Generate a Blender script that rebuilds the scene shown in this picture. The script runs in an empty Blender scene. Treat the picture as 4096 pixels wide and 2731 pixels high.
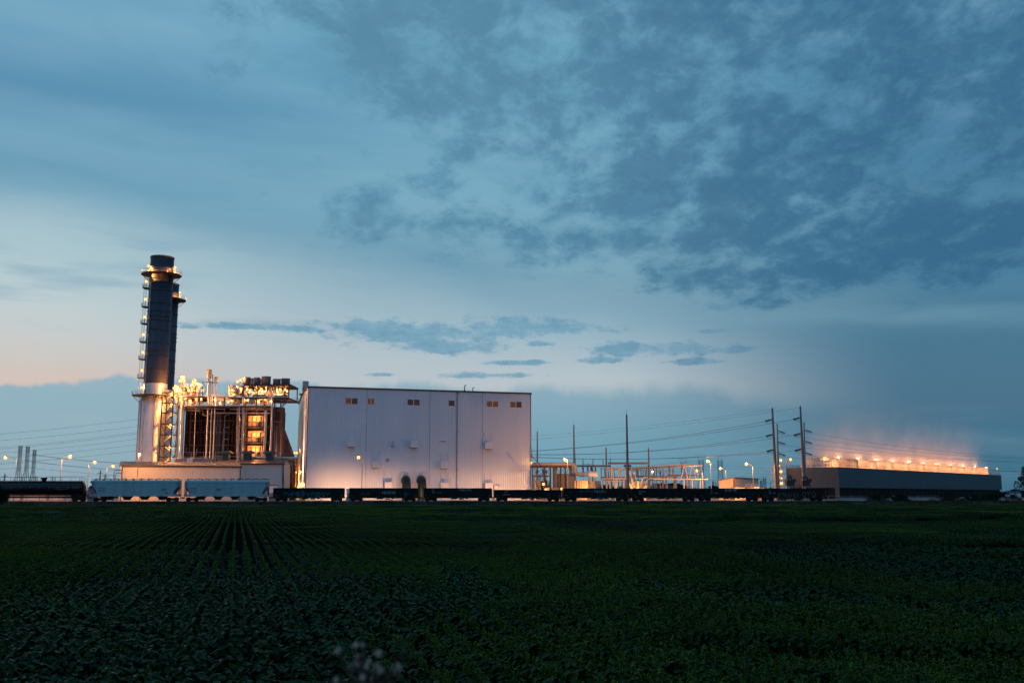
import bpy, math, random
from math import sin, cos, pi, atan, tan, atan2, asin, sqrt, radians, hypot
from mathutils import Vector, Matrix, Euler
from mathutils import noise as mnoise
random.seed(7)
scene = bpy.context.scene
COL = scene.collection
FPX = 3982.2                      # 35 mm lens on a 36 mm frame, in pixels of the 4096 px photograph
EYE = 2.9
PITCH = atan(616.5 / FPX)
GZ = 1.55                         # yard level of the plant, above the field soil

def ray(px, py):
    a = (px - 2048) / FPX; b = (1365.5 - py) / FPX
    return Vector((a, cos(PITCH) - b * sin(PITCH), sin(PITCH) + b * cos(PITCH)))
def P(px, py, Y):                 # survey helper: where a sight line meets the depth Y
    d = ray(px, py); s = Y / d.y
    return Vector((d.x * s, Y, EYE + d.z * s))
def PX(px, py, Y): return P(px, py, Y).x
def PZ(px, py, Y): return P(px, py, Y).z
def AE(px, py):
    d = ray(px, py).normalized()
    return atan2(d.x, d.y), asin(d.z)
def srgb(r, g, b):
    f = lambda c: (c / 255 / 12.92) if c <= 10 else ((c / 255 + .055) / 1.055) ** 2.4
    return (f(r), f(g), f(b), 1.0)

# ---------------------------------------------------------------- node maths
class N:
    def __init__(s, nt, sock): s.nt = nt; s.k = sock
    def _m(s, op, *o, clamp=False):
        n = s.nt.nodes.new('ShaderNodeMath'); n.operation = op; n.use_clamp = clamp
        for i, v in enumerate((s,) + o):
            if isinstance(v, N): s.nt.links.new(v.k, n.inputs[i])
            else: n.inputs[i].default_value = v
        return N(s.nt, n.outputs[0])
    def __add__(s, o): return s._m('ADD', o)
    def __radd__(s, o): return s._m('ADD', o)
    def __sub__(s, o): return s._m('SUBTRACT', o)
    def __rsub__(s, o): return s._m('MULTIPLY', -1.0)._m('ADD', o)
    def __mul__(s, o): return s._m('MULTIPLY', o)
    def __rmul__(s, o): return s._m('MULTIPLY', o)
    def __truediv__(s, o): return s._m('DIVIDE', o)
    def pow(s, o): return s._m('POWER', o)
    def max(s, o): return s._m('MAXIMUM', o)
    def min(s, o): return s._m('MINIMUM', o)
    def clamp(s): return s._m('ADD', 0.0, clamp=True)
    def smooth(s, a, b, lo=0.0, hi=1.0):
        n = s.nt.nodes.new('ShaderNodeMapRange'); n.interpolation_type = 'SMOOTHSTEP'
        s.nt.links.new(s.k, n.inputs[0])
        for i, v in enumerate((a, b, lo, hi)):
            if isinstance(v, N): s.nt.links.new(v.k, n.inputs[i + 1])
            else: n.inputs[i + 1].default_value = v
        return N(s.nt, n.outputs[0])
    def ramp(s, stops, interp='LINEAR'):
        n = s.nt.nodes.new('ShaderNodeValToRGB'); cr = n.color_ramp; cr.interpolation = interp
        stops = sorted(stops, key=lambda q: q[0])
        while len(cr.elements) > 1: cr.elements.remove(cr.elements[-1])
        for i, (p, c) in enumerate(stops):
            e = cr.elements[0] if i == 0 else cr.elements.new(min(max(p, 0), 1))
            e.position = min(max(p, 0), 1)
            e.color = c if not isinstance(c, (int, float)) else (c, c, c, 1)
        s.nt.links.new(s.k, n.inputs[0])
        return N(s.nt, n.outputs[0])
def nmix(nt, f, a, b, mode='MIX'):
    n = nt.nodes.new('ShaderNodeMix'); n.data_type = 'RGBA'; n.blend_type = mode
    for i, v in ((0, f), (6, a), (7, b)):
        if isinstance(v, N): nt.links.new(v.k, n.inputs[i])
        else: n.inputs[i].default_value = v
    return N(nt, n.outputs[2])
def nnoise(nt, vec, scale, detail=4, rough=.55, dist=0.0, lac=2.0):
    n = nt.nodes.new('ShaderNodeTexNoise'); n.inputs['Scale'].default_value = scale
    n.inputs['Detail'].default_value = detail; n.inputs['Roughness'].default_value = rough
    n.inputs['Lacunarity'].default_value = lac
    n.inputs['Distortion'].default_value = dist
    if vec is not None: nt.links.new(vec.k, n.inputs['Vector'])
    return N(nt, n.outputs[0])
def ncomb(nt, x, y, z):
    n = nt.nodes.new('ShaderNodeCombineXYZ')
    for i, v in enumerate((x, y, z)):
        if isinstance(v, N): nt.links.new(v.k, n.inputs[i])
        else: n.inputs[i].default_value = v
    return N(nt, n.outputs[0])
def nsep(nt, v):
    n = nt.nodes.new('ShaderNodeSeparateXYZ'); nt.links.new(v.k, n.inputs[0])
    return [N(nt, n.outputs[i]) for i in range(3)]
# ---------------------------------------------------------------- mesh builder
def frame_of(d):
    d = Vector(d).normalized()
    up = Vector((0, 0, 1)) if abs(d.z) < .95 else Vector((1, 0, 0))
    u = d.cross(up).normalized(); v = u.cross(d).normalized()
    return d, u, v
class MB:
    def __init__(s): s.v = []; s.f = []; s.sm = []; s.mi = []; s.cur = 0
    def add(s, vs, fs, smooth=False):
        o = len(s.v); s.v.extend([tuple(p) for p in vs])
        for f in fs: s.f.append([i + o for i in f]); s.sm.append(smooth); s.mi.append(s.cur)
        return s
    def box(s, x0, x1, y0, y1, z0, z1):
        if x0 > x1: x0, x1 = x1, x0
        if y0 > y1: y0, y1 = y1, y0
        if z0 > z1: z0, z1 = z1, z0
        return s.add([(x0, y0, z0), (x1, y0, z0), (x1, y1, z0), (x0, y1, z0), (x0, y0, z1), (x1, y0, z1), (x1, y1, z1), (x0, y1, z1)],
                     [(0, 3, 2, 1), (4, 5, 6, 7), (0, 1, 5, 4), (1, 2, 6, 5), (2, 3, 7, 6), (3, 0, 4, 7)])
    def cbox(s, c, sx, sy, sz): return s.box(c[0] - sx / 2, c[0] + sx / 2, c[1] - sy / 2, c[1] + sy / 2, c[2] - sz / 2, c[2] + sz / 2)
    def beam(s, p, q, w, h=None):
        p = Vector(p); q = Vector(q); h = h or w
        d, u, v = frame_of(q - p); u = u * w / 2; v = v * h / 2
        vs = [p - u - v, p + u - v, p + u + v, p - u + v, q - u - v, q + u - v, q + u + v, q - u + v]
        return s.add(vs, [(0, 3, 2, 1), (4, 5, 6, 7), (0, 1, 5, 4), (1, 2, 6, 5), (2, 3, 7, 6), (3, 0, 4, 7)])
    def tube(s, p, q, r, n=8, r2=None, caps=True):
        return s.path([p, q], [r, r if r2 is None else r2], n, caps)
    def path(s, pts, r, n=8, caps=True):
        pts = [Vector(p) for p in pts]; rs = r if isinstance(r, (list, tuple)) else [r] * len(pts)
        vs = []; fs = []; m = len(pts); u = None
        for i, p in enumerate(pts):
            t = (pts[min(i + 1, m - 1)] - pts[max(i - 1, 0)])
            d, uu, vv = frame_of(t)
            if u is not None:
                uu = (u - d * u.dot(d));
                if uu.length < 1e-6: uu = frame_of(t)[1]
                uu.normalize(); vv = uu.cross(d).normalized()
            u = uu
            for k in range(n):
                a = 2 * pi * k / n
                vs.append(p + (uu * cos(a) + vv * sin(a)) * rs[i])
        for i in range(m - 1):
            for k in range(n):
                k2 = (k + 1) % n
                fs.append((i * n + k, (i + 1) * n + k, (i + 1) * n + k2, i * n + k2))
        s.add(vs, fs, n > 5)
        if caps: s.add(vs[:n], [tuple(range(n))]); s.add(vs[-n:], [tuple(range(n))[::-1]])
        return s
    def lathe(s, prof, c=(0, 0, 0), n=24, smooth=True, a0=0, a1=2 * pi):
        full = abs(a1 - a0 - 2 * pi) < 1e-6; m = n if full else n + 1
        vs = []
        for r, z in prof:
            for k in range(m):
                a = a0 + (a1 - a0) * k / n
                vs.append((c[0] + r * cos(a), c[1] + r * sin(a), c[2] + z))
        fs = []
        for i in range(len(prof) - 1):
            for k in range(n):
                k2 = (k + 1) % m
                fs.append((i * m + k, i * m + k2, (i + 1) * m + k2, (i + 1) * m + k))
        return s.add(vs, fs, smooth)
    def ball(s, c, r, n=10, sx=1, sy=1, sz=1):
        prof = [(sin(pi * i / n), -cos(pi * i / n)) for i in range(n + 1)]
        o = len(s.v); s.lathe([(max(a, 1e-4) * r, b * r) for a, b in prof], (0, 0, 0), n + 4)
        for i in range(o, len(s.v)):
            x, y, z = s.v[i]; s.v[i] = (c[0] + x * sx, c[1] + y * sy, c[2] + z * sz)
        return s
    def prism(s, poly, axis, a, b):      # poly in the plane across `axis`, extruded from a to b
        def mk(p, t):
            if axis == 'x': return (t, p[0], p[1])
            if axis == 'y': return (p[0], t, p[1])
            return (p[0], p[1], t)
        n = len(poly); vs = [mk(p, a) for p in poly] + [mk(p, b) for p in poly]
        fs = [tuple(range(n)), tuple(range(n, 2 * n))[::-1]] + [(i, i + n, (i + 1) % n + n, (i + 1) % n) for i in range(n)]
        return s.add(vs, fs)
    def rail(s, pts, h=1.1, post=2.0, r=.05, closed=False):
        pts = [Vector(p) for p in pts]
        if closed: pts = pts + [pts[0]]
        for p, q in zip(pts, pts[1:]):
            L = (q - p).length; k = max(1, int(round(L / post)))
            for zz in (h, h * .55): s.beam(p + Vector((0, 0, zz)), q + Vector((0, 0, zz)), r * 1.6)
            s.beam(p + Vector((0, 0, .08)), q + Vector((0, 0, .08)), .03, .12)
            for i in range(k + 1):
                c = p.lerp(q, i / k); s.beam(c, c + Vector((0, 0, h)), r * 1.6)
        return s
    def build(s, name, mat, parent=None, local=False):
        me = bpy.data.meshes.new(name)
        vs = s.v
        if parent is not None and not local:
            inv = MATS[parent.name].inverted(); vs = [tuple(inv @ Vector(p)) for p in vs]
        me.from_pydata(vs, [], s.f); 
        me.polygons.foreach_set('use_smooth', s.sm)
        mats = mat if isinstance(mat, (list, tuple)) else [mat]
        for m in mats: me.materials.append(m)
        if len(mats) > 1: me.polygons.foreach_set('material_index', s.mi)
        me.update()
        o = bpy.data.objects.new(name, me); COL.objects.link(o)
        if parent is not None: o.parent = parent; MATS[o.name] = MATS[parent.name]
        else: MATS[o.name] = Matrix.Identity(4)
        return o
MATS = {}
def tag(o, label=None, cat=None, group=None, kind=None):
    if label: o['label'] = label
    if cat: o['category'] = cat
    if group: o['group'] = group
    if kind: o['kind'] = kind
    return o
def thing(name, label, cat, loc, rz=0, group=None):
    o = bpy.data.objects.new(name, None); COL.objects.link(o); o.empty_display_size = .2
    o.location = loc; o.rotation_euler = (0, 0, rz)
    MATS[o.name] = Matrix.Translation(Vector(loc)) @ Matrix.Rotation(rz, 4, 'Z')
    return tag(o, label, cat, group)
def copy_tree(o, parent=None):
    c = o.copy(); COL.objects.link(c)
    if parent is not None: c.parent = parent
    for ch in list(o.children): copy_tree(ch, c)
    return c
def place(o, loc, rz=None, label=None, sc=None):
    o.location = loc
    if rz is not None: o.rotation_euler = (0, 0, rz)
    if sc is not None: o.scale = (sc, sc, sc) if not isinstance(sc, tuple) else sc
    if label: o['label'] = label
    return o
def textmesh(txt, size, mat, name, parent, M, depth=.01, font_w=1.0):
    cu = bpy.data.curves.new('t', 'FONT'); cu.body = txt; cu.size = size; cu.extrude = depth; cu.align_x = 'CENTER'; cu.align_y = 'CENTER'
    cu.resolution_u = 2; cu.space_character = 1.1
    to = bpy.data.objects.new('t', cu); COL.objects.link(to)
    dg = bpy.context.evaluated_depsgraph_get(); dg.update()
    me = bpy.data.meshes.new_from_object(to.evaluated_get(dg)); bpy.data.objects.remove(to)
    me.name = name
    for v in me.vertices: v.co = M @ Vector((v.co.x * font_w, v.co.y, v.co.z))
    me.materials.clear(); me.materials.append(mat)
    o = bpy.data.objects.new(name, me); COL.objects.link(o); o.parent = parent; MATS[o.name] = MATS[parent.name]
    return o
TXY = Matrix.Rotation(pi / 2, 4, 'X')     # text plane -> facing -y
# ---------------------------------------------------------------- materials
MT = {}
def mat(name, col, rough=.6, metal=0.0, var=.25, scale=1.5, bump=0.0, spec=.5, streak=False, ribs=None, col2=None, emis=None, es=0):
    m = bpy.data.materials.new(name); m.use_nodes = True; nt = m.node_tree
    b = nt.nodes['Principled BSDF']
    b.inputs['Roughness'].default_value = rough; b.inputs['Metallic'].default_value = metal
    b.inputs['Specular IOR Level'].default_value = spec
    tc = nt.nodes.new('ShaderNodeTexCoord'); O = N(nt, tc.outputs['Object'])
    vec = O
    if streak:
        x, y, z = nsep(nt, O); vec = ncomb(nt, x, y, z * .12)
    nz = nnoise(nt, vec, scale, 4, .6)
    c1 = tuple(c * (1 - var) for c in col[:3]) + (1,); c2 = tuple(min(1, c * (1 + var)) for c in col[:3]) + (1,)
    if col2: c2 = col2
    C = nmix(nt, nz.smooth(.3, .7), c1, c2)
    nt.links.new(C.k, b.inputs['Base Color'])
    if var > 0: nt.links.new((nz * .3 + (rough - .15)).k, b.inputs['Roughness'])
    h = None
    if ribs:                              # (axis, period, depth)
        x, y, z = nsep(nt, O); ax = {'x': x, 'y': y, 'z': z}[ribs[0]]
        t = (ax / ribs[1])._m('FRACT'); h = (t - .5)._m('ABSOLUTE').smooth(.16, .26) * ribs[2]
    if bump: h = (nz * bump) if h is None else h + nz * bump
    if h is not None:
        bp = nt.nodes.new('ShaderNodeBump'); bp.inputs['Strength'].default_value = 1; bp.inputs['Distance'].default_value = 1
        nt.links.new(h.k, bp.inputs['Height']); nt.links.new(bp.outputs[0], b.inputs['Normal'])
    if emis: b.inputs['Emission Color'].default_value = emis; b.inputs['Emission Strength'].default_value = es
    MT[name] = m; return m
def emat(name, col, s):
    m = bpy.data.materials.new(name); m.use_nodes = True; nt = m.node_tree; nt.nodes.clear()
    o = nt.nodes.new('ShaderNodeOutputMaterial'); e = nt.nodes.new('ShaderNodeEmission')
    e.inputs[0].default_value = col; e.inputs[1].default_value = s; nt.links.new(e.outputs[0], o.inputs[0])
    MT[name] = m; return m
mat('galv', (.42, .42, .43), .45, .6, .2)
mat('steel_dark', (.07, .065, .075), .55, .3, .3)
mat('steel_grey', (.26, .26, .28), .55, .3, .2)
mat('steel_rust', (.085, .052, .05), .75, .0, .35, spec=.2)
mat('silver', (.60, .56, .52), .36, .6, .15, 2.5)
mat('silver_clad', (.66, .66, .68), .36, .55, .10, 1.2, streak=True)
mat('stack_paint', (.085, .078, .10), .6, .1, .15, .5, streak=True)
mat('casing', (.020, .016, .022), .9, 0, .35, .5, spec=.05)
mat('white_paint', (.72, .72, .72), .5, 0, .06)
mat('silencer', (.40, .40, .44), .5, .2, .12, 1, streak=True)
mat('siding', (.66, .73, .83), .5, .05, .05, .12, ribs=('x', .74, .030), streak=True)
mat('siding_end', (.80, .81, .84), .4, .1, .05, .12, ribs=('y', .345, .022), streak=True)
mat('shed_siding', (.70, .67, .64), .5, .1, .05, .25, ribs=('x', .45, .045))
mat('shed_roof', (.20, .15, .13), .45, .3, .15, .6, ribs=('x', .9, .05))
mat('trim_dark', (.06, .06, .075), .5, .2, .2)
mat('vent_green', (.02, .06, .07), .55, .1, .2)
mat('duct_green', (.006, .020, .014), .45, .1, .2)
mat('concrete', (.36, .34, .31), .8, 0, .15, .6, bump=.01)
mat('hood', (.78, .78, .80), .5, 0, .05)
mat('tower_wall', (.10, .115, .13), .7, 0, .12, .25, ribs=('z', .55, .10))
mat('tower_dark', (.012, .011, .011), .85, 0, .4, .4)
mat('fan_stack', (.78, .72, .62), .6, 0, .12, .5)
mat('fan_grey', (.34, .35, .36), .6, 0, .12, .5)
mat('car_black', (.010, .010, .011), .7, 0, .5, 1.2, spec=.3)
mat('car_brown', (.03, .014, .012), .75, 0, .5, 1.2, spec=.3)
mat('hopper_paint', (.40, .50, .53), .55, .0, .10, .6, streak=True)
mat('hopper_end', (.12, .15, .17), .6)
mat('truck_steel', (.012, .011, .010), .7, .2, .4)
mat('lettering_white', (.42, .46, .48), .6, 0, .2)
mat('lettering_dark', (.02, .025, .03), .6, 0, .2)
mat('lettering_faint', (.10, .11, .12), .7, 0, .3)
mat('yellow_tape', (.30, .17, .02), .5)
mat('graffiti_teal', (.04, .20, .22), .6, 0, .4, 2)
mat('ballast', (.022, .021, .017), .9, 0, .4, 6, bump=.05)
mat('rail_steel', (.14, .10, .09), .4, .7)
mat('wood_tie', (.05, .04, .03), .9)
mat('yard_gravel', (.20, .185, .165), .9, 0, .25, 1.2, bump=.03)
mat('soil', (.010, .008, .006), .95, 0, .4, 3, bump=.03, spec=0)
mat('pole_steel', (.20, .19, .20), .55, .3, .15, .4, streak=True)
mat('lattice', (.018, .018, .02), .6, .3, .2)
mat('cable', (.02, .02, .022), .6)
mat('insulator', (.13, .11, .115), .4, 0, .1)
mat('porcelain', (.45, .42, .38), .35, 0, .1)
mat('bus_tube', (.52, .47, .42), .45, .2, .1)
mat('cone_cream', (.55, .46, .30), .5, 0, .1)
mat('transformer', (.36, .35, .34), .5, .1, .1)
mat('bark', (.05, .04, .03), .9)
mat('window_frame', (.12, .12, .13), .5)

def lensmat(name, col, e, tc_=(1, 1, 1, 1)):
    m = bpy.data.materials.new(name); m.use_nodes = True; nt = m.node_tree; nt.nodes.clear()
    o = nt.nodes.new('ShaderNodeOutputMaterial'); em = nt.nodes.new('ShaderNodeEmission'); tr = nt.nodes.new('ShaderNodeBsdfTransparent'); ad = nt.nodes.new('ShaderNodeAddShader')
    em.inputs[0].default_value = col; em.inputs[1].default_value = e; tr.inputs[0].default_value = tc_
    nt.links.new(em.outputs[0], ad.inputs[0]); nt.links.new(tr.outputs[0], ad.inputs[1]); nt.links.new(ad.outputs[0], o.inputs[0])
    m.cycles.emission_sampling = 'NONE'; MT[name] = m
lensmat('lamp_glow', (1.0, .42, .08, 1), 1.1, (.5, .38, .26, 1))          # oversized bowl, its orange emission imitating a glare halo; the lamp proper is the point light inside it
lensmat('lamp_glow_small', (1.0, .42, .08, 1), 1.1, (.5, .38, .26, 1))
lensmat('lamp_core', (1.0, .62, .26, 1), 5.0)
WS = 2.1
def bulb(par, p, w, local=False, col=(1, .47, .16)):
    l = bpy.data.lights.new('bulb', 'POINT'); l.energy = w * WS; l.color = col; l.shadow_soft_size = 0.0
    o = bpy.data.objects.new('bulb', l); COL.objects.link(o); o.parent = par
    o.location = p if local else MATS[par.name].inverted() @ Vector(p)
    return o
# ---------------------------------------------------------------- ground sheets, laid parallel to the railway
TH = atan(.125); TY = 246.0
tdir = Vector((cos(TH), sin(TH), 0)); tnor = Vector((-sin(TH), cos(TH), 0)); TB = Vector((0, TY, 0))
def trk(x, off=0.0, z=0.0):
    """point beside the near side line of the train, at world x"""
    p = Vector((x, TY + .125 * x, z)) + tnor * off; return p
def rx(px): r = (px - 2048) / FPX; return TY * r / (1 - .125 * r)   # x where a sight line crosses the train's near side
RAILZ = 1.6
def strip(name, prof, m, t0=-1800, t1=2200, nt_=60, wob=0.0):
    b = MB(); vs = []
    for i in range(nt_ + 1):
        t = t0 + (t1 - t0) * i / nt_
        for o, z in prof:
            p = TB + tdir * t + tnor * o
            vs.append((p.x, p.y, z))
    k = len(prof)
    b.add(vs, [(i * k + j, (i + 1) * k + j, (i + 1) * k + j + 1, i * k + j + 1) for i in range(nt_) for j in range(k - 1)])
    o = b.build(name, m); tag(o, kind='structure'); return o
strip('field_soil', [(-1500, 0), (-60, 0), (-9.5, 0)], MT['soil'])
strip('railway_embankment', [(-9.5, 0), (-6.5, .55), (-3.5, 1.05), (-1.2, 1.33), (4.0, 1.33), (6.0, 1.25), (9, 1.35)], MT['ballast'])
strip('plant_yard', [(9, 1.35), (16, GZ), (330, GZ)], MT['yard_gravel'])
mat('meadow', (.035, .05, .022), .95, 0, .5, .05)
strip('far_meadow', [(330, GZ), (900, GZ - .2), (6500, GZ - 1.5)], MT['meadow'], -4500, 5000)
rt = tag(thing('railway_track', None, None, trk(0, 1.5, 0), TH), kind='structure')
b = MB(); L = 150
for s in (-.72, .72):
    b2 = MB().box(-L, L, s - .035, s + .035, RAILZ - .15, RAILZ); b2.build('rail', MT['rail_steel'], rt, True)
for i in range(int(2 * L / .6)): b.box(-L + i * .6, -L + i * .6 + .24, -1.3, 1.3, 1.31, RAILZ - .152)
b.build('sleepers', MT['wood_tie'], rt, True)

# ---------------------------------------------------------------- rolling stock (local frame: x along, -y towards the field, z = 0 rail top)
def bogie(par, xc):
    f = MB()
    for s in (-1, 1):
        y = s * 1.08
        f.prism([(xc - 1.35, .35), (xc - 1.1, .62), (xc - .45, .78), (xc + .45, .78), (xc + 1.1, .62), (xc + 1.35, .35), (xc + .95, .30), (xc + .35, .22), (xc - .35, .22), (xc - .95, .30)], 'y', y - .09, y + .09)
        for k in (-.2, 0, .2): f.tube((xc + k, y - s * .12, .28), (xc + k, y - s * .12, .6), .07, 8)
    f.box(xc - .22, xc + .22, -1.0, 1.0, .32, .62)
    o = f.build('bogie', MT['truck_steel'], par, True)
    for w in (-.89, .89):
        g = MB(); g.tube((xc + w, -.95, .46), (xc + w, .95, .46), .08, 8)
        for s in (-.72, .72):
            g.tube((xc + w, s - .06, .46), (xc + w, s + .06, .46), .46, 20)
            g.tube((xc + w, s - .09 * (1 if s > 0 else -1), .46), (xc + w, s - .04 * (1 if s > 0 else -1), .46), .5, 20)
        for s in (-1.1, 1.1): g.tube((xc + w, s - .1, .46), (xc + w, s + .1, .46), .16, 10)
        g.build('wheel_set', MT['truck_steel'], o, True)
def coupler(par, x, s):
    c = MB(); c.box(x, x + s * .55, -.12, .12, .72, .95); c.box(x + s * .45, x + s * .75, -.2, .16, .66, 1.0)
    c.path([(x + s * .1, -.5, .8), (x + s * .3, -.5, .45), (x + s * .55, -.45, .28), (x + s * .8, -.4, .33)], .03, 6)
    c.build('coupler', MT['truck_steel'], par, True)
def ladder(par, x, z0, z1, y=-1.52, w=.42, n=None, m='car_black'):
    l = MB()
    for s in (-w / 2, w / 2): l.beam((x + s, y - .04, z0), (x + s, y - .04, z1), .04)
    k = int((z1 - z0) / .35)
    for i in range(k + 1): l.beam((x - w / 2, y - .05, z0 + i * .35), (x + w / 2, y - .05, z0 + i * .35), .035)
    l.build('ladder', MT[m], par, True)
def text_on(par, txt, size, x, z, y, m='lettering_white', name='lettering', w=1.0):
    return textmesh(txt, size, MT[m], name, par, Matrix.Translation((x, y, z)) @ TXY, .004, w)

def gondola(pa, pb, label, m='car_black', texts=(), top=3.12, plate=None):
    xa, xb = rx(pa), rx(pb); L = (xb - xa) / cos(TH) - .25; xc = (xa + xb) / 2
    c = trk(xc, 1.5, RAILZ); t = thing('gondola_car', label, 'rail wagon', c, TH, 'freight wagons standing along the field')
    h = L / 2; y = 1.5; bz = .95
    b = MB()
    b.box(-h, h, -y, -y + .06, bz, top); b.box(-h, h, y - .06, y, bz, top)
    b.box(-h, -h + .06, -y + .06, y - .06, bz, top - .05); b.box(h - .06, h, -y + .06, y - .06, bz, top - .05)
    b.box(-h + .06, h - .06, -y + .06, y - .06, bz, bz + .12)
    bodymb = b
    q = MB()
    q.box(-h, h, -y - .09, -y - .002, top - .16, top + .012); q.box(-h, h, y + .002, y + .09, top - .16, top + .012)
    q.build('top_rail', MT[m], t, True)
    q = MB(); q.box(-h, h, -y - .07, -y - .002, bz - .22, bz + .06); q.box(-h, h, y + .002, y + .07, bz - .22, bz + .06)
    q.box(-h + .1, h - .1, -.35, .35, .72, bz - .01); q.build('side_sill', MT[m], t, True)
    q = MB(); n = 13
    for i in range(1, n):
        x = -h + L * i / n
        for s in (-1, 1): q.box(x - .07, x + .07, s * (y + .003), s * (y + .10), bz + .062, top - .162)
    bodymb.add(q.v, q.f); bodymb.build('body', MT[m], t, True)
    for s in (-1, 1):
        bogie(t, s * (h - 1.85)); coupler(t, s * h, s); ladder(t, s * (h - .32), .5, top - .2, -1.56, m=m)
    q = MB()     # brake gear under the floor
    q.box(-1.4, -.2, -.8, -.2, .5, .72); q.tube((.4, -.5, .55), (1.5, -.5, .55), .16, 10); q.beam((-2.5, -.6, .62), (3, -.6, .62), .05)
    q.prism([(-1.7, .72), (-1.2, .72), (-1.35, .38), (-1.5, .38)], 'y', -1.3, -.9); q.prism([(1.9, .72), (2.6, .72), (2.4, .5), (2.0, .5)], 'y', -1.3, -1)
    q.build('brake_gear', MT['truck_steel'], t, True)
    q = MB()
    for k in (-.88, -.52, -.2, .05, .33, .62, .9): q.box(h * k - .28, h * k + .28, -y - .078, -y - .072, bz - .12, bz - .02)
    for k in (-.93, .93): q.box(h * k - .28, h * k + .28, -y - .012, -y - .004, bz + .35, bz + .5)
    q.build('reflector_tape', MT['yellow_tape'], t, True)
    for a in texts: text_on(t, a[0], a[1], h * a[2], a[3], -y - .012 if len(a) < 6 else a[5], a[4] if len(a) > 4 else 'lettering_white', 'lettering')
    if plate: q = MB().box(h * plate[0] - .5, h * plate[0] + .5, -y - .012, -y - .004, 1.35, 2.3); q.build('placard', MT[plate[1]], t, True)
    return t
HM = [('HERMS', 1.0, .10, 2.3, 'lettering_white')]
g1 = gondola(1101, 1387, 'black gondola wagon with teal graffiti, coupled behind the second pale hopper wagon', texts=[('R S', .4, -.86, 2.5, 'lettering_faint')])
g2 = gondola(1402, 1678, 'black gondola wagon below the wall lamp, with a pale word and a blue patch', texts=[('HERMS', 1.0, .15, 2.0, 'lettering_white'), ('HOR', .9, -.52, 1.75, 'lettering_faint'), ('BLT', .35, .72, 1.7, 'lettering_faint')])
mat('blue_patch', (.01, .05, .09), .6); MB().prism([(4.95, 1.35), (5.4, 1.2), (5.95, 1.5), (6.0, 2.1), (5.1, 2.15), (4.8, 1.8)], 'y', -1.514, -1.506).build('painted_patch', MT['blue_patch'], g2, True)
g3 = gondola(1697, 1971, 'black gondola wagon numbered 197 715 in front of the green duct elbows', texts=[('HERMS', .95, .22, 2.72, 'lettering_white'), ('NS', .55, -.72, 2.6, 'lettering_white'), ('197   715', .55, -.63, 2.05, 'lettering_white')])
g4 = gondola(1979, 2246, 'low black gondola wagon in front of the right corner of the big white hall', texts=[('NS', .5, -.68, 2.15, 'lettering_white'), ('005196', .5, -.66, 1.6, 'lettering_white'), ('MTY', .4, .60, 1.4, 'lettering_faint')], top=2.72)
g5 = gondola(2252, 2519, 'black gondola wagon in front of the transformers with cyan scrawled words', texts=[('HERMS', .95, .08, 2.3, 'lettering_white'), ('197   271', .5, -.72, 2.2, 'lettering_faint')])
mat('graffiti_cyan', (.03, .24, .30), .6)
text_on(g5, 'DETH ROW', .62, -2.9, 2.35, -1.514, 'graffiti_cyan', 'graffiti')
g6 = gondola(2521, 2783, 'black gondola wagon numbered 602 in front of the cream cable terminations', texts=[('OWNX', .5, -.70, 2.35, 'lettering_white'), ('602', .5, -.74, 1.8, 'lettering_white'), ('LD LMT', .32, -.66, 1.25, 'lettering_faint')])
g7 = gondola(2786, 3034, 'black gondola wagon in front of the small cream switch house', texts=[('HERMS', .95, .02, 2.6, 'lettering_white'), ('NS', .4, -.60, 2.5, 'lettering_white'), ('117   774', .45, -.52, 1.9, 'lettering_white'), ('SD', .8, .42, 1.7, 'lettering_faint'), ('CO', .4, .66, 1.7, 'lettering_faint')])
g8 = gondola(3037, 3289, 'last wagon at the right end of the train, rusty gondola with white scrawl', 'car_brown', texts=[('NS', .4, -.78, 2.5, 'lettering_white'), ('165   676', .45, -.70, 1.95, 'lettering_white')])
# graffiti : stroke letters
def strokes(par, paths, w, y, m, name='graffiti'):
    q = MB()
    for p in paths:
        for a, c in zip(p, p[1:]):
            a = Vector((a[0], a[1])); c = Vector((c[0], c[1])); d = (c - a).normalized(); n = Vector((-d.y, d.x)) * w / 2; e = d * w * .35
            q.add([(v.x, y, v.y) for v in (a - n - e, c - n + e, c + n + e, a + n - e)], [(0, 1, 2, 3)])
    return q.build(name, MT[m], par, True)
R = random.Random(3); ps = []
def letter(s, x, z, w, h):
    F = {'Y': [[(0, 1), (.5, .5), (1, 1)], [(.5, .5), (.5, 0)]], 'E': [[(1, 1), (0, 1), (0, 0), (1, 0)], [(0, .5), (.8, .5)]], 'R': [[(0, 0), (0, 1), (.9, 1), (.9, .55), (0, .5)], [(.3, .5), (1, 0)]],
         'S': [[(1, .9), (.5, 1), (0, .8), (.2, .55), (.9, .45), (1, .2), (.5, 0), (0, .1)]], 'A': [[(0, 0), (.5, 1), (1, 0)], [(.2, .4), (.8, .4)]], 'O': [[(.5, 1), (0, .7), (0, .3), (.5, 0), (1, .3), (1, .7), (.5, 1)]], 'N': [[(0, 0), (0, 1), (1, 0), (1, 1)]]}
    return [[(x + a * w, z + c * h) for a, c in p] for p in F[s]]
for i, ch in enumerate('YERSY'): ps += letter(ch, -.6 + i * 1.15, 1.0, .85, 1.0)
strokes(g1, ps, .17, -1.512, 'graffiti_teal')
ps = []
for i in range(26):
    x = -5.6 + R.random() * 4.8; z = 1.05 + R.random() * .9; r = .15 + R.random() * .3
    ps.append([(x + cos(a * .9) * r, z + sin(a * .9) * r * 1.2) for a in range(0, 2 + int(R.random() * 5))])
ps = [p for p in ps if len(p) > 1]
strokes(g1, ps, .1, -1.516, 'graffiti_teal')
ps = []
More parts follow.
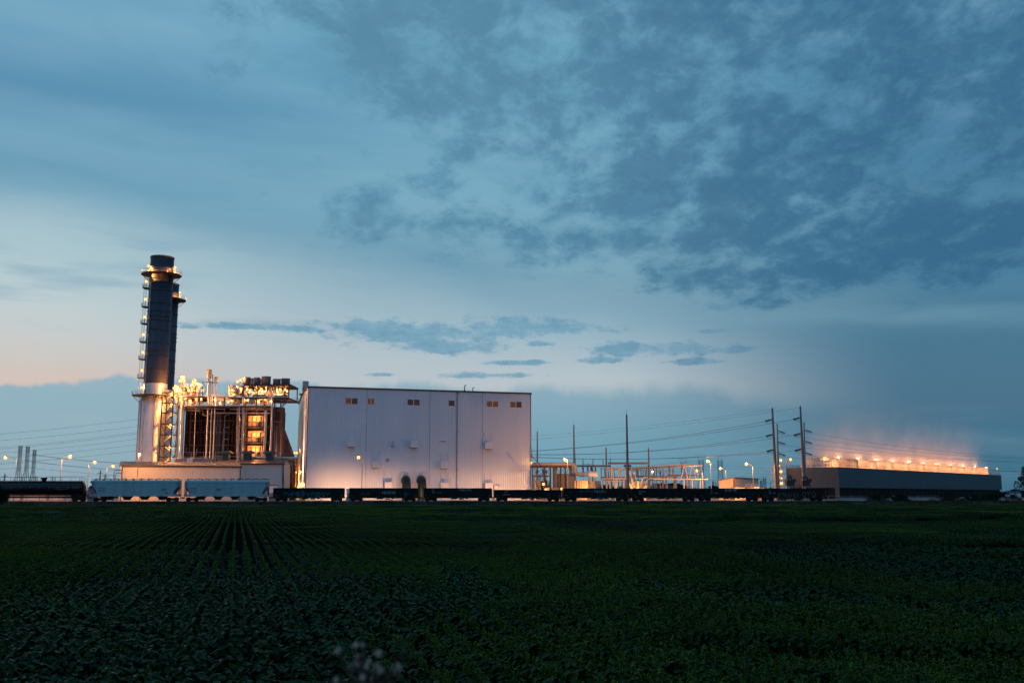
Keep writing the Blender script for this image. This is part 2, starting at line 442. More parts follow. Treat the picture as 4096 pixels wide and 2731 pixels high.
for i, ch in enumerate('ENANY'): ps += letter(ch, -4.2 + i * 1.15, 1.0, .8, 1.15 if i % 2 else .9)
for i, ch in enumerate('OYO'): ps += letter(ch, 2.2 + i * 1.25, 1.05, .9, 1.3)
strokes(g8, ps, .16, -1.514, 'lettering_faint')

def hopper(pa, pb, label, num, ex):
    xa, xb = rx(pa), rx(pb); L = (xb - xa) / cos(TH); xc = (xa + xb) / 2
    t = thing('covered_hopper_car', label, 'rail wagon', trk(xc, 1.5, RAILZ), TH, 'pale covered hopper wagons')
    h = L / 2; y = 1.55
    zs, zt = 1.15, 4.95           # sill bottom, side top
    b = MB()                      # carbody: side follows the slope sheets at the ends
    def side(k):
        return [(-h + k * 1.5, 1.62), (h - k * 1.5, 1.62), (h - .15, 3.35), (h - .15, zt - .25), (-h + .15, zt - .25), (-h + .15, 3.35)]
    sd = [(-h + 1.35, 1.60), (-h + 1.2, 2.3), (-h + .7, 3.0), (-h + .15, 3.4), (-h + .15, zt - .55), (h - .15, zt - .55), (h - .15, 3.4), (h - .7, 3.0), (h - 1.2, 2.3), (h - 1.35, 1.60)]
    b.prism(sd[::-1], 'y', -y, y)
    b.build('body', MT['hopper_paint'], t, True)
    q = MB(); q.prism([(-y - .1, zt - .55), (-y - .02, zt - .25), (-y + .25, zt), (y - .25, zt), (y + .02, zt - .25), (y + .1, zt - .55)], 'x', -h + .12, h - .12)
    q.build('roof', MT['hopper_paint'], t, True)
    q = MB(); q.box(-h, h, -y - .08, -y - .003, zs, zs + .5); q.box(-h, h, y + .003, y + .08, zs, zs + .5); q.box(-h, -h + 1.2, -y, y, zs + .1, zs + .35); q.box(h - 1.2, h, -y, y, zs + .1, zs + .35)
    q.build('side_sill', MT['hopper_paint'], t, True)
    q = MB()
    for s in (-1, 1):
        q.prism([(s * (h - 1.34), 1.66), (s * (h - .14), 3.36), (s * (h - .14), 3.2), (s * (h - 1.0), 2.0), (s * (h - 1.1), 1.66)], 'y', -y + .25, y - .25)
        for yy in (-y + .02, y - .12): q.beam((s * (h - .1), yy, zs + .4), (s * (h - .1), yy, zt - .4), .12)
        q.beam((s * (h - .1), 0, zs + .4), (s * (h - .1), 0, 3.3), .2); q.beam((s * (h - .12), -y, 2.6), (s * (h - .12), y, 2.6), .07)
    q.build('end_frame', MT['hopper_end'], t, True)
    for i in range(4):
        cx = -h + L * (.195 + .2 * i)
        q = MB(); q.prism([(cx - 1.15, zs + .02), (cx + 1.15, zs + .02), (cx + .55, .62), (cx + .55, .42), (cx - .55, .42), (cx - .55, .62)], 'y', -1.2, 1.2)
        q.box(cx - .75, cx + .75, -1.3, 1.3, .34, .44); q.build('outlet', MT['truck_steel'], t, True)
    q = MB(); q.box(-h - .3, h + .3, -.75, .75, zt + .20, zt + .25)
    for i in range(12): x = -h + .5 + (L - 1) * i / 11; q.box(x - .03, x + .03, -.7, .7, zt - .01, zt + .2)
    q.build('running_board', MT['car_black'], t, True)
    for i in range(10):
        x = -h + L * (.06 + .098 * i); q = MB(); q.prism([(x - .55, zt + .25), (x - .45, zt + .36), (x + .45, zt + .36), (x + .55, zt + .25)], 'y', -.38, .38); q.build('hatch', MT['hopper_end'], t, True)
    for s in (-1, 1): bogie(t, s * (h - 1.7)); coupler(t, s * h, s); ladder(t, s * (h - .35), .6, 4.6, -1.66, m='hopper_end')
    q = MB()
    for k in (-.88, -.56, -.27, .03, .32, .6, .88): q.box(h * k - (.7 if abs(k) > .8 else .38), h * k + (.7 if abs(k) > .8 else .38), -y - .09, -y - .082, zs + .02, zs + .13)
    q.build('reflector_tape', MT['yellow_tape'], t, True)
    text_on(t, num[0], .62, h * (-.76 if not ex else -.78), 3.0, -y - .005, 'lettering_dark', w=.95); text_on(t, num[1], .62, h * (-.76 if not ex else -.78), 2.45, -y - .005, 'lettering_dark', w=.95)
    text_on(t, 'LD LMT 225300', .2, h * -.76, 1.98, -y - .005, 'lettering_faint'); text_on(t, 'CU FT 5200', .18, h * -.76, 1.8, -y - .005, 'lettering_faint')
    q = MB(); px_ = .67 if not ex else -.17
    for i in range(5): q.box(h * px_ - .7, h * px_ + .5 + .3 * (i == 4), -y - .006, -y - .002, 2.45 + i * .12, 2.52 + i * .12)
    q.build('notice_block', MT['hopper_end'], t, True)
    if not ex: MB().box(h * .70, h * .70 + .5, -y - .006, -y - .002, 1.82, 2.08).build('placard', MT['lettering_dark'], t, True)
    if ex: text_on(t, 'DO NOT HUMP', .22, 1.0, 3.08, -y - .005, 'lettering_dark')
    text_on(t, 'Thno', .5, h * .02 if not ex else h * .05, 1.95, -y - .005, 'hopper_end', 'graffiti')
    return t
hopper(383, 731, 'pale blue-grey covered hopper wagon marked RNGX 60028, next to the tank wagon', ('RNGX', '60028'), False)
hopper(751, 1083, 'pale blue-grey covered hopper wagon marked RNGX 60171, next to the first gondola', ('RNGX', '60171'), True)

def tanker():
    xa, xb = rx(-14), rx(361); L = (xb - xa) / cos(TH); h = L / 2; xc = (xa + xb) / 2
    t = thing('tank_car', 'black tank wagon with a railed walkway on top, at the left end of the train', 'tank wagon', trk(xc, 1.5, RAILZ), TH, 'freight wagons standing along the field')
    R_, cz = 1.58, 3.1; b = MB(); prof = [(.01, -h + .35), (.6, -h + .42), (1.1, -h + .6), (1.42, -h + .85), (R_, -h + 1.15), (R_, h - 1.15), (1.42, h - .85), (1.1, h - .6), (.6, h - .42), (.01, h - .35)]
    vs = []; n = 40
    for r, x in prof:
        for k in range(n): a = 2 * pi * k / n; vs.append((x, r * cos(a), cz + r * sin(a)))
    b.add(vs, [(i * n + k, (i + 1) * n + k, (i + 1) * n + (k + 1) % n, i * n + (k + 1) % n) for i in range(len(prof) - 1) for k in range(n)], True)
    mat('tank_paint', (.016, .010, .011), .45, 0, .3, 1); b.build('tank', MT['tank_paint'], t, True)
    q = MB(); q.box(-h + .3, h - .3, -.4, .4, .75, 1.15); q.box(-h, h, -1.45, -1.2, 1.25, 1.5); q.box(-h, h, 1.2, 1.45, 1.25, 1.5)
    for s in (-1, 1): q.box(s * (h - 2.2) - .8, s * (h - 2.2) + .8, -1.2, 1.2, .8, 1.75)
    q.build('underframe', MT['car_black'], t, True)
    for s in (-1, 1): bogie(t, s * (h - 1.75)); coupler(t, s * h, s); ladder(t, s * (h - .55), .6, 4.6, -1.55)
    q = MB(); q.lathe([(.5, 4.6), (.5, 4.95), (.62, 5.05), (.72, 5.45), (.66, 5.5), (.01, 5.5)], (.6, 0, 0), 20); q.build('dome', MT['car_black'], t, True)
    q = MB(); z = 4.6; y = -.75
    for yy in (-.75, .75):
        q.path([(-h + .6, yy, 4.4), (-h + .65, yy, 5.2), (-h + 1.0, yy, 5.55), (-1.2, yy, 5.55)], .035, 6)
        q.path([(2.4, yy, 5.55), (h - 1.1, yy, 5.55), (h - .7, yy, 5.3), (h - .55, yy, 4.4)], .035, 6)
        for i in range(-4, 5): q.beam((i * 2.18, yy, 4.5), (i * 2.18, yy, 5.55), .05)
        q.box(-h + .9, h - .9, yy - .3, yy + .3, 4.72, 4.77)
    q.build('walkway_rail', MT['car_black'], t, True)
    q = MB()
    for xx in (-1.4, -1.15, 2.6, 2.85):
        q.beam((xx, -.9, 4.5), (xx, -.9, 5.6), .07); q.beam((xx, .9, 4.5), (xx, .9, 5.6), .07)
    q.beam((-1.4, -.9, 5.6), (.0, -.9, 5.6), .07); q.beam((1.2, -.9, 5.6), (2.85, -.9, 5.6), .07); q.box(-1.4, 2.85, -1.0, -.95, 4.35, 4.5)
    q.build('loading_platform', MT['car_black'], t, True)
    q = MB()
    for i in range(8): x = -h + 2.3 + i * 2.08; q.box(x - .05, x + .05, -R_ - .012, -R_ - .004, 3.0, 3.45)
    q.build('reflector_tape', MT['yellow_tape'], t, True)
    text_on(t, 'STX 400308', .5, -h + 3.55, 2.95, -R_ - .01, 'lettering_faint'); text_on(t, 'HCL', .28, -.3, 4.0, -R_ * .92, 'lettering_faint')
    q = MB(); q.box(3.4, 6.6, -R_ - .01, -R_ - .004, 2.82, 2.93); q.box(4.4, 5.6, -R_ - .011, -R_ - .003, 2.66, 2.78); q.build('emblem', MT['lettering_faint'], t, True)
    q = MB(); q.box(7.3, 9.0, -1.50, -1.49, 3.0, 3.05)
    for i in range(5): q.box(7.4, 9.0, -R_ - .008, -R_ - .003, 2.95 + i * .12, 3.02 + i * .12)
    q.build('notice_block', MT['lettering_faint'], t, True)
    return t
tanker()
# ---------------------------------------------------------------- lamps
def lens(par, p, r=.28, m='lamp_glow_small', name='lamp', w=None):
    bulb(par, p, r * r * 14000 if w is None else w)
    o = MB().ball(p, r * 1.15, 8).build(name, MT[m], par); MB().ball(p, r * .56, 6).build('filament', MT['lamp_core'], o); return o
def wall_px(px, py, O, rz):
    d = ray(px, py); n = Vector((-sin(rz), cos(rz), 0)); C = Vector((0, 0, EYE))
    s = (Vector(O) - C).dot(n) / d.dot(n); p = C + d * s - Vector(O)
    return p.x * cos(rz) + p.y * sin(rz), p.z
# ---------------------------------------------------------------- the great hall
HA = radians(16.4)
HO = P(1222, 1975, 300); HO.z = GZ
hx = lambda px, py: wall_px(px, py, HO, HA)
HL = hx(2123, 1900)[0]; HH = (hx(1231, 1550)[1] + hx(2123, 1572)[1]) / 2; HD = 37.0
hall = thing('turbine_hall', 'huge windowed white metal-clad hall in the middle of the plant', 'industrial hall', HO, HA)
b = MB(); prof = [(0, 0), (HD, 0), (HD, HH - 1.8), (HD * .62, HH - .05), (0, HH)]
b.add([(0, 0, 0), (HL, 0, 0), (HL, 0, HH), (0, 0, HH)], [(0, 1, 2, 3)]); b.build('front_wall', MT['siding'], hall, True)
for xx, nm in ((0, 'end_wall'), (HL, 'end_wall')):
    b = MB(); b.add([(xx, y, z) for y, z in prof], [tuple(range(5)) if xx else tuple(range(5))[::-1]])
    b.build(nm, MT['siding_end'], hall, True)
b = MB(); b.add([(0, HD, 0), (HL, HD, 0), (HL, HD, HH - 1.8), (0, HD, HH - 1.8)], [(3, 2, 1, 0)]); b.build('rear_wall', MT['siding'], hall, True)
b = MB(); b.add([(x, y, z + .05) for x in (-.1, HL + .1) for y, z in ((-.1, HH), (HD * .62, HH - .05), (HD + .1, HH - 1.8))], [(0, 3, 4, 1), (1, 4, 5, 2)])
b.box(-.3, HL + .3, -.32, -.10, HH - .15, HH + .30)
for i in range(64): b.box(HL * i / 64 + .2, HL * i / 64 + .75, -.40, -.325, HH + .02, HH + .24)
b.box(-.32, -.10, -.32, HD * .62, HH - .22, HH + .2); b.beam((-.2, HD * .62, HH), (-.2, HD + .1, HH - 1.8), .24, .4)
b.box(HL + .10, HL + .32, -.32, HD * .62, HH - .22, HH + .2)
b.build('roof', MT['trim_dark'], hall, True)
b = MB(); b.box(-.14, .03, -.16, -.003, 0, HH - .2); b.box(HL - .03, HL + .14, -.16, -.003, 0, HH - .2); b.build('corner_trim', MT['trim_dark'], hall, True)
for px in (1464, 1718, 1929):
    x = hx(px, 1800)[0]; MB().box(x - .05, x + .05, -.06, -.003, 0, HH - .2).build('panel_joint', MT['galv'], hall, True)
x = hx(1827, 1800)[0]; b = MB(); b.tube((x, -.25, 1.6), (x, -.25, HH - .3), .13, 8); z = 3
while z < HH - 2: b.box(x - .16, x + .3, -.3, -.003, z, z + .15); z += 6.0
b.box(x, x + 3.4, -.35, -.2, 2.9, 3.05); b.box(x, x + .5, -.9, -.003, HH - .55, HH - .25); b.build('downpipe', MT['steel_grey'], hall, True)
mat('window_lit', (.012, .008, .006), .2, 0, .3, 1, emis=(1.0, .30, .07, 1), es=.10)
mat('window_dim', (.010, .008, .009), .2, 0, .3, 1, emis=(1.0, .34, .16, 1), es=.03)
for i, (a0, b0, a1, b1, lit) in enumerate([(1382, 1591, 1430, 1616, (1, 0)), (1471, 1593, 1496, 1617, (1, 1)), (1630, 1597, 1678, 1621, (0, 0)), (1795, 1601, 1818, 1624, (0,)), (1947.5, 1604, 1993, 1628, (1, 1)), (2041, 1606, 2086, 1630, (1, 0))]):
    x0, z1 = hx(a0, b0); x1, z0 = hx(a1, b1)
    f = MB(); f.box(x0, x1, -.10, -.003, z1, z1 + .18); f.box(x0, x1, -.10, -.003, z0 - .18, z0); f.box(x0 - .15, x0, -.10, -.003, z0 - .18, z1 + .18); f.box(x1, x1 + .15, -.10, -.003, z0 - .18, z1 + .18)
    k = len(lit); xm = [x0 + (x1 - x0) * j / k for j in range(k + 1)]
    for j in range(1, k): f.box(xm[j] - .1, xm[j] + .1, -.11, -.003, z0, z1)
    fo = f.build('window', MT['hood'], hall, True)
    for j in range(k):
        g = MB(); g.box(xm[j] + (.1 if j else 0), xm[j + 1] - (.1 if j < k - 1 else 0), -.05, -.02, z0, z1)
        g.build('pane', MT['window_lit' if lit[j] else 'window_dim'], fo, True)
        g = MB(); w = xm[j + 1] - xm[j]
        for q_ in (.33, .66): g.box(xm[j] + w * q_ - .04, xm[j] + w * q_ + .04, -.07, -.052, z0, z1)
        g.box(xm[j] + .1, xm[j + 1] - .1, -.07, -.052, z0 + (z1 - z0) * .45, z0 + (z1 - z0) * .5); g.build('mullion', MT['window_frame'], fo, True)
def hood(a0, b0, a1, b1, stays=True, dep=1.5):
    x0, z1 = hx(a0, b0); x1, z0 = hx(a1, b1)
    h = MB(); h.prism([(-.003, z0 + .25), (-dep, z0), (-dep, z1 - .1), (-.003, z1)], 'x', x0, x1)
    o = h.build('intake_hood', MT['hood'], hall, True)
    MB().box(x0 + .1, x1 - .1, -dep + .1, -.1, z0 - .02, z0 - .1).build('louver', MT['trim_dark'], o, True)
    if stays:
        for xx in (x0 + .1, x1 - .1): MB().beam((xx, -dep + .1, z1 - .05), (xx, -.02, z1 + 3.0), .07).build('stay_rod', MT['galv'], o, True)
for a in [(1390, 1757, 1418, 1787), (1640, 1761, 1668, 1791), (1936, 1767, 1966, 1796), (1486, 1842, 1515, 1872), (1759, 1844, 1789, 1874)]: hood(*a)
for a in [(1534, 1926, 1563, 1956), (1758, 1928, 1788, 1958), (1934, 1930, 1964, 1960)]: hood(*a, True, 2.2)
for a0, b0, a1, b1 in [(1973, 1942, 1989, 1962), (1991, 1942, 2003, 1962)]:
    x0, z1 = hx(a0, b0); x1, z0 = hx(a1, b1); MB().box(x0, x1, -1.6, -.003, 0, z1).build('equipment_box', MT['hood'], hall, True)
x, z = hx(1570, 1775); b = MB(); b.box(x - .35, x + .35, -.6, -.003, z - 1.0, z - .4); b.tube((x + .1, -.35, z - .4), (x + .1, -.35, z + 1.0), .13); b.tube((x - .5, -.8, z - .7), (x + .2, -.3, z - .7), .25); b.build('exhaust_fitting', MT['galv'], hall, True)
x, z = hx(1550, 1840); b = MB(); b.box(x - .45, x + .45, -.12, -.003, z - .45, z + .45); b.tube((x, -.35, z), (x, -.1, z), .2); b.build('pipe_outlet', MT['galv'], hall, True)
x0, z = hx(1760, 1765); x1, _ = hx(1785, 1765); MB().box(x0, x1, -.15, -.003, z, z + .12).build('drip_ledge', MT['steel_grey'], hall, True)
# slit windows of the end wall
for yy, zz, hh in [(8, .83, 3.0), (14, .82, 3.0), (20, .81, 3.0), (27, .80, 3.0), (15, .425, 2.6), (31, .42, 2.6), (8, .23, 2.6), (19, .225, 2.6), (29, .22, 2.6), (8, .03, 3.0), (19, .03, 2.5)]:
    f = MB().box(-.08, -.003, yy - .35, yy + .35, HH * zz, HH * zz + hh); f.build('window', MT['window_frame'], hall, True)
b = MB()
for zz in (.905, .44): b.box(-.05, -.003, .3, HD - .3, HH * zz, HH * zz + .12)
b.build('wall_flashing', MT['silver'], hall, True)
# roof items
p = P(1222, 1545, 322); k = thing('roof_exhaust', 'grey exhaust pipe on the left end of the big hall roof', 'exhaust pipe', (p.x, p.y, GZ + HH + .05))
b = MB(); b.lathe([(1.25, 0), (1.25, .35), (.85, .5), (.85, 1.0), (1.0, 1.0), (1.0, 4.2), (.92, 4.2), (.92, 3.6)], (0, 0, 0), 20); b.build('pipe', MT['silencer'], k, True)
MB().box(-1.7, 1.7, -1.5, 1.5, -.3, .1).build('curb', MT['trim_dark'], k, True)
for px, py, py2 in [(1858, 1540, 1562), (1891, 1549, 1563)]:
    p = P(px, py2, 308 + (px - 1222) * .022); k = thing('roof_vent', 'slender vent pipe on the front edge of the hall roof' + (', the taller one' if px == 1858 else ', the shorter one'), 'vent pipe', (p.x, p.y, GZ + HH + .3), 0, 'vent pipes on the hall roof')
    hgt = (py2 - py) * .082 + .4
    b = MB(); b.tube((0, 0, -.1), (0, 0, hgt), .14, 8); b.path([(0, 0, hgt), (.05, 0, hgt + .35), (.3, 0, hgt + .5), (.5, 0, hgt + .3)], .13, 8); b.tube((0, 0, -.1), (0, 0, hgt * .5), .28, 8)
    if px == 1858: b.box(-4, 2, -.3, .3, -.45, -.1)
    b.build('pipe', MT['trim_dark'], k, True)
# green duct elbows out of the front wall
for px, lab in ((1620, 'dark green duct elbow coming out of the hall wall, beside the low hood'), (1682, 'dark green duct elbow coming out of the hall wall, beside the panel joint')):
    x, z = hx(px, 1921); x, z = x, z
    k = thing('duct_elbow', lab, 'duct', HO + Matrix.Rotation(HA, 3, 'Z') @ Vector((x, 0, 0)), HA, 'green duct elbows on the hall wall')
    b = MB(); R_ = 1.32; pts = [(0, -.1, z), (0, -1.1, z)] + [(0, -1.1 - 1.6 * sin(a), z - 1.6 + 1.6 * cos(a)) for a in [i * pi / 12 for i in range(1, 7)]] + [(0, -2.7, 0)]
    b.path(pts, R_, 24, False); b.build('duct', MT['duct_green'], k, True)
    b = MB(); b.tube((0, -1.15, z), (0, -1.3, z), R_ + .16, 24); b.build('flange', MT['trim_dark'], k, True)
    b = MB(); w = 1.95
    for s in (-1, 1): b.box(s * w - .12, s * w + .12, -.16, -.01, z - 2.2, z + w)
    b.box(-w - .12, w + .12, -.18, -.01, z + w - .12, z + w + .12); b.build('wall_frame', MT['hood'], k, True)
# ---------------------------------------------------------------- low sheds in front of the boiler
def shed(name, label, pxa, ya, pxb, yb, pe, pr, depth, mw='shed_siding', endpx=None):
    A = P(pxa, 1970, ya); B = P(pxb, 1970, yb); A.z = B.z = GZ; rz = atan2(B.y - A.y, B.x - A.x); Lw = (B - A).length
    t = thing(name, label, 'shed', A, rz)
    ze = wall_px(pxa + 3, pe, A, rz)[1]; zr = ze + depth / 2 * .16
    b = MB(); b.add([(0, 0, 0), (Lw, 0, 0), (Lw, 0, ze), (0, 0, ze)], [(0, 1, 2, 3)]); b.build('wall', MT[mw], t, True); b = MB(); b.add([(0, depth, 0), (Lw, depth, 0), (Lw, depth, ze), (0, depth, ze)], [(3, 2, 1, 0)]); b.build('rear_wall', MT[mw], t, True)
    for xx in (0, Lw):
        g = MB(); g.add([(xx, 0, 0), (xx, depth, 0), (xx, depth, ze), (xx, depth / 2, zr), (xx, 0, ze)], [(0, 1, 2, 3, 4)]); g.build('end_wall', MT['shed_siding'], t, True)
    b = MB(); th = .12
    b.prism([(-.4, ze - .02), (depth / 2, zr + .06), (depth / 2, zr + .2), (-.4, ze + .12)], 'x', -.3, Lw + .3); b.prism([(depth + .4, ze - .02), (depth + .4, ze + .12), (depth / 2, zr + .2), (depth / 2, zr + .06)], 'x', -.3, Lw + .3)
    b.build('roof', MT['shed_roof'], t, True)
    b = MB(); b.box(-.32, Lw + .32, -.62, -.42, ze - .35, ze + .1); b.box(-.1, .15, -.14, -.01, 0, ze - .36); b.box(Lw - .15, Lw + .1, -.14, -.01, 0, ze - .36)
    b.build('gutter', MT['trim_dark'], t, True)
    b = MB(); b.box(1.0, 1.15, -.12, -.01, 0, ze - .37); b.build('downspout', MT['hood'], t, True)
    return t, ze, zr, Lw, rz
s1, ze1, zr1, L1, rz1 = shed('pump_shed', 'long low tan ribbed shed directly behind the two hopper wagons', 483, 262, 958, 274, 1860, 1850, 13)
s2, ze2, zr2, L2, rz2 = shed('workshop_shed', 'taller grey ribbed shed carrying three dark green roof vents', 852, 289, 1131, 291, 1853, 1838, 16)
for i, (pa, pb) in enumerate([(880, 928), (967, 1015), (1055, 1102)]):
    c = P((pa + pb) / 2, 1847, 297); zb = GZ + ze2 + 1.0
    k = thing('roof_ventilator', ['leftmost', 'middle', 'rightmost'][i] + ' of the three dark green mushroom ventilators on the grey shed roof', 'roof ventilator', (c.x, c.y, zb), 0, 'green mushroom ventilators on the shed roof')
    b = MB(); n = 4
    b.prism([(-.98, 0), (.98, 0), (.9, 2.3), (-.9, 2.3)], 'y', -.95, .95); b.build('neck', MT['vent_green'], k, True)
    b = MB(); vs = [(-1.85, -1.85, 2.2), (1.85, -1.85, 2.2), (1.85, 1.85, 2.2), (-1.85, 1.85, 2.2), (-1.1, -1.1, 2.95), (1.1, -1.1, 2.95), (1.1, 1.1, 2.95), (-1.1, 1.1, 2.95)]
    b.add(vs, [(0, 3, 2, 1), (4, 5, 6, 7), (0, 1, 5, 4), (1, 2, 6, 5), (2, 3, 7, 6), (3, 0, 4, 7)]); b.build('cap', MT['vent_green'], k, True)
# bent breather pipes beside the pump shed and a low store behind the tank wagon
p = P(470, 1930, 264); k = thing('breather_pipes', 'pair of bent silver pipes beside the left end of the tan shed', 'pipes', (p.x, p.y, GZ))
for i, (w, h_) in enumerate([(1.5, 8.0), (.8, 7.3)]):
    MB().path([(-w / 2 - .3, 0, 0), (-w / 2 - .3, 0, h_ - .5), (-w / 2, 0, h_), (w, 0, h_), (w + .3, 0, h_ - .4), (w + .3, 0, h_ - 2)], .12, 8).build('pipe', MT['galv'], k, True)
def lowbox(name, label, cat, pa, pb, Y, ptop, depth, m='hood', roof='trim_dark'):
    A = P(pa, 1975, Y); B = P(pb, 1975, Y); h_ = PZ((pa + pb) / 2, ptop, Y) - GZ; w = B.x - A.x
    t = thing(name, label, cat, (A.x, Y, GZ))
    MB().box(0, w, 0, depth, 0, h_).build('wall', MT[m], t, True); MB().box(-.15, w + .15, -.15, depth + .15, h_ + .003, h_ + .2).build('roof', MT[roof], t, True)
    d = MB(); 
    for q_ in (.2, .7): d.box(w * q_, w * q_ + 1.0, -.06, -.003, 0, min(2.1, h_ - .4))
    d.build('door', MT['steel_grey'], t, True)
    return t
lowbox('store_shed', 'low pale store shed glimpsed under the tank wagon', 'shed', 40, 250, 312, 1936, 6, 'shed_siding')
lowbox('field_cabin', 'small grey box cabin in the gap between tank wagon and hopper', 'cabin', 352, 382, 256, 1952, 3, 'steel_grey')
lowbox('gas_cabin', 'small white box cabin in the gap right of the second hopper wagon', 'cabin', 1070, 1098, 262, 1941, 3)
lowbox('gap_cabin', 'small white box cabin in the gap left of the lamp below the hall', 'cabin', 1386, 1408, 268, 1958, 3)
# ---------------------------------------------------------------- chimneys
def platform(par, c, r, w, z, brk=True, a0=0, a1=2 * pi, n=20):
    b = MB(); b.lathe([(r, z - .35), (r + w, z - .15), (r + w, z), (r, z)], (c[0], c[1], 0), n, False, a0, a1); o = b.build('platform', MT['steel_dark'], par)
    pts = [(c[0] + (r + w - .08) * cos(a0 + (a1 - a0) * i / n), c[1] + (r + w - .08) * sin(a0 + (a1 - a0) * i / n), z) for i in range(n + 1)]
    b = MB(); 
    for p, q_ in zip(pts, pts[1:]):
        p = Vector(p); q_ = Vector(q_)
        for hh in (1.15, .6): b.beam(p + Vector((0, 0, hh)), q_ + Vector((0, 0, hh)), .07)
        b.beam(p, p + Vector((0, 0, 1.15)), .08)
    b.build('railing', MT['galv'], o)
    if brk:
        b = MB()
        for i in range(8):
            a = a0 + (a1 - a0) * (i + .5) / 8; b.beam((c[0] + (r + w * .85) * cos(a), c[1] + (r + w * .85) * sin(a), z - .35), (c[0] + r * cos(a), c[1] + r * sin(a), z - w * .8 - .4), .16)
        b.build('bracket', MT['steel_dark'], o)
def chimney(pc, ptop, D, rpx, label, plat, full):
    top = P(pc, ptop, D); cx = top.x; cyy = D; r = rpx * D / FPX; c = (cx, cyy)
    t = thing('chimney', label, 'chimney', (cx, cyy, GZ), 0, 'tall chimneys of the plant')
    zs = lambda py: PZ(pc, py, D)
    zsilver = zs(1536 if full else 1600)
    b = MB(); b.lathe([(r * .97, zs(ptop + 12)), (r, zs(ptop)), (r, zsilver)], (cx, cyy, 0), 40); b.lathe([(r * .93, zs(ptop)), (r * .93, zs(ptop) - 3)], (cx, cyy, 0), 40)
    b.build('shaft', MT['stack_paint'], t)
    b = MB()
    for py in plat['rings']: z = zs(py); b.lathe([(r, z - .12), (r + .13, z - .12), (r + .13, z + .12), (r, z + .12)], (cx, cyy, 0), 40, False)
    b.lathe([(r, zs(ptop) - .4), (r + .12, zs(ptop) - .4), (r + .12, zs(ptop) + .02), (r, zs(ptop) + .02)], (cx, cyy, 0), 40, False)
    b.build('stiffener_rings', MT['steel_dark'], t)
    platform(t, c, r, plat['w'], zs(plat['top']))
    if full:
        zb = zs(1583)
        b = MB(); b.lathe([(r + .02, zsilver), (r + .02, zb)], (cx, cyy, 0), 40); b.build('upper_cladding', MT['silver_clad'], t)
        R2 = 57 * D / FPX
        b = MB(); b.lathe([(r, zb - .4), (R2, zb - 1.4), (R2, GZ)], (cx, cyy, 0), 48); b.build('lower_cladding', MT['silver_clad'], t)
        b = MB()
        for a in (-2.6, -2.25, -1.95, -1.2): b.tube((cx + (R2 + .12) * cos(a), cyy + (R2 + .12) * sin(a), GZ), (cx + (R2 + .12) * cos(a), cyy + (R2 + .12) * sin(a), zb - 1.6), .11, 6)
        b.build('riser_pipe', MT['galv'], t)
        platform(t, c, r, 88 * D / FPX - r, zb)
        # conduits down the face
        b = MB(); a = -pi / 2 - .62
        for da in (0, .07): b.tube((cx + (r + .2) * cos(a + da), cyy + (r + .2) * sin(a + da), zb), (cx + (r + .2) * cos(a + da), cyy + (r + .2) * sin(a + da), zs(1105)), .09, 6)
        b.build('conduit', MT['galv'], t)
        # climbing platforms on the left
        for py, pl, pll in [(1154, 1126, 585), (1229, 1197, 582), (1296, 1268, 579), (1369, 1338, 574), (1438, 1409, 572), (1512, 1481, 568)]:
            z = zs(py); A0 = pi - .15
            b = MB(); b.lathe([(r, z - .25), (r + 1.9, z - .1), (r + 1.9, z), (r, z)], (cx, cyy, 0), 6, False, A0 - .12, A0 + .55); o = b.build('ladder_platform', MT['steel_dark'], t)
            pts = [Vector((cx + (r + 1.85) * cos(A0 - .12 + .67 * i / 4), cyy + (r + 1.85) * sin(A0 - .12 + .67 * i / 4), z)) for i in range(5)]
            pts = [Vector((cx + r * cos(A0 - .12), cyy + r * sin(A0 - .12), z))] + pts + [Vector((cx + r * cos(A0 + .55), cyy + r * sin(A0 + .55), z))]
            b = MB(); b.rail(pts, 1.1, 1.0, .04); b.build('railing', MT['galv'], o)
            L_ = P(pll, pl, D - 2.8); b = MB(); b.tube((L_.x, L_.y, z), (L_.x, L_.y, L_.z), .05, 6); b.tube((L_.x, L_.y, L_.z), (L_.x + .9, L_.y + .1, L_.z + .1), .05, 6); b.build('lamp_bracket', MT['galv'], o)
            lens(t, (L_.x, L_.y, L_.z), .42, w=2000)
        b = MB(); xl = cx - r - .55
        for s in (-.25, .25): b.beam((xl, cyy - 1.2 + s, zb), (xl, cyy - 1.2 + s, zs(1100)), .06)
        for s in (-.25, .25): b.beam((xl - .7, cyy - 1.2 + s, zb), (xl - .7, cyy - 1.2 + s, zs(1100)), .05)
        z = zb
        while z < zs(1100): b.beam((xl, cyy - 1.45, z), (xl, cyy - .95, z), .04); b.beam((xl - .7, cyy - 1.45, z), (xl, cyy - 1.45, z), .035); z += .9
        b.build('caged_ladder', MT['galv'], t)
        for a_, b_ in [(594, 1064), (595, 1084), (700, 1070), (699, 1089), (569, 1549), (577, 1557)]: p = P(a_, b_, D - 2.2); lens(t, (p.x, p.y, p.z), .38, w=1300)
        for a_, b_ in [(611, 1077), (680, 1077)]: p = P(a_, b_, D - 4.4); lens(t, (p.x, p.y, p.z), .16, w=700)
        for a_, b_ in [(702, 1543), (695, 1552), (699, 1560), (705, 1575), (712, 1585)]: p = P(a_, b_, D - 5); lens(t, (p.x, p.y, p.z), .36, w=900)
    else:
        for a_, b_ in [(719, 1170), (718, 1186)]: p = P(a_, b_, D - 2); lens(t, (p.x, p.y, p.z), .30)
        b = MB(); b.lathe([(r + .02, zs(1560)), (r + .02, GZ)], (cx, cyy, 0), 32); b.build('lower_cladding', MT['silver_clad'], t)
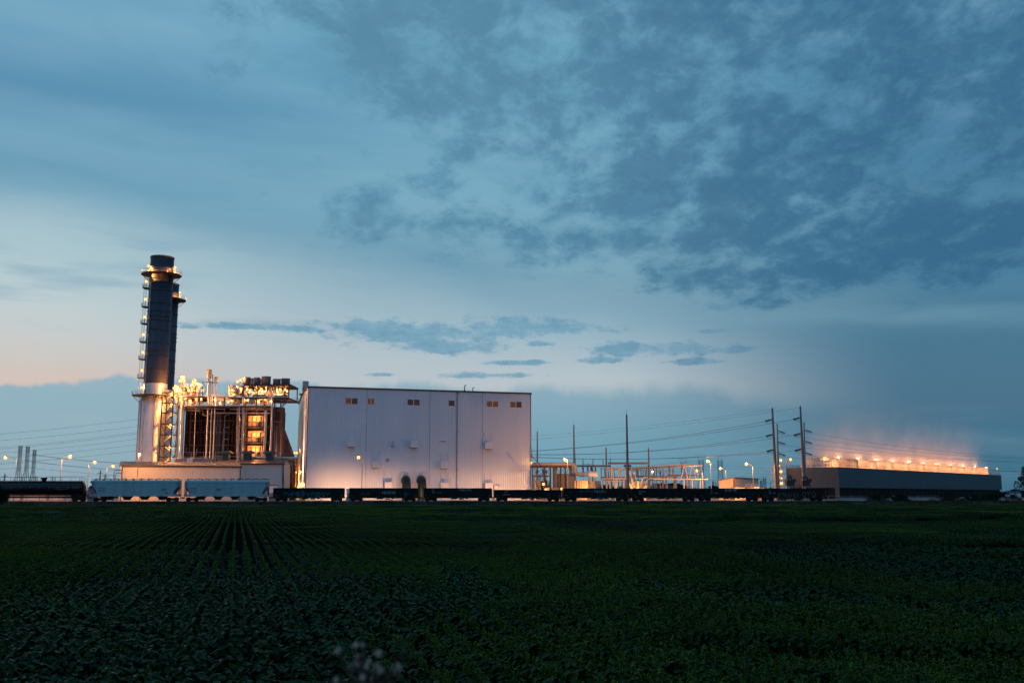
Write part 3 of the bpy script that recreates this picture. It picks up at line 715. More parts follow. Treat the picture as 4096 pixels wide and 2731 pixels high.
    b = MB(); p = P(pc - 40, ptop + 10, D); b.tube((p.x - .3, p.y, zs(plat['top'])), (p.x - .3, p.y, zs(ptop + 8)), .08, 6); b.build('conduit', MT['galv'], t)
chimney(650, 1030, 310, 46, 'nearer and taller of two dark round chimneys, lamps up its side', dict(rings=[1120, 1164, 1216, 1248, 1267, 1284, 1321, 1374, 1406, 1427, 1480], w=2.6, top=1100), True)
chimney(676, 1137, 349, 40, 'farther dark round chimney mostly hidden behind the taller one', dict(rings=[1190, 1258, 1304, 1335, 1350, 1366, 1400, 1445, 1474, 1491], w=2.7, top=1199), False)
# ---------------------------------------------------------------- heat recovery boiler
def V(px, py, D=308): return P(px, py, D)
def vb(m, a, b_, w, D, dep=None, z0=None):   # vertical member between two pixel points at depth D
    p = P(a[0], a[1], D); q = P(b_[0], b_[1], D)
    m.beam(p, q, w, dep or w)
def bxp(m, x0, y0, x1, y1, D, dep):
    p = P(x0, y0, D); q = P(x1, y1, D); r = P(x0, y1, D); s = P(x1, y0, D)
    xa = (p.x + r.x) / 2; xb = (q.x + s.x) / 2; m.box(xa, xb, D, D + dep, q.z, p.z)
def cyl(m, x0, y0, x1, y1, D, n=16, r2=None):      # upright drum from its pixel rectangle
    c = P((x0 + x1) / 2, (y0 + y1) / 2, D); r = (x1 - x0) / 2 * D / FPX; zt, zb = PZ((x0 + x1) / 2, y0, D), PZ((x0 + x1) / 2, y1, D)
    m.lathe([(.01, zb), (r, zb), (r, zt), (r + .08, zt), (r + .08, zt - .25), (r, zt - .25)], (c.x, D, 0), n, True); m.lathe([(r * .9, zt), (r * .9, zt - 1.2), (.01, zt - 1.2)], (c.x, D, 0), n)
BX = P(900, 1975, 308)
bo = thing('boiler', 'tall dark heat recovery boiler with silver pipes, drums and lit decks', 'boiler', (BX.x, 314, GZ))
# stair tower
ST = P(665, 1975, 301); st = thing('stair_tower', 'dark steel stair tower with zigzag flights at the right of the silver chimney base', 'stair tower', (ST.x, 303, GZ))
lv = [1571, 1613, 1651, 1696, 1739, 1784, 1827, 1870, 1912, 1954]
xl0, xr0 = P(655, 1571, 301).x, P(699, 1571, 301).x
zt = [PZ(675, y, 301) for y in lv]; y0_, y1_ = 300.0, 304.0
b = MB()
for xx in (xl0, xr0):
    for yy in (y0_, y1_): b.beam((xx, yy, GZ), (xx, yy, zt[0]), .32)
for z in zt:
    for yy in (y0_, y1_): b.beam((xl0, yy, z), (xr0, yy, z), .26)
    for xx in (xl0, xr0): b.beam((xx, y0_, z), (xx, y1_, z), .2)
b.build('frame', MT['steel_dark'], st)
b = MB()
for i in range(len(zt) - 1):
    xm = (xl0 + xr0) / 2
    b.beam((xl0, y0_ - .05, zt[i]), (xm, y0_ - .05, zt[i + 1]), .12) if i % 2 else b.beam((xr0, y0_ - .05, zt[i]), (xm, y0_ - .05, zt[i + 1]), .12)
    b.beam((xl0, y1_, zt[i]), (xr0, y1_, zt[i + 1]), .12)
b.build('brace', MT['steel_dark'], st)
for i in range(len(zt) - 1):
    a, c = (xl0 + .6, xr0 - .6) if i % 2 else (xr0 - .6, xl0 + .6)
    zm = (zt[i] + zt[i + 1]) / 2
    for (p, q) in (((a, y0_ + 1.2, zt[i + 1]), (c, y0_ + 1.2, zm)), ((c, y0_ + 2.8, zm), (a, y0_ + 2.8, zt[i]))):
        f = MB(); p = Vector(p); q = Vector(q)
        for s in (-.45, .45): f.beam(p + Vector((0, s, 0)), q + Vector((0, s, 0)), .05, .28)
        for k in range(9): c_ = p.lerp(q, (k + .5) / 9); f.box(c_.x - .14, c_.x + .14, c_.y - .43, c_.y + .43, c_.z - .02, c_.z + .02)
        for s in (-.45, .45): f.beam(p + Vector((0, s, 1.0)), q + Vector((0, s, 1.0)), .05)
        f.build('stair_flight', MT['galv'], st)
    f = MB(); f.box(xl0 + .1, xr0 - .1, y0_ + .1, y1_ - .1, zt[i] - .06, zt[i]); 
    if i == 0: f.rail([(xl0, y0_, zt[0]), (xr0, y0_, zt[0])], 1.1, 1)
    f.build('landing', MT['steel_dark'], st)
for a_, b_ in [(686, 1576), (695, 1585), (685, 1616), (686, 1658), (681, 1699), (682, 1743), (677, 1786), (678, 1832)]: p = P(a_, b_, 300.6); lens(st, (p.x, p.y + .4, p.z), .40, w=1300)
# --- casing
D = 312.0
zdk = PZ(900, 1621, 308)      # main deck level
ztop = PZ(900, 1626, D)
cx0, cx1 = P(735, 1800, D).x, P(1128, 1975, D + 4).x
xs = P(976, 1800, D).x; xe = P(1128, 1700, D).x; xk = P(1122, 1640, D).x
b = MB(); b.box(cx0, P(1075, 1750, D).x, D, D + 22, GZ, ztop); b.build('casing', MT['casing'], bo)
b = MB(); xA = P(1075, 1750, D).x; xT = P(1124, 1700, D).x; xB = P(1163, 1826, D).x; zm_ = PZ(1124, 1708, D); zb_ = PZ(1162, 1815, D)
b.prism([(xA, GZ), (xB + .8, GZ), (xB, zb_), (xT, zm_), (xT, ztop), (xA, ztop)], 'y', D + 1.2, D + 5)
for i in range(6): f_ = i / 6; b.box(xT + (xB - xT) * f_, xT + (xB - xT) * f_ + .35, D + 1.0, D + 1.3, zm_ + (zb_ - zm_) * f_ - .1, zm_ + (zb_ - zm_) * f_ + .25)
b.build('inlet_duct', MT['steel_rust'], bo)
b = MB()                       # stiffener grid on the casing
for px in (748, 757, 778, 795, 805, 820, 893, 915, 930, 942, 985, 1048, 1100, 1112):
    x = P(px, 1750, D).x; b.box(x - .22, x + .22, D - .45, D - .003, GZ, ztop - .1)
mat('buckstay', (.035, .022, .024), .9, 0, .3, spec=.05); b.build('buckstays', MT['buckstay'], bo)
b = MB()
for py in (1655, 1682, 1729, 1780, 1825): z = PZ(850, py, D); b.box(cx0, P(960, 1750, D).x, D - .30, D - .004, z - .15, z + .15)
b.build('girts', MT['steel_dark'], bo)
# balcony tower with three lit bays
b = MB(); xa, xb = P(978, 1720, D - 3).x, P(1056, 1720, D - 3).x
for x in (xa, xb): b.box(x - .3, x + .3, D - 3.2, D - 2.6, GZ, ztop + 1)
for py in (1706, 1768, 1829):
    z = PZ(1015, py, D - 3); b.box(xa - 2, xb + 5, D - 3.35, D - 3.2, z - .2, z + .2)
b.build('tower_frame', MT['steel_dark'], bo)
mat('bay_wall', (.30, .22, .16), .6, 0, .25, .8)
for py, lx, ly in ((1706, 1018, 1678), (1768, 1016, 1737), (1827, 1015, 1798)):
    z = PZ(1015, py, D - 3)
    b = MB(); b.box(xa, xb, D - 3.2, D - .1, z - .2, z); o = b.build('balcony', MT['steel_dark'], bo)
    g = MB(); g.rail([(xa + .3, D - 3.15, z), (xb - .3, D - 3.15, z)], 1.2, .9, .05); g.build('railing', MT['galv'], o)
    g = MB(); g.box(xa + .4, xb - .4, D - .5, D - .35, z + .02, z + 3.6); g.build('bay_panel', MT['bay_wall'], o)
    g = MB()
    for k in range(5): x = xa + .4 + (xb - xa - .8) * k / 4; g.box(x - .1, x + .1, D - .75, D - .52, z + .02, z + 3.2)
    g.box(xa + .4, xb - .4, D - .72, D - .52, z + 1.5, z + 1.75); g.build('bay_frame', MT['steel_rust'], o)
    g = MB(); g.tube(((xa + xb) / 2 + 1.3, D - 2.3, z), ((xa + xb) / 2 + 1.3, D - 2.3, z + 1.1), .45, 10); g.ball(((xa + xb) / 2 + 1.3, D - 2.3, z + 1.2), .5, 6); g.tube(((xa + xb) / 2 + .5, D - 2.3, z + .9), ((xa + xb) / 2 + 2.2, D - 2.3, z + .9), .14); g.build('valve', MT['steel_dark'], o)
    p = P(lx, ly, D - 2.4); lens(bo, (p.x, p.y, p.z), .32)
# tall silver downcomers
def pipe(pts, r, m='silver', name='pipe', D=307, n=10):
    q = MB().path([P(a, c, D) for a, c in pts], r, n); return q.build(name, MT[m], bo)
F_ = 308 / FPX
pipe([(712, 1588), (706, 1842)], 4.3 * F_, D=305); pipe([(727, 1588), (720, 1842)], 4.8 * F_, D=305)
pipe([(737, 1625), (728, 1842)], .2, 'steel_rust', D=305)
pipe([(835, 1512), (833, 1620), (824, 1850)], 3.6 * F_); pipe([(851, 1497), (847, 1640), (839, 1850)], 2.2 * F_); pipe([(863, 1522), (861, 1620), (852, 1850)], 3.1 * F_); pipe([(843, 1522), (841, 1625)], 2 * F_)
pipe([(975, 1588), (971, 1720), (966, 1850)], 4.4 * F_, D=306); pipe([(1064, 1641), (1061, 1740), (1055, 1830)], 5.0 * F_, D=306); pipe([(1089, 1590), (1087, 1700), (1081, 1830)], 4.0 * F_, D=306)
for a, c in ((949, 945), (953, 949), (960, 953)): pipe([(a, 1628), (c, 1850)], 1.1 * F_, 'galv', D=306)
pipe([(957, 1628), (957, 1700), (952, 1706), (952, 1718), (957, 1725), (955, 1850)], 1.8 * F_, 'galv', D=305.6)
pipe([(963, 1755), (955, 1756), (953, 1760), (952, 1850)], 2.2 * F_, 'silver', D=305)
for a, c in ((919, 1659), (916, 1709), (913, 1756)): pipe([(a, c), (a - 19 + (1756 - c) * .04, c), (a - 22 + (1756 - c) * .03, c + 5), (a - 26, 1850)], 1.4 * F_, 'galv', D=309)
pipe([(912, 1804), (906, 1804), (905, 1850)], 1.8 * F_, 'silver', D=307)
pipe([(762, 1630), (764, 1650), (755, 1850)], 2.0 * F_, 'steel_rust', D=309); pipe([(783, 1625), (775, 1850)], 1.6 * F_, 'silver', D=308)
pipe([(787, 1796), (787, 1816), (745, 1816), (745, 1790)], 1.1 * F_, 'galv', D=308); pipe([(735, 1640), (812, 1642), (812, 1660), (826, 1662)], 1.8 * F_, 'bus_tube', D=307)
pipe([(830, 1660), (853, 1648)], 1.5 * F_, 'bus_tube', D=306)
pipe([(1127, 1687), (1099, 1686), (1098, 1694), (1095, 1850)], 1.3 * F_, 'galv', D=308); pipe([(800, 1480), (800, 1480.5)], .01, D=308)
# horizontals
pipe([(703, 1631), (900, 1636)], 1.4 * F_, 'galv', D=306); pipe([(862, 1651), (1080, 1652)], 1.6 * F_, 'silver', D=306.4); pipe([(735, 1645), (880, 1646)], 1.2 * F_, 'steel_rust', D=307)
pipe([(918, 1637), (1085, 1638)], 1.3 * F_, 'galv', D=306)
for y_, r_, m_ in ((1590, 2.3, 'silver'), (1596, 1.6, 'bus_tube'), (1601, 1.8, 'silver')): pipe([(860, y_), (925, y_ + 1)], r_ * F_, m_, D=311)
b = MB(); b.path([P(1005, 1830, 300), P(1120, 1830, 300), P(1180, 1831, 300)], 5 * F_, 14); b.build('header_pipe', MT['silver'], bo)
b = MB(); b.path([P(840, 1822, 300), P(1125, 1827, 300)], .06, 6); b.path([P(705, 1832, 299), P(895, 1834, 299)], .13, 8); b.rail([P(715, 1848, 300), P(1005, 1850, 300)], 3.0, 3.5, .05); b.build('low_railing', MT['galv'], bo)
b = MB(); bxp(b, 700, 1835, 852, 1846, 300, 3); b.build('low_platform', MT['steel_grey'], bo)
for a in ((748, 757), (759, 768)): b = MB(); bxp(b, a[0], 1833 + (757 - a[1]) * .4, a[1], 1856, 298, .8); b.build('cabinet', MT['hood'], bo)
# ladder cage
b = MB(); p0, p1 = P(877, 1655, 308), P(868, 1826, 308)
for s in (-.55, .55): b.beam(p0 + Vector((s, 0, 0)), p1 + Vector((s, 0, 0)), .09)
for i in range(46): c = p0.lerp(p1, i / 45); b.beam(c + Vector((-.55, 0, 0)), c + Vector((.55, 0, 0)), .06)
b.build('caged_ladder', MT['steel_grey'], bo)
# --- decks
def deck(x0, x1, py, D0, dep, rail=True, m='steel_rust', th=.45, nm='deck'):
    a, c = P(x0, py, D0), P(x1, py, D0); z = a.z
    q = MB(); q.box(a.x, c.x, D0, D0 + dep, z - th, z); o = q.build(nm, MT[m], bo)
    if rail: g = MB(); g.rail([(a.x, D0 + .05, z), (c.x, D0 + .05, z)], 1.2, 1.6, .05); g.rail([(a.x, D0 + dep - .1, z), (c.x, D0 + dep - .1, z)], 1.2, 2.4, .05); g.build('railing', MT['galv'], o)
    return z
z3 = deck(703, 1082, 1623, 305.5, 10); z2l = deck(703, 808, 1584, 306, 14, True, 'steel_rust', .5); z2r = deck(917, 1156, 1589, 306, 14, True, 'steel_dark', .55); deck(808, 917, 1586, 316, 6, True, 'steel_rust', .4)
ztopf = PZ(1060, 1540, 307)
b = MB(); xa, xb = P(974, 1540, 307).x, P(1159, 1540, 307).x
for yy in (307, 313, 319):
    b.beam((xa, yy, ztopf), (xb, yy, ztopf), .35, .4)
for px in (974, 1030, 1088, 1156):
    x = P(px, 1560, 307).x
    b.beam((x, 307, z2r), (x, 307, ztopf), .3); b.beam((x, 319, z2r), (x, 319, ztopf), .3); b.beam((x, 307, ztopf), (x, 319, ztopf), .25)
    for s in (-1, 1):
        if xa <= x + s * 1.8 <= xb: b.beam((x, 307, ztopf - 1.8), (x + s * 1.8, 307, ztopf), .2)
b.build('silencer_frame', MT['steel_dark'], bo)
b = MB()
for px in (738, 800, 900, 1028, 1100, 1124):
    x = P(px, 1600, 306.5).x; b.beam((x, 306.5, z3 - 2 if px < 1090 else GZ), (x, 306.5, z2r), .35)
b.beam(P(1156, 1592, 306.5), P(1126, 1624, 306.5), .25); b.beam(P(1150, 1606, 306.5), P(1124, 1634, 306.5), .2); b.beam(P(1085, 1640, 306.5), P(1126, 1640, 306.5), .4)
b.build('support_columns', MT['steel_dark'], bo)
for i, (x0, x1, y0, y1, dd) in enumerate([(972, 1002, 1509, 1537, 309), (1001, 1015, 1513, 1537, 318), (1016, 1040, 1510, 1538, 309), (1040, 1048, 1515, 1538, 318), (1047, 1083, 1506, 1538, 309), (1092, 1123, 1516, 1539, 309), (1125, 1160, 1514, 1540, 310),
                            (722, 731, 1501, 1530, 309), (733, 741, 1501, 1530, 309), (768, 786, 1516, 1536, 310), (828, 846, 1478, 1513, 307), (857, 873, 1508, 1523, 307)]):
    q = MB(); cyl(q, x0, y0, x1, y1, dd); q.build('silencer', MT['silencer'], bo)
for px, py0, py1 in ((987, 1538, 1590), (1028, 1538, 1585), (1065, 1538, 1586), (1107, 1539, 1586), (1143, 1540, 1590), (726, 1530, 1560), (737, 1530, 1560), (777, 1536, 1560)):
    pipe([(px, py0), (px - .5, py1)], 3.0 * F_, 'silver', 'riser', 309.5)
# drums
def drum(px, py, rp, ln, D0, nm='steam_drum'):
    c = P(px, py, D0); r = rp * D0 / FPX; q = MB(); q.lathe([(.01, -ln - r * .5), (r * .6, -ln - r * .35), (r, -ln), (r, ln), (r * .6, ln + r * .35), (.01, ln + r * .5)], (0, 0, 0), 20)
    q.v = [(c.x + v[0], c.y + v[2], c.z + v[1]) for v in q.v]; q.build(nm, MT['silver'], bo)
drum(725, 1563, 12, 4.5, 311); drum(777, 1567, 8.5, 4.5, 311); drum(962, 1567, 15, 5, 312); 
def hdrum(x0, x1, py, rp, D0):
    a, c = P(x0, py, D0), P(x1, py, D0); r = rp * D0 / FPX; q = MB(); q.path([a, a + Vector((r * .3, 0, 0)), a + Vector((r, 0, 0)), c - Vector((r, 0, 0)), c - Vector((r * .3, 0, 0)), c], [r * .3, r * .8, r, r, r * .8, r * .3], 16); q.build('blowdown_tank', MT['silver'], bo)
hdrum(1008, 1070, 1580, 6, 308); hdrum(1095, 1152, 1581, 6, 308.5); hdrum(918, 948, 1582, 5, 308)
for a in ((1073, 1076), (1080, 1083.5)): b = MB(); bxp(b, a[0], 1550, a[1], 1615, 305, .5); b.build('cable_duct', MT['silencer'], bo)
for a in ((1000, 1008), (1010, 1019)): b = MB(); bxp(b, a[0], 1594, a[1], 1616, 306, 1.2); b.build('cabinet', MT['silencer'], bo)
# busy pipework between the decks
R = random.Random(11)
for (x0, x1, y0, y1, n, dd) in ((705, 808, 1592, 1618, 13, 309), (705, 808, 1545, 1580, 16, 309), (920, 1085, 1594, 1618, 20, 309), (915, 975, 1540, 1583, 12, 308.5), (975, 1150, 1548, 1584, 22, 310.5)):
    for i in range(n):
        xa_ = x0 + R.random() * (x1 - x0); ya_ = y0 + R.random() * (y1 - y0); m_ = R.choice(['silver', 'bus_tube', 'galv', 'steel_rust']); r_ = R.choice([.12, .16, .2, .3]); k = R.random(); d0 = dd + R.random() * 3
        if k < .4: pts = [(xa_, y0), (xa_, y1)]
        elif k < .7: xe_ = min(x1, xa_ + 12 + R.random() * 22); pts = [(xa_, ya_), (xe_, ya_)]
        else: xe_ = min(x1, xa_ + 6 + R.random() * 14); pts = [(xa_, y1), (xa_, ya_), (xe_, ya_), (xe_, y0 + (y1 - y0) * R.random() * .5)]
        pipe(pts, r_, m_, 'pipe', d0, 6)
for (x0, x1, yb, n) in ((705, 805, 1582, 12), (920, 1085, 1586, 16), (1090, 1150, 1586, 6), (705, 1080, 1620, 22)):   # valves and actuators standing on the decks
    for i in range(n):
        px = x0 + R.random() * (x1 - x0); h_ = .5 + R.random() * 1.1; c = P(px, yb, 307 + R.random() * 4); q = MB(); q.tube(c, c + Vector((0, 0, h_)), .14, 6); q.ball(c + Vector((0, 0, h_ + .2)), .28 + .15 * R.random(), 5)
        q.tube(c + Vector((-.6, 0, h_ * .5)), c + Vector((.6, 0, h_ * .5)), .12, 6); q.build('valve', MT[R.choice(['silver', 'steel_dark', 'steel_rust'])], bo)
# upper little platforms and antenna frame
deck(710, 752, 1548, 309, 3, True, 'steel_dark', .2, 'upper_platform'); deck(762, 800, 1547, 309, 3, True, 'steel_dark', .2, 'upper_platform'); deck(935, 972, 1545, 308, 4, True, 'steel_dark', .2, 'upper_platform')
b = MB(); b.box(xa - .3, xb + .3, 306.8, 319.5, ztopf + .22, ztopf + .3); b.build('silencer_light_shield', MT['steel_dark'], bo)  # added plate that keeps the deck lamps' light off the silencers
b = MB(); b.path([P(809, 1600, 306), P(809, 1528, 306), P(870, 1530, 306)], .16, 4); b.beam(P(811, 1530, 306), P(828, 1556, 306), .1); b.beam(P(811, 1580, 306), P(828, 1560, 306), .1); b.build('pipe_guide_frame', MT['steel_dark'], bo)
for a_, b_ in [(719, 1523), (728, 1514), (772, 1536), (780, 1525), (783, 1532), (750, 1548), (796, 1551), (810, 1560), (704, 1593), (742, 1594), (806, 1597), (950, 1526), (962, 1520), (964, 1553), (917.5, 1562), (923, 1592), (926, 1603), (913, 1607), (999, 1561), (996, 1570), (1045, 1555), (1039, 1563), (1121, 1558), (1112, 1575), (1148, 1564), (1031, 1567), (1045, 1595), (1034, 1607), (1061, 1598), (712, 1560), (735, 1570), (765, 1575), (788, 1562), (722, 1600), (760, 1603), (785, 1598), (935, 1575), (978, 1572), (1018, 1574), (1075, 1572), (990, 1600), (1075, 1606), (860, 1598), (880, 1612)]:
    p = P(a_, b_, 306.6 if b_ > 1590 else 308.0); lens(bo, (p.x, p.y, p.z), .36, w=600 if b_ > 1590 else 480)
# pipe rack between the boiler and the hall
pr = thing('pipe_rack', 'lit pipe rack in the narrow gap between boiler and hall', 'pipe rack', P(1158, 1975, 330) * 1)
pr.location.z = GZ; MATS[pr.name] = Matrix.Translation(pr.location)
b = MB()
for px in (1137, 1160, 1184): x = P(px, 1900, 328).x; b.beam((x, 328, GZ), (x, 328, PZ(px, 1835, 328)), .3); b.beam((x, 334, GZ), (x, 334, PZ(px, 1835, 328)), .3)
for py in (1838, 1862, 1888, 1912, 1935): z = PZ(1160, py, 328); b.beam((P(1135, 1900, 328).x, 328, z), (P(1188, 1900, 328).x, 328, z), .25)
b.build('frame', MT['steel_rust'], pr)
for py, r_ in ((1834, .5), (1846, .25), (1857, .3), (1872, .35), (1897, .3), (1905, .22), (1928, .4), (1941, .25)):
    a, c = P(1133, py, 330), P(1190, py, 330); MB().tube(a, c, r_, 8).build('pipe', MT[R.choice(['silver', 'bus_tube', 'steel_rust'])], pr)
b = MB(); bxp(b, 1132, 1850, 1188, 1975, 338, 1); b.build('backing_panel', MT['steel_rust'], pr)
b = MB()
for i in range(12): px = 1136 + R.random() * 50; py = 1865 + R.random() * 85; c = P(px, py, 329); b.cbox(c, .5, .5, .8)
b.build('junction_boxes', MT['steel_rust'], pr)
for a_, b_ in [(1178, 1811), (1188, 1811)]: p = P(a_, b_, 326); lens(pr, (p.x, p.y, p.z), .3, w=3200); MB().tube((p.x, p.y, PZ(1160, 1838, 328)), p, .05, 6).build('lamp_post', MT['galv'], pr)
for a_, b_ in [(1169, 1940), (1178, 1937), (1185, 1888), (1145, 1948)]: p = P(a_, b_, 326); lens(pr, (p.x, p.y, p.z), .22, w=800)
b = MB()      # dark cable ladder at the corner of the grey shed
for s in (0, 6): b.beam(P(1128 + s, 1835, 289), P(1130 + s, 1975, 289), .12)
for i in range(18): b.beam(P(1128, 1838 + i * 7.5, 289), P(1136, 1838 + i * 7.5, 289), .08)
b.build('cable_ladder', MT['steel_dark'], pr)

for k_, (fx, fy, fz, e_) in enumerate(((-78.5, 309.5, 9.0, 26000), (-80.0, 322.0, 14.0, 26000))):   # added floodlights, unseen from the field, to brighten the hall's end wall
    MB().box(fx - .3, fx - .05, fy - .25, fy + .25, fz - .25, fz + .25).build('floodlight', MT['steel_dark'], pr)
    l = bpy.data.lights.new('flood', 'SPOT'); l.energy = e_; l.color = (1, .66, .48); l.spot_size = radians(130); l.spot_blend = .8; l.shadow_soft_size = .1
    o = bpy.data.objects.new('flood', l); COL.objects.link(o); o.location = (fx, fy, fz); o.rotation_euler = (Vector((-66, fy + 3, 20)) - Vector((fx, fy, fz))).to_track_quat('-Z', 'Y').to_euler()
# ---------------------------------------------------------------- pole lamps
def pole_lamp(hx_, hy, px, ybase, Y, label, r=.46, top=None, w=None, name='street_lamp', group='lit lamps on poles around the plant', zb=None, mt='lamp_glow'):
    H = P(hx_, hy, Y); B = P(px, 1975, Y); zb = GZ if zb is None else zb
    t = thing(name, label, 'lamp', (B.x, Y, zb), 0, group)
    ztop = H.z - (.9 if abs(H.x - B.x) > .8 else .1)
    MB().tube((B.x, Y, zb), (B.x, Y, ztop), .13, 8, .08).build('pole', MT['galv'], t)
    dx = H.x - B.x; s = 1 if dx > 0 else -1
    a = MB(); a.path([(B.x, Y, ztop - .1), (B.x + dx * .25, Y, ztop + .55), (B.x + dx * .6, Y, H.z + .08), (H.x - s * .35, Y, H.z + .12)], .055, 6)
    a.build('arm', MT['steel_dark'], t)
    h = MB(); h.ball((H.x, Y, H.z + .30), .42, 6, 1.25, .8, .35); h.build('lamp_head', MT['steel_dark'], t)
    lens(t, (H.x, Y, H.z - .02 - r * .35), r, mt, 'lamp', w or 11000)
    return t
pole_lamp(22, 1828, 57, 0, 300, 'leftmost lit street lamp, its arm reaching left above the tank wagon', w=7000)
pole_lamp(280, 1825, 238, 0, 280, 'lit street lamp with the largest star, in front of the left wires', w=9000)
pole_lamp(380, 1847, 348, 0, 330, 'lit street lamp between the tank wagon end and the first hopper', w=4500)
pole_lamp(453, 1863, 423, 0, 370, 'lit street lamp just left of the long tan shed', w=4500)
pole_lamp(558, 1817, 546, 0, 255, 'thin lamp pole standing in front of the left end of the tan shed', .36, w=4200)
pole_lamp(1434, 1827, 1446, 0, 268, 'lone thin lamp pole in front of the big white hall', .42, w=900)
pole_lamp(2261, 1837, 2271, 0, 300, 'lit lamp pole in front of the transformer fire wall', .45, w=4200)
pole_lamp(2610, 1886, 2620, 0, 420, 'small lit lamp among the switchyard posts', .45)
pole_lamp(2787, 1881, 2811, 0, 380, 'lit lamp at the right end of the switchyard, on a curved arm', .45, w=2500)
pole_lamp(2830, 1843, 2846, 0, 350, 'tall lit lamp between two lattice towers right of the switchyard', .45)
pole_lamp(2881, 1872, 2906, 0, 430, 'lit lamp in front of the third big lattice tower, behind the switch house', .5)
pole_lamp(2985, 1854, 3015, 0, 330, 'lit lamp in front of the cream switch house', .45, w=12000)
p = P(2174, 1933, 310); pole_lamp(2174, 1933, 2175, 0, 310, 'short lit lamp among the transformers under the pipe bridge', .42)
for i, (px, py, Y, lb) in enumerate([(2183, 1958, 290, 'bright low floodlight just above the low gondola, under the pipe bridge'), (2193, 1959, 292, 'small low floodlight right beside the brighter one under the pipe bridge'), (2247, 1955, 282, 'bright floodlight in the gap between two gondolas before the transformers')]):
    p = P(px, py, Y); t = thing('floodlight', lb, 'floodlight', (p.x, Y, GZ), 0, 'low floodlights in the yard')
    MB().tube((p.x, Y, GZ), (p.x, Y, p.z - .3), .09, 8).build('post', MT['galv'], t); MB().box(p.x - .35, p.x + .35, Y - .3, Y + .4, p.z + .42, p.z + .6).build('housing', MT['steel_dark'], t)
    lens(t, (p.x, Y, p.z), .38 if i != 1 else .25, 'lamp_glow', w=[2600, 700, 2600][i])
# floodlights of the hall front, half hidden behind the wagons
HN = Vector((sin(HA), -cos(HA), 0))
def hall_flood(px, dist, zz, e, ang, aim_px, aim_py, blend=.5, lab=''):
    x, z = hx(px, 1950); base = HO + Matrix.Rotation(HA, 3, 'Z') @ Vector((x, -dist, 0))
    t = thing('floodlight', lab, 'floodlight', base, HA, 'low floodlights in the yard')
    MB().tube((0, 0, 0), (0, 0, zz - .2), .08, 8).build('post', MT['galv'], t, True)
    MB().box(-.3, .3, -.25, -.05, zz - .25, zz + .2).build('housing', MT['steel_dark'], t, True)
    l = bpy.data.lights.new('flood', 'SPOT'); l.energy = e; l.color = (1, .44, .19); l.spot_size = radians(ang); l.spot_blend = blend; l.shadow_soft_size = .12
    o = bpy.data.objects.new('flood', l); COL.objects.link(o); pos = base + Vector((0, 0, zz)) + Matrix.Rotation(HA, 3, 'Z') @ Vector((0, .1, 0)); o.location = pos
    ax, az_ = hx(aim_px, aim_py); tgt = HO + Matrix.Rotation(HA, 3, 'Z') @ Vector((ax, 0, az_))
    o.rotation_euler = (tgt - pos).to_track_quat('-Z', 'Y').to_euler()
for i_, (px_, e_) in enumerate(((1275, 2300), (1350, 3200), (1440, 3000), (1545, 2600), (1640, 1500), (1740, 1500), (1850, 1700), (1950, 2400), (2050, 2700), (2100, 2000))):
    hall_flood(px_, 9.5, 1.3, e_ * 1.0, 98, px_, 1958, .85, 'ground floodlight ' + ['at the left corner of the hall', 'left of the lone lamp pole before the hall', 'under the lone lamp pole before the hall', 'before the leftmost low hood of the hall', 'before the left green elbow duct', 'before the right green elbow duct', 'below the hall downpipe', 'before the rightmost low hood of the hall', 'before the right end boxes of the hall', 'at the right corner of the hall'][i_])
# ---------------------------------------------------------------- pipe bridge and transformers
pb = thing('pipe_bridge', 'fat pipe on steel trestles leading from the hall to the transformers', 'pipe bridge', (P(2220, 1975, 312).x, 312, GZ))
a = P(2127, 1857, 312); c = P(2298, 1857, 312)
r_ = 8 * 312 / FPX
b = MB(); zc = a.z; b.path([a, (c.x - .6, 312, zc), (c.x - .1, 312, zc - .1), (c.x + .3, 312, zc - .7), (c.x + .35, 312, zc - 1.4), (c.x + .35, 312, PZ(2298, 1886, 312)), (c.x + .6, 312, PZ(2298, 1893, 312)), (c.x + 1.2, 312, PZ(2298, 1900, 312) + .3), (P(2324, 1900, 312).x, 312, PZ(2298, 1901, 312) + .3)], r_, 18)
b.build('duct_pipe', MT['transformer'], pb)
b = MB(); b.tube((P(2322, 1900, 312).x, 312, PZ(2322, 1901, 312) + .3), (P(2339, 1900, 312).x, 312, PZ(2322, 1901, 312) + .3), r_ * 1.25, 18); b.build('end_bell', MT['transformer'], pb)
for q_ in (.45, .8): b = MB(); x = a.x + (c.x - a.x) * q_; b.tube((x, 312, zc), (x + .25, 312, zc), r_ + .12, 18); b.build('flange', MT['steel_grey'], pb)
b = MB(); zt_ = PZ(2200, 1866, 312)
b.beam((a.x - .5, 310.6, zt_), (c.x - 1, 310.6, zt_), .5, .5); b.beam((a.x - .5, 313.4, zt_), (c.x - 1, 313.4, zt_), .5, .5)
cols = [2131, 2178, 2202, 2243, 2262]
for px in cols:
    x = P(px, 1975, 312).x
    for yy in (310.6, 313.4): b.beam((x, yy, GZ), (x, yy, zt_), .42 if px in (2178, 2202) else .3)
b.beam((P(2127, 1904, 312).x, 310.6, PZ(2150, 1904, 312)), (P(2202, 1904, 312).x, 310.6, PZ(2150, 1904, 312)), .35)
b.build('trestle', MT['steel_rust'], pb)
b = MB(); zl = PZ(2150, 1904, 312)
for pa_, pb_ in ((2131, 2178), (2178, 2131), (2178, 2202), (2202, 2178)): b.beam((P(pa_, 1975, 312).x, 310.5, zl), (P(pb_, 1975, 312).x, 310.5, zt_), .14); b.beam((P(pa_, 1975, 312).x, 310.5, GZ), (P(pb_, 1975, 312).x, 310.5, zl), .14)
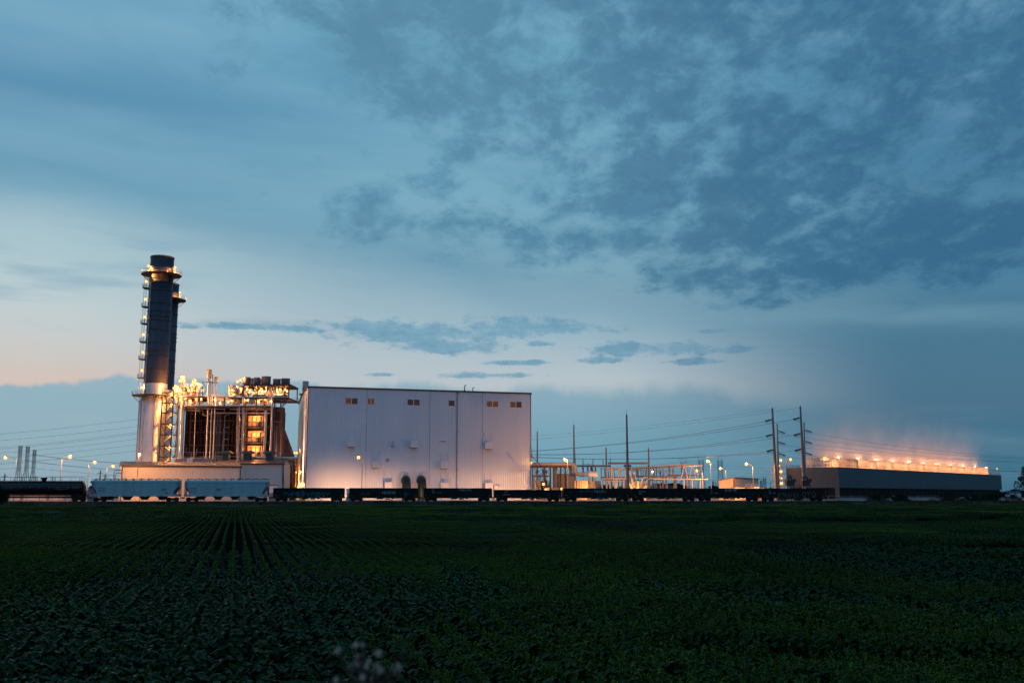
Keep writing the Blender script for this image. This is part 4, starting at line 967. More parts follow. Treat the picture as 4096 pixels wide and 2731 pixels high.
for pa_, pb_ in ((2243, 2262), (2262, 2243), (2243, 2225), (2262, 2284)): b.beam((P(pa_, 1975, 312).x, 313.3, PZ(2250, 1893, 312)), (P(pb_, 1975, 312).x, 313.3, zt_), .13)
b.beam(P(2124, 1820, 310), P(2165, 1863, 310), .2); b.build('brace', MT['steel_rust'], pb)
def vcyl(par, x0, x1, y0, y1, Y, m, name, n=16): q = MB(); cyl(q, x0, y0, x1, y1, Y, n); return q.build(name, MT[m], par)
vcyl(pb, 2211, 2229, 1868, 1950, 315, 'transformer', 'drop_leg'); vcyl(pb, 2277, 2291, 1868, 1893, 315, 'transformer', 'drop_leg')
b = MB(); bxp(b, 2206, 1950, 2234, 1975, 313, 4); b.build('plinth', MT['concrete'], pb)
def rect_thing(name, label, cat, x0, y0, x1, Y, dep, m, group=None, part='body'):
    t = thing(name, label, cat, (P((x0 + x1) / 2, 1975, Y).x, Y, GZ), 0, group)
    A, B = P(x0, 1975, Y).x, P(x1, 1975, Y).x; zt_ = PZ((x0 + x1) / 2, y0, Y); MB().box(A, B, Y, Y + dep, GZ, zt_).build(part, MT[m], t); return t, A, B, zt_
t, A, B, z1 = rect_thing('fire_wall', 'large pale concrete fire wall left of the oil transformer', 'fire wall', 2229, 1893, 2295, 318, 1.0, 'concrete', 'concrete fire walls', 'panel')
q = MB()
for i in range(7): x = A + (B - A) * i / 6; q.box(x - .12, x + .12, 317.8, 317.997, GZ, z1)
q.build('rib', MT['concrete'], t)
t, A, B, z1 = rect_thing('fire_wall', 'smaller lit fire wall beside the right corner of the hall', 'fire wall', 2129, 1920, 2163, 320, 1.0, 'concrete', 'concrete fire walls', 'panel')
MB().box(A - .1, B + .1, 319.9, 321.1, z1 + .003, z1 + .25).build('coping', MT['concrete'], t)
t, A, B, z1 = rect_thing('fire_wall', 'tan fire wall panels behind the oil transformer tank', 'fire wall', 2300, 1921, 2350, 330, .8, 'concrete', 'concrete fire walls', 'panel')
q = MB()
for i in range(6): x = A + (B - A) * i / 5; q.box(x - .15, x + .15, 329.7, 329.997, GZ, z1)
q.build('rib', MT['concrete'], t)
def transformer(x0, x1, cons, Y, label, bush, rad):
    t, A, B, z1 = rect_thing('power_transformer', label, 'transformer', x0, 1924, x1, Y, 5, 'transformer', 'oil transformers behind the wagons', 'tank')
    ca, cc = P(cons[0], cons[2], Y), P(cons[1], cons[2], Y); r = cons[3] * Y / FPX
    q = MB(); q.path([ca, ca + Vector((.2, 0, 0)), cc - Vector((.2, 0, 0)), cc], [r * .9, r, r, r * .9], 18); q.build('conservator', MT['hood'], t)
    q = MB()
    for f in (.28, .78): x = ca.x + (cc.x - ca.x) * f; q.beam((x - .3, Y - .4, z1 - 3), (x, Y, ca.z - r * .8), .45); q.beam((x + .3, Y + .4, z1 - 1), (x, Y, ca.z - r * .8), .35)
    q.build('conservator_legs', MT['transformer'], t)
    for ra, rb in rad:
        a_, b_ = P(ra, 1975, Y - 1.2).x, P(rb, 1975, Y - 1.2).x; q = MB(); n = max(3, int((b_ - a_) / .32))
        for i in range(n): x = a_ + (b_ - a_) * i / n; q.box(x, x + .12, Y - 1.5, Y - .003, GZ + 1, z1 + .1)
        q.build('radiator', MT['steel_rust'], t)
    for bx_, by0, by1 in bush:
        top = P(bx_, by0, Y + 2); bt = P(bx_ + 2, by1, Y + 2); q = MB(); n = 9
        pts = [bt.lerp(top, i / (2 * n)) for i in range(2 * n + 1)]; q.path(pts, [.2 if i % 2 else .34 for i in range(2 * n + 1)], 10); q.ball(top, .38, 6)
        o = q.build('bushing', MT['insulator'], t); MB().path([top, top + Vector((-.8, 0, .9)), top + Vector((-1.6, .4, .9))], .06, 6).build('lead', MT['cable'], o)
    q = MB()
    for i in range(14): px = x0 + R.random() * (x1 - x0); py = 1912 + R.random() * 20; q.tube(P(px, py, Y - .5), P(px + R.uniform(-8, 8), py + R.uniform(-2, 10), Y - .5), .1, 6)
    q.build('pipework', MT['steel_grey'], t)
transformer(2330, 2385, (2343, 2390, 1895, 11), 336, 'oil transformer with a pale round conservator tank, right of the big fire wall', [(2332, 1872, 1895), (2350, 1865, 1884), (2363, 1865, 1882), (2368, 1868, 1884), (2381, 1866, 1884)], [(2386, 2406)])
transformer(2148, 2190, (2148, 2191, 1901, 7), 350, 'small oil transformer seen through the pipe bridge trestle', [(2146, 1886, 1902), (2171, 1880, 1899), (2184, 1884, 1900)], [(2166, 2196)])
q = thing('valve_skid', 'cluster of small lit valves under the pipe bridge', 'valve skid', (P(2190, 1975, 322).x, 322, GZ)); 
for i in range(16):
    px = 2160 + R.random() * 50; c = P(px, 1975, 320 + R.random() * 5); h_ = 1.5 + R.random() * 4; m_ = MB(); m_.tube((c.x, c.y, GZ), (c.x, c.y, GZ + h_), .15, 6); m_.ball((c.x, c.y, GZ + h_ * .8), .4, 5); m_.tube((c.x - .8, c.y, GZ + h_ * .5), (c.x + .8, c.y, GZ + h_ * .5), .14, 6); m_.build('valve', MT[R.choice(['silver', 'steel_rust', 'steel_grey'])], q)
# ---------------------------------------------------------------- lightning masts, gantries
def mast(px, ytip, ybody, Y, label, r=.34, arms=False):
    b0 = P(px, 1975, Y); t = thing('lightning_mast', label, 'mast', (b0.x, Y, GZ), 0, 'slender lightning masts of the switchyard')
    z1, z2 = PZ(px, ybody, Y), PZ(px, ytip, Y)
    MB().tube((b0.x, Y, GZ), (b0.x, Y, z1), r, 12, r * .45).build('shaft', MT['pole_steel'], t); MB().tube((b0.x, Y, z1), (b0.x, Y, z2), .07, 6, .04).build('rod', MT['galv'], t)
    if arms:
        q = MB()
        z = PZ(px, 1862, Y)
        for s in (-1, 1): q.beam((b0.x, Y, z), (b0.x + s * .7, Y, z), .1); q.ball((b0.x + s * .75, Y, z), .42, 6, 1.2, 1, .7); q.tube((b0.x + s * .75, Y, z - .4), (b0.x + s * .55, Y, z - .9), .15, 6)
        q.build('floodlight_cluster', MT['steel_dark'], t)
    return t
mast(2150, 1711, 1726, 352, 'lightning mast nearest to the right wall of the hall', .40)
mast(2298, 1682, 1699, 345, 'tall lightning mast above the end of the pipe bridge', .46)
mast(2303, 1793, 1833, 400, 'short thin lightning mast right behind a tall one at the pipe bridge', .3)
mast(2427, 1776, 1790, 370, 'lightning mast carrying the left end of the upper beam', .52)
mast(2443, 1793, 1834, 400, 'thin lightning mast just right of the beam-carrying one', .34)
mast(2512, 1637, 1657, 300, 'tallest and nearest lightning mast, with dark floodlights on it', .52, True)
mast(2598, 1778, 1792, 372, 'lightning mast carrying the right end of the upper beam', .52)
def gantry(x0, x1, py, Y, label, posts=(), w=.55):
    a_, b_ = P(x0, py, Y), P(x1, py, Y); t = thing('line_gantry', label, 'gantry', (a_.x, Y, GZ), 0, 'steel gantry beams of the switchyard')
    MB().beam(a_, (b_.x, Y, a_.z), w).build('beam', MT['pole_steel'], t)
    for px in posts: x = P(px, 1975, Y).x; MB().beam((x, Y + w * .52, GZ), (x, Y + w * .52, a_.z - w * .5), .4).build('post', MT['pole_steel'], t)
    return t, a_.z
gantry(2432, 2597, 1852, 371, 'upper gantry beam between two lightning masts', (), .7)
t, z = gantry(2303, 2442, 1863, 401, 'left gantry beam with three small posts on top', (2372,), .7)
q = MB()
for px in (2332, 2372, 2412): x = P(px, 1850, 401).x; q.beam((x, 401, z + .3), (x, 401, PZ(px, 1836, 401)), .3)
q.build('wire_post', MT['pole_steel'], t)
# ---------------------------------------------------------------- switchyard : bus tubes on post insulators
def insul(m, x, Y, z0, z1, r=.16):
    n = max(4, int((z1 - z0) / .28)); m.path([(x, Y, z0 + (z1 - z0) * i / (2 * n)) for i in range(2 * n + 1)], [r * (.62 if i % 2 else 1) for i in range(2 * n + 1)], 8)
def bus(label, xa, ya, xb, yb, Y0, Y1, posts, dz, cat='bus bar', steel=None, name='bus_bar', grp='silver bus bars of the switchyard', m='bus_tube', r=.17):
    a_, b_ = P(xa, ya, Y0), P(xb, yb, Y1); t = thing(name, label, cat, (a_.x, a_.y, GZ), 0, grp)
    q = MB(); q.tube(a_, b_, r, 10); q.ball(b_, r * 2, 5); q.build('tube', MT[m], t)
    for px in posts:
        f = (px - xa) / (xb - xa); f = f * Y0 / (f * Y0 + (1 - f) * Y1); c = a_.lerp(b_, f)
        q = MB(); insul(q, c.x, c.y, c.z - dz, c.z - r, .2); o = q.build('post_insulator', MT['insulator'], t)
        MB().ball((c.x, c.y, c.z), r * 1.6, 5).build('clamp', MT['bus_tube'], o)
        if steel: MB().beam((c.x, c.y, GZ), (c.x, c.y, c.z - dz), steel).build('support_post', MT['pole_steel'], t)
    return t
bus('topmost long bus bar rising to the right across the switchyard', 2516, 1871, 2741, 1857, 372, 372, (2549, 2586, 2625, 2675, 2730), 3.4, r=.2)
bus('second long bus bar, ending just right of the topmost one', 2510, 1874, 2775, 1859, 378, 378, (2564, 2614, 2652, 2679), 3.4, r=.2)
bus('third long bus bar, the one reaching farthest right at the top', 2506, 1877, 2806, 1861, 384, 384, (2545, 2595, 2640, 2692, 2785), 3.4, r=.2)
bus('rear bus bar at mid height, left end of the switchyard', 2400, 1872, 2548, 1881, 395, 395, (2405, 2419, 2433, 2457, 2473, 2483, 2529, 2536), 4.4)
bus('rear bus bar at mid height, centre of the switchyard', 2548, 1881, 2694, 1880, 395, 395, (2553, 2573, 2581, 2587, 2617, 2643, 2694), 4.2)
bus('long low bus bar in front, carried by tall posts over the wagons', 2618, 1915, 2828, 1917, 348, 352, (2618, 2641, 2668, 2695), 3.6, r=.2, steel=.3)
t = thing('switchyard_frame', 'mauve steel beam on square columns running through the switchyard', 'steel frame', (P(2600, 1975, 376).x, 376, GZ))
q = MB(); zc1, zc2 = PZ(2600, 1905, 376), PZ(2700, 1902, 376)
q.beam((P(2517, 1900, 376).x, 376, zc1), (P(2700, 1900, 376).x, 376, zc1), .7); q.beam((P(2672, 1900, 377).x, 377, zc2 + .3), (P(2787, 1900, 377).x, 377, zc2 + .1), .65)
q.build('beam', MT['pole_steel'], t)
for px, w in ((2523, .5), (2538, .4), (2574, .35), (2590, .45), (2598, .6), (2612, .4), (2627, .35), (2654, .7), (2666, .5), (2704, 1.1), (2758, .6)):
    x = P(px, 1975, 376).x; MB().beam((x, 376.6, GZ), (x, 376.6, zc1 - .36 if px < 2700 else zc2 - .1), w * .8).build('column', MT['pole_steel'], t)
for px, Yy in ((2460, 380), (2475, 380), (2490, 384), (2448, 384), (2503, 380), (2430, 392)):
    x = P(px, 1975, Yy).x; MB().beam((x, Yy, GZ), (x, Yy, PZ(px, 1908, Yy)), .4).build('column', MT['pole_steel'], t)
q = MB(); x0 = P(2405, 1900, 386).x; x1 = P(2512, 1900, 386).x
for py in (1908, 1921): q.beam((x0, 386, PZ(2450, py, 386)), (x1, 386, PZ(2450, py, 386)), .35)
q.beam((P(2517, 1920, 392).x, 392, PZ(2600, 1920, 392)), (P(2640, 1920, 392).x, 392, PZ(2600, 1920, 392)), .35)
q.build('rear_beam', MT['pole_steel'], t)
# inverted-V drop pipes at the right end
for i, (tx, ty, bx1, bx2, by, Y) in enumerate([(2737, 1858, 2724, 2751, 1914, 360), (2770, 1860, 2757, 2784, 1914, 364), (2803, 1862, 2792, 2815, 1914, 368), (2632, 1880, 2626, 2640, 1900, 380), (2663, 1880, 2655, 2670, 1900, 380), (2688, 1882, 2683, 2697, 1902, 384)]):
    t = thing('a_frame_conductor', ['first', 'second', 'third', 'fourth', 'fifth', 'sixth'][i] + (' A-shaped pair of silver drop pipes at the right end of the front bus' if i < 3 else ' A-shaped pair of thin drop pipes in the rear rows of the switchyard'), 'conductor', (P(tx, 1975, Y).x, Y, GZ), 0, 'A-shaped drop conductors')
    for bx_ in (bx1, bx2): MB().tube(P(tx, ty, Y), P(bx_, by, Y - 3), .13, 8).build('drop_pipe', MT['bus_tube'], t)
    if i < 3: x = P(bx2 - 8, 1975, Y).x; MB().beam((x, Y - 3, GZ), (x, Y - 3, PZ(tx, by, Y)), .28).build('support_post', MT['pole_steel'], t)
# golden isolator frame
t = thing('isolator_frame', 'brightly lit golden isolator frame left of the tallest mast', 'isolator', (P(2475, 1975, 342).x, 342, GZ))
Y = 342; zt_, zm_ = PZ(2475, 1871, Y), PZ(2475, 1913, Y); zmm = PZ(2475, 1919, Y)
q = MB(); xs_ = [P(px, 1890, Y).x for px in (2444, 2473, 2503)]
q.tube((xs_[0], Y, zt_), (xs_[2], Y, zt_), .22, 8); q.tube((xs_[0] - 1.3, Y + 2, zt_ - .2), (xs_[0], Y, zt_), .16, 8)
for x in xs_: q.tube((x, Y, zm_), (x, Y, zt_), .2, 8)
q.build('conductor', MT['cone_cream'], t)
q = MB(); q.beam((P(2400, 1913, Y).x, Y, zm_), (P(2506, 1913, Y).x, Y, zm_), .35, .5); q.beam((P(2404, 1919, Y).x, Y, zmm - .3), (P(2500, 1919, Y).x, Y, zmm - .3), .35); q.build('beam', MT['porcelain'], t)
for px in (2410, 2428, 2441, 2462, 2468, 2497): x = P(px, 1975, Y).x; MB().beam((x, Y + .5, GZ), (x, Y + .5, zmm - .5), .42).build('column', MT['porcelain'], t)
for px in (2428, 2455, 2486): x = P(px, 1975, Y).x; q = MB(); insul(q, x, Y, zm_ + .25, zt_ + .2, .24); q.build('post_insulator', MT['porcelain'], t)
# cable terminations
for i, (bx_, by_, tx, ty, lead) in enumerate([(2530, 1957, 2518, 1932, None), (2539, 1957, 2526, 1912, (2518, 1890)), (2548, 1957, 2545, 1922, (2523, 1872)), (2553, 1955, 2552, 1922, None), (2559, 1957, 2571, 1915, (2592, 1909)), (2570, 1957, 2590, 1920, (2618, 1914)), (2580, 1957, 2588, 1942, None)]):
    Y = 318 + (i % 3) * 2; a_, c = P(bx_, by_, Y), P(tx, ty, Y)
    t = thing('cable_termination', ['short leftmost', 'tall left-leaning', 'upright ribbed', 'slim rear upright', 'right-leaning', 'widest right-leaning', 'short rearmost right-leaning'][i] + ' cream cable termination cone above the gondola marked 602', 'cable termination', (a_.x, Y, GZ), 0, 'fan of cream cable termination cones')
    q = MB(); n = 14; pts = [a_.lerp(c, k / n) for k in range(n + 1)]; q.path(pts, [(.62 - .30 * k / n) * (1 if k % 2 else .86) for k in range(n + 1)], 12); q.build('cone', MT['cone_cream'], t)
    MB().tube((a_.x, Y, GZ), a_, .45, 10).build('pedestal', MT['concrete'], t)
    if lead:
        e = P(lead[0], lead[1], Y); d = (c - a_).normalized(); m1 = c + d * (e - c).length * .5; pts = [c * (1 - s) ** 2 + m1 * 2 * s * (1 - s) + e * s * s for s in [k / 8 for k in range(9)]]
        MB().path(pts, .13, 8).build('lead', MT['cone_cream'], t)
q = thing('equipment_plinth', 'long pale lit plinth behind the gondola marked 602', 'plinth', (P(2650, 1975, 330).x, 330, GZ)); b = MB(); bxp(b, 2594, 1953, 2700, 1975, 330, 3); b.build('slab', MT['concrete'], q)
bx0, bx1 = P(2594, 1955, 330).x, P(2700, 1955, 330).x; b = MB(); b.rail([(bx0, 330, PZ(2650, 1953, 330)), (bx1, 330, PZ(2650, 1953, 330))], .9, 3, .05); b.build('handrail', MT['galv'], q)
# thin row of far posts
t = thing('disconnector_row', 'row of thin lit posts at the right end of the switchyard', 'switchgear', (P(2770, 1975, 356).x, 356, GZ))
for px, py, w in ((2737, 1917, .36), (2770, 1917, .28), (2802, 1917, .3), (2846 - 34, 1890, .2)):
    x = P(px, 1975, 356).x; MB().beam((x, 356, GZ), (x, 356, PZ(px, py, 356)), w).build('post', MT['bus_tube'], t)
# ---------------------------------------------------------------- switch house
A = P(2938, 1975, 345); B_ = P(3033, 1975, 372); A.z = GZ; rzs = atan2(B_.y - A.y, B_.x - A.x); Lw = hypot(B_.x - A.x, B_.y - A.y); hs = PZ(2938, 1912, 345) - GZ
t = thing('switch_house', 'small cream metal switch house glowing orange, right of the switchyard', 'switch house', A, rzs)
wdt = 5.4; mat('siding_cream', (.62, .55, .44), .5, .1, .05, .25, ribs=('x', 1.0, .05))
mat('siding_cream_y', (.62, .55, .44), .5, .1, .05, .25, ribs=('y', 1.0, .05))
b = MB(); b.add([(0, 0, 0), (Lw, 0, 0), (Lw, 0, hs), (0, 0, hs)], [(0, 1, 2, 3)]); b.build('wall', MT['siding_cream'], t, True); b = MB(); b.add([(0, wdt, 0), (Lw, wdt, 0), (Lw, wdt, hs - .8), (0, wdt, hs - .8)], [(3, 2, 1, 0)]); b.build('rear_wall', MT['siding_cream'], t, True)
b = MB(); b.add([(0, 0, 0), (0, wdt, 0), (0, wdt, hs - .8), (0, 0, hs)], [(3, 2, 1, 0)]); b.build('end_wall', MT['siding_cream_y'], t, True); b = MB(); b.add([(Lw, 0, 0), (Lw, wdt, 0), (Lw, wdt, hs - .8), (Lw, 0, hs)], [(0, 1, 2, 3)]); b.build('end_wall', MT['siding_cream_y'], t, True)
b = MB(); b.prism([(-.4, hs + .02), (wdt + .4, hs - .82), (wdt + .4, hs - .5), (-.4, hs + .4)], 'x', -.4, Lw + .4); b.build('roof', MT['shed_roof'], t, True)
b = MB(); b.box(.003, .35, -.12, -.003, 0, hs - .02); b.box(Lw - .35, Lw, -.12, -.003, 0, hs - .02); b.box(-.12, -.003, .0, .3, 0, hs - .05); b.build('corner_trim', MT['shed_roof'], t, True)
MB().box(-1.0, -.003, 2.4, 2.8, 3.0, 3.3).build('wall_light', MT['steel_dark'], t, True)
t = lowbox('cable_cellar', 'low cream block with handrail beside the switch house', 'building', 2940, 3063, 338, 1950, 5, 'siding_cream', 'shed_roof')
b = MB(); b.rail([P(2984, 1950, 337), P(3030, 1950, 337)], 1.2, 2, .06); b.build('handrail', MT['galv'], t)
b = MB(); bxp(b, 3018, 1946, 3026, 1962, 336.5, .8); bxp(b, 3029, 1946, 3037, 1960, 336.5, .8); b.build('cabinet', MT['hood'], t)
b = MB(); p = P(2983, 1957, 336); b.box(p.x - .35, p.x + .35, 335.8, 336.2, p.z - 1, p.z + 1); b.build('signal_box', MT['trim_dark'], t)
q = thing('yard_lamp', 'hooked lamp on the right edge of the hall beside the pipe bridge', 'lamp', (P(2124, 1975, 318).x, 318, GZ)); p = P(2125, 1851, 318)
MB().path([(p.x + 1.2, 318, GZ), (p.x + 1.2, 318, p.z - .8), (p.x + 1.0, 318, p.z - .2), (p.x + .3, 318, p.z)], .18, 8).build('pole', MT['galv'], q); lens(q, (p.x + .2, 318, p.z), .35, w=120)
t = thing('wall_ladder', 'dark caged ladder against the right end of the hall', 'ladder', (P(2126, 1975, 319).x, 319, GZ)); b = MB()
for s in (-.25, .25): b.beam((MATS[t.name].translation.x + s, 319, GZ), (MATS[t.name].translation.x + s, 319, PZ(2126, 1790, 319)), .08)
z = GZ
while z < PZ(2126, 1792, 319): b.beam((MATS[t.name].translation.x - .25, 319, z), (MATS[t.name].translation.x + .25, 319, z), .05); z += .5
b.build('ladder', MT['steel_dark'], t)

for i, (px, py, Y, w_) in enumerate([(2480, 1962, 334, 2100), (2528, 1960, 312, 3000), (2558, 1960, 311, 3000), (2440, 1962, 345, 1900), (2650, 1962, 342, 3000), (2720, 1962, 350, 700), (2350, 1962, 326, 3400), (2960, 1964, 333, 2600), (2905, 1964, 335, 1800)]):  # the last pair is added to brighten the switch house
    p = P(px, py, Y); t = thing('floodlight', 'low yard floodlight ' + ['at the foot of the golden isolator frame', 'at the foot of the left-leaning cable cones', 'at the foot of the right-leaning cable cones', 'left of the golden isolator frame', 'behind the long pale plinth', 'under the right A-shaped drop pipes', 'in front of the oil transformer with the round conservator', 'added to brighten the switch house front wall', 'added to brighten the switch house end wall'][i], 'floodlight', (p.x, Y, GZ), 0, 'low floodlights in the yard')
    MB().tube((p.x, Y, GZ), (p.x, Y, p.z - .2), .07, 8).build('post', MT['galv'], t); MB().box(p.x - .3, p.x + .3, Y - .35, Y - .2, p.z - .25, p.z + .3).build('housing', MT['steel_dark'], t)
    lens(t, (p.x, Y, p.z), .22, 'lamp_glow', w=w_)

for i, (px, w_) in enumerate(((560, 1500), (690, 1000), (820, 800), (930, 600))):
    p = P(px, 1966, 254); t = thing('floodlight', ['first', 'second', 'third', 'fourth'][i] + ' low floodlight from the left, hidden between hopper wagons and tan shed', 'floodlight', (p.x, 254, GZ), 0, 'low floodlights in the yard')
    MB().tube((p.x, 254, GZ), (p.x, 254, p.z - .2), .07, 8).build('post', MT['galv'], t); MB().box(p.x - .3, p.x + .3, 253.6, 253.75, p.z - .25, p.z + .3).build('housing', MT['steel_dark'], t)
    lens(t, (p.x, 254, p.z), .2, 'lamp_glow', w=w_)
# ---------------------------------------------------------------- lattice towers
def lattice(px, ytop, Y, label, kind, grp, s=1.0, m='lattice'):
    b0 = P(px, 1978, Y); t = thing('lattice_tower', label, 'pylon', (b0.x, Y, 1.4), 0, grp); H = PZ(px, ytop, Y) - 1.4; w = (.036 if kind == 'slim' else .030) * s
    q = MB()
    if kind == 'slim':      # straight square mast on spreading legs
        W0, W1, hk = H * .088, H * .021, .56
        lvs = [0, .16, .30, .43, hk] + [hk + (1 - hk) * i / 5 for i in range(1, 6)]
        f = lambda v: W0 + (W1 - W0) * min(1, v / hk) if v < hk else W1
    else:
        W0, W1, hk = H * .125, H * .046, .52
        lvs = [0, .13, .24, .33, .42, hk] + [hk + (.88 - hk) * i / 8 for i in range(1, 9)]
        f = lambda v: W0 + (W1 - W0) * min(1, v / hk) if v < hk else W1
    for a_, c in zip(lvs, lvs[1:]):
        wa, wc = f(a_), f(c); za, zc_ = a_ * H, c * H
        for sx, sy in ((-1, -1), (1, -1), (1, 1), (-1, 1)): q.beam((sx * wa, sy * wa, za), (sx * wc, sy * wc, zc_), w * 3.8)
        for sy in (-1, 1):
            if kind != 'slim' or sy < 0: q.beam((-wa, sy * wa, za), (wc, sy * wc, zc_), w * 1.2); q.beam((wa, sy * wa, za), (-wc, sy * wc, zc_), w * 1.2)
            q.beam((-wc, sy * wc, zc_), (wc, sy * wc, zc_), w)
            if kind != 'slim': q.beam((sy * wa, -wa, za), (sy * wc, wc, zc_), w * 1.2)
    q.build('body', MT[m], t, True)
    if kind != 'slim':
        q = MB(); zt_ = .88 * H
        for sx in (-1, 1):
            q.beam((sx * W1, 0, zt_), (sx * H * .115, 0, H), w * 1.6); q.beam((sx * W1, 0, zt_ + H * .02), (0, 0, H * .97), w * 1.4); q.beam((sx * H * .115, 0, H), (0, 0, H * .985), w * 1.4); q.beam((sx * W1, 0, zt_), (sx * H * .06, 0, H * .985), w)
            q.beam((sx * W1, 0, H * .72), (sx * H * .11, 0, H * .70), w * 1.5); q.beam((sx * W1, 0, H * .75), (sx * H * .11, 0, H * .70), w * 1.2)
            q.beam((sx * H * .075, 0, zt_ + H * .03), (sx * H * .075, 0, H * .80), w * 1.3)
            q.beam((sx * H * .11, 0, H * .70), (sx * H * .11, 0, H * .63), w * 1.3)
        q.build('crossarm', MT[m], t, True)
    else:
        q = MB()
        for sx in (-1, 1): q.beam((sx * W1, 0, H * .86), (sx * W1 * 1.1, 0, H), w * 1.5); q.beam((-W1, -W1, H * .995), (W1, -W1, H * .995), w * 1.6)
        q.build('head', MT[m], t, True)
lattice(68, 1783, 360, 'leftmost of three dark lattice masts above the tank wagon', 'slim', 'lattice masts at the left edge')
lattice(98, 1785, 357, 'middle of three dark lattice masts above the tank wagon', 'slim', 'lattice masts at the left edge')
lattice(126, 1799, 378, 'rightmost and shortest of three dark lattice masts above the tank wagon', 'slim', 'lattice masts at the left edge')
G_ = 'lattice pylons right of the switchyard'
lattice(2736, 1832, 620, 'left pylon of the three big ones, rising behind the switchyard end', 'wide', G_, 1.4)
lattice(2808, 1819, 560, 'middle pylon of the three big ones, with lamps on both sides', 'wide', G_, 1.3)
lattice(2884, 1820, 560, 'right pylon of the three big ones, behind the switch house', 'wide', G_, 1.3)
lattice(2853, 1917, 1300, 'tiny distant pylon between the middle and right big pylons', 'wide', G_, 2.4)
lattice(2975, 1904, 1200, 'tiny distant pylon whose head peeps over the switch house roof', 'wide', G_, 2.4)
lattice(3047, 1912, 1250, 'small distant pylon in the gap right of the switch house, the left one', 'wide', G_, 2.4)
lattice(3061, 1902, 1200, 'small distant pylon in the gap right of the switch house, the right one', 'wide', G_, 2.4)
# wooden poles far off
for i, (px, py, Y, lb) in enumerate([(3084, 1926, 800, 'thin distant utility pole left of the tall steel poles'), (396, 1880, 300, 'short dark pole above the left end of the first hopper wagon'), (416, 1894, 310, 'shorter dark pole beside the lamp left of the tan shed'), (14, 1894, 290, 'short dark pole at the far left above the tank wagon'), (2863, 1925, 800, 'thin distant utility pole right of the middle big pylon')]):
    c = P(px, 1975, Y); t = thing('utility_pole', lb, 'pole', (c.x, Y, 1.4), 0, 'short dark poles'); h_ = PZ(px, py, Y) - 1.4
    MB().tube((0, 0, 0), (0, 0, h_), .22, 8, .16).build('pole', MT['cable'], t, True)
    MB().beam((-.9, 0, h_ * .9), (.9, 0, h_ * .9), .12).build('crossarm', MT['cable'], t, True)
# ---------------------------------------------------------------- tall steel line poles
def steel_pole(px0, ytop, pxb, Y, r, arms, side, label):
    T = P(px0, ytop, Y); b0 = P(pxb, 1975, Y); xx = (T.x + b0.x) / 2; t = thing('line_pole', label, 'power pole', (b0.x, Y, GZ), 0, 'tall steel line poles beside the cooling tower')
    MB().tube((b0.x, Y, GZ), (T.x, Y, T.z), r, 14, r * .42).build('shaft', MT['pole_steel'], t)
    for py in arms:
        f = (1975 - py) / (1975 - ytop); pxs = pxb + (px0 - pxb) * f; c = P(pxs, py, Y); e = P(pxs + side * 25, py + (3 if side < 0 else 4), Y); e2 = P(pxs + side * 27, py - 2 + (8 if side > 0 else 0), Y); q = MB()
        q.beam(c, e, .12)
        a_ = P(pxs + side * 5, py - 6, Y); n = 12; st_ = P(pxs + side * 31, py + 1 if side < 0 else py + 2, Y)
        o = q.build('arm', MT['steel_dark'], t)
        for s in (0, .45): g = MB(); pts = [a_.lerp(st_, k / n) + Vector((0, s, s * .3)) for k in range(n + 1)]; g.path(pts, [.22 if k % 2 else .13 for k in range(n + 1)], 8); g.build('insulator_string', MT['cable'], o)
        g = MB(); m1 = (c + e) / 2 - Vector((0, 0, 1.3)); pts = [e * (1 - s) ** 2 + m1 * 2 * s * (1 - s) + c * s * s for s in [k / 6 for k in range(7)]]; g.path(pts, .04, 5); g.beam(e, e + Vector((side * .3, 0, -.8)), .06); g.build('jumper', MT['cable'], o)
    q = MB(); q.beam(T + Vector((-.5, 0, -.3)), T + Vector((.3, 0, .1)), .12); q.tube(T, T + Vector((0, 0, .4)), .12, 6); q.build('cap', MT['steel_dark'], t)
steel_pole(3089, 1634, 3106, 330, .68, (1684, 1744, 1805), -1, 'left front one of four tall steel line poles, beside the lit stair tower')
steel_pole(3109, 1697, 3114, 385, .55, (1730, 1774, 1820), 1, 'left rear one of four tall steel line poles, shorter than its neighbour')
steel_pole(3201, 1627, 3219, 330, .68, (1677, 1740, 1802), -1, 'right front one of four tall steel line poles, touching the first fan stack')
steel_pole(3216, 1692, 3221, 385, .55, (1726, 1771, 1817), 1, 'right rear one of four tall steel line poles, left of the fan stacks')
# ---------------------------------------------------------------- cables
def wire(pts, Y0, Y1, r, label, grp, sag=0):
    px = [p[0] for p in pts]; n = 14; out = []
    tot = pts[-1][0] - pts[0][0]
    def at(x):
        for a_, c in zip(pts, pts[1:]):
            if a_[0] <= x <= c[0]: f = (x - a_[0]) / (c[0] - a_[0]); return a_[1] + (c[1] - a_[1]) * f
        return pts[-1][1]
    if len(pts) == 3:
        (x0, y0), (x1, y1), (x2, y2) = pts
        at = lambda x: y0 * (x - x1) * (x - x2) / ((x0 - x1) * (x0 - x2)) + y1 * (x - x0) * (x - x2) / ((x1 - x0) * (x1 - x2)) + y2 * (x - x0) * (x - x1) / ((x2 - x0) * (x2 - x1))
    for i in range(n + 1):
        f = i / n; x = pts[0][0] + tot * f; out.append(P(x, at(x), Y0 + (Y1 - Y0) * f))
    o = MB().path(out, r * .72, 5).build('power_line', MT['cable'], None); o['label'] = label; o['category'] = 'power line'; o['group'] = grp; return o
LG = 'wires between the left edge and the chimney'; LL = 'thin dark wire slanting up towards the silver chimney base, left side'
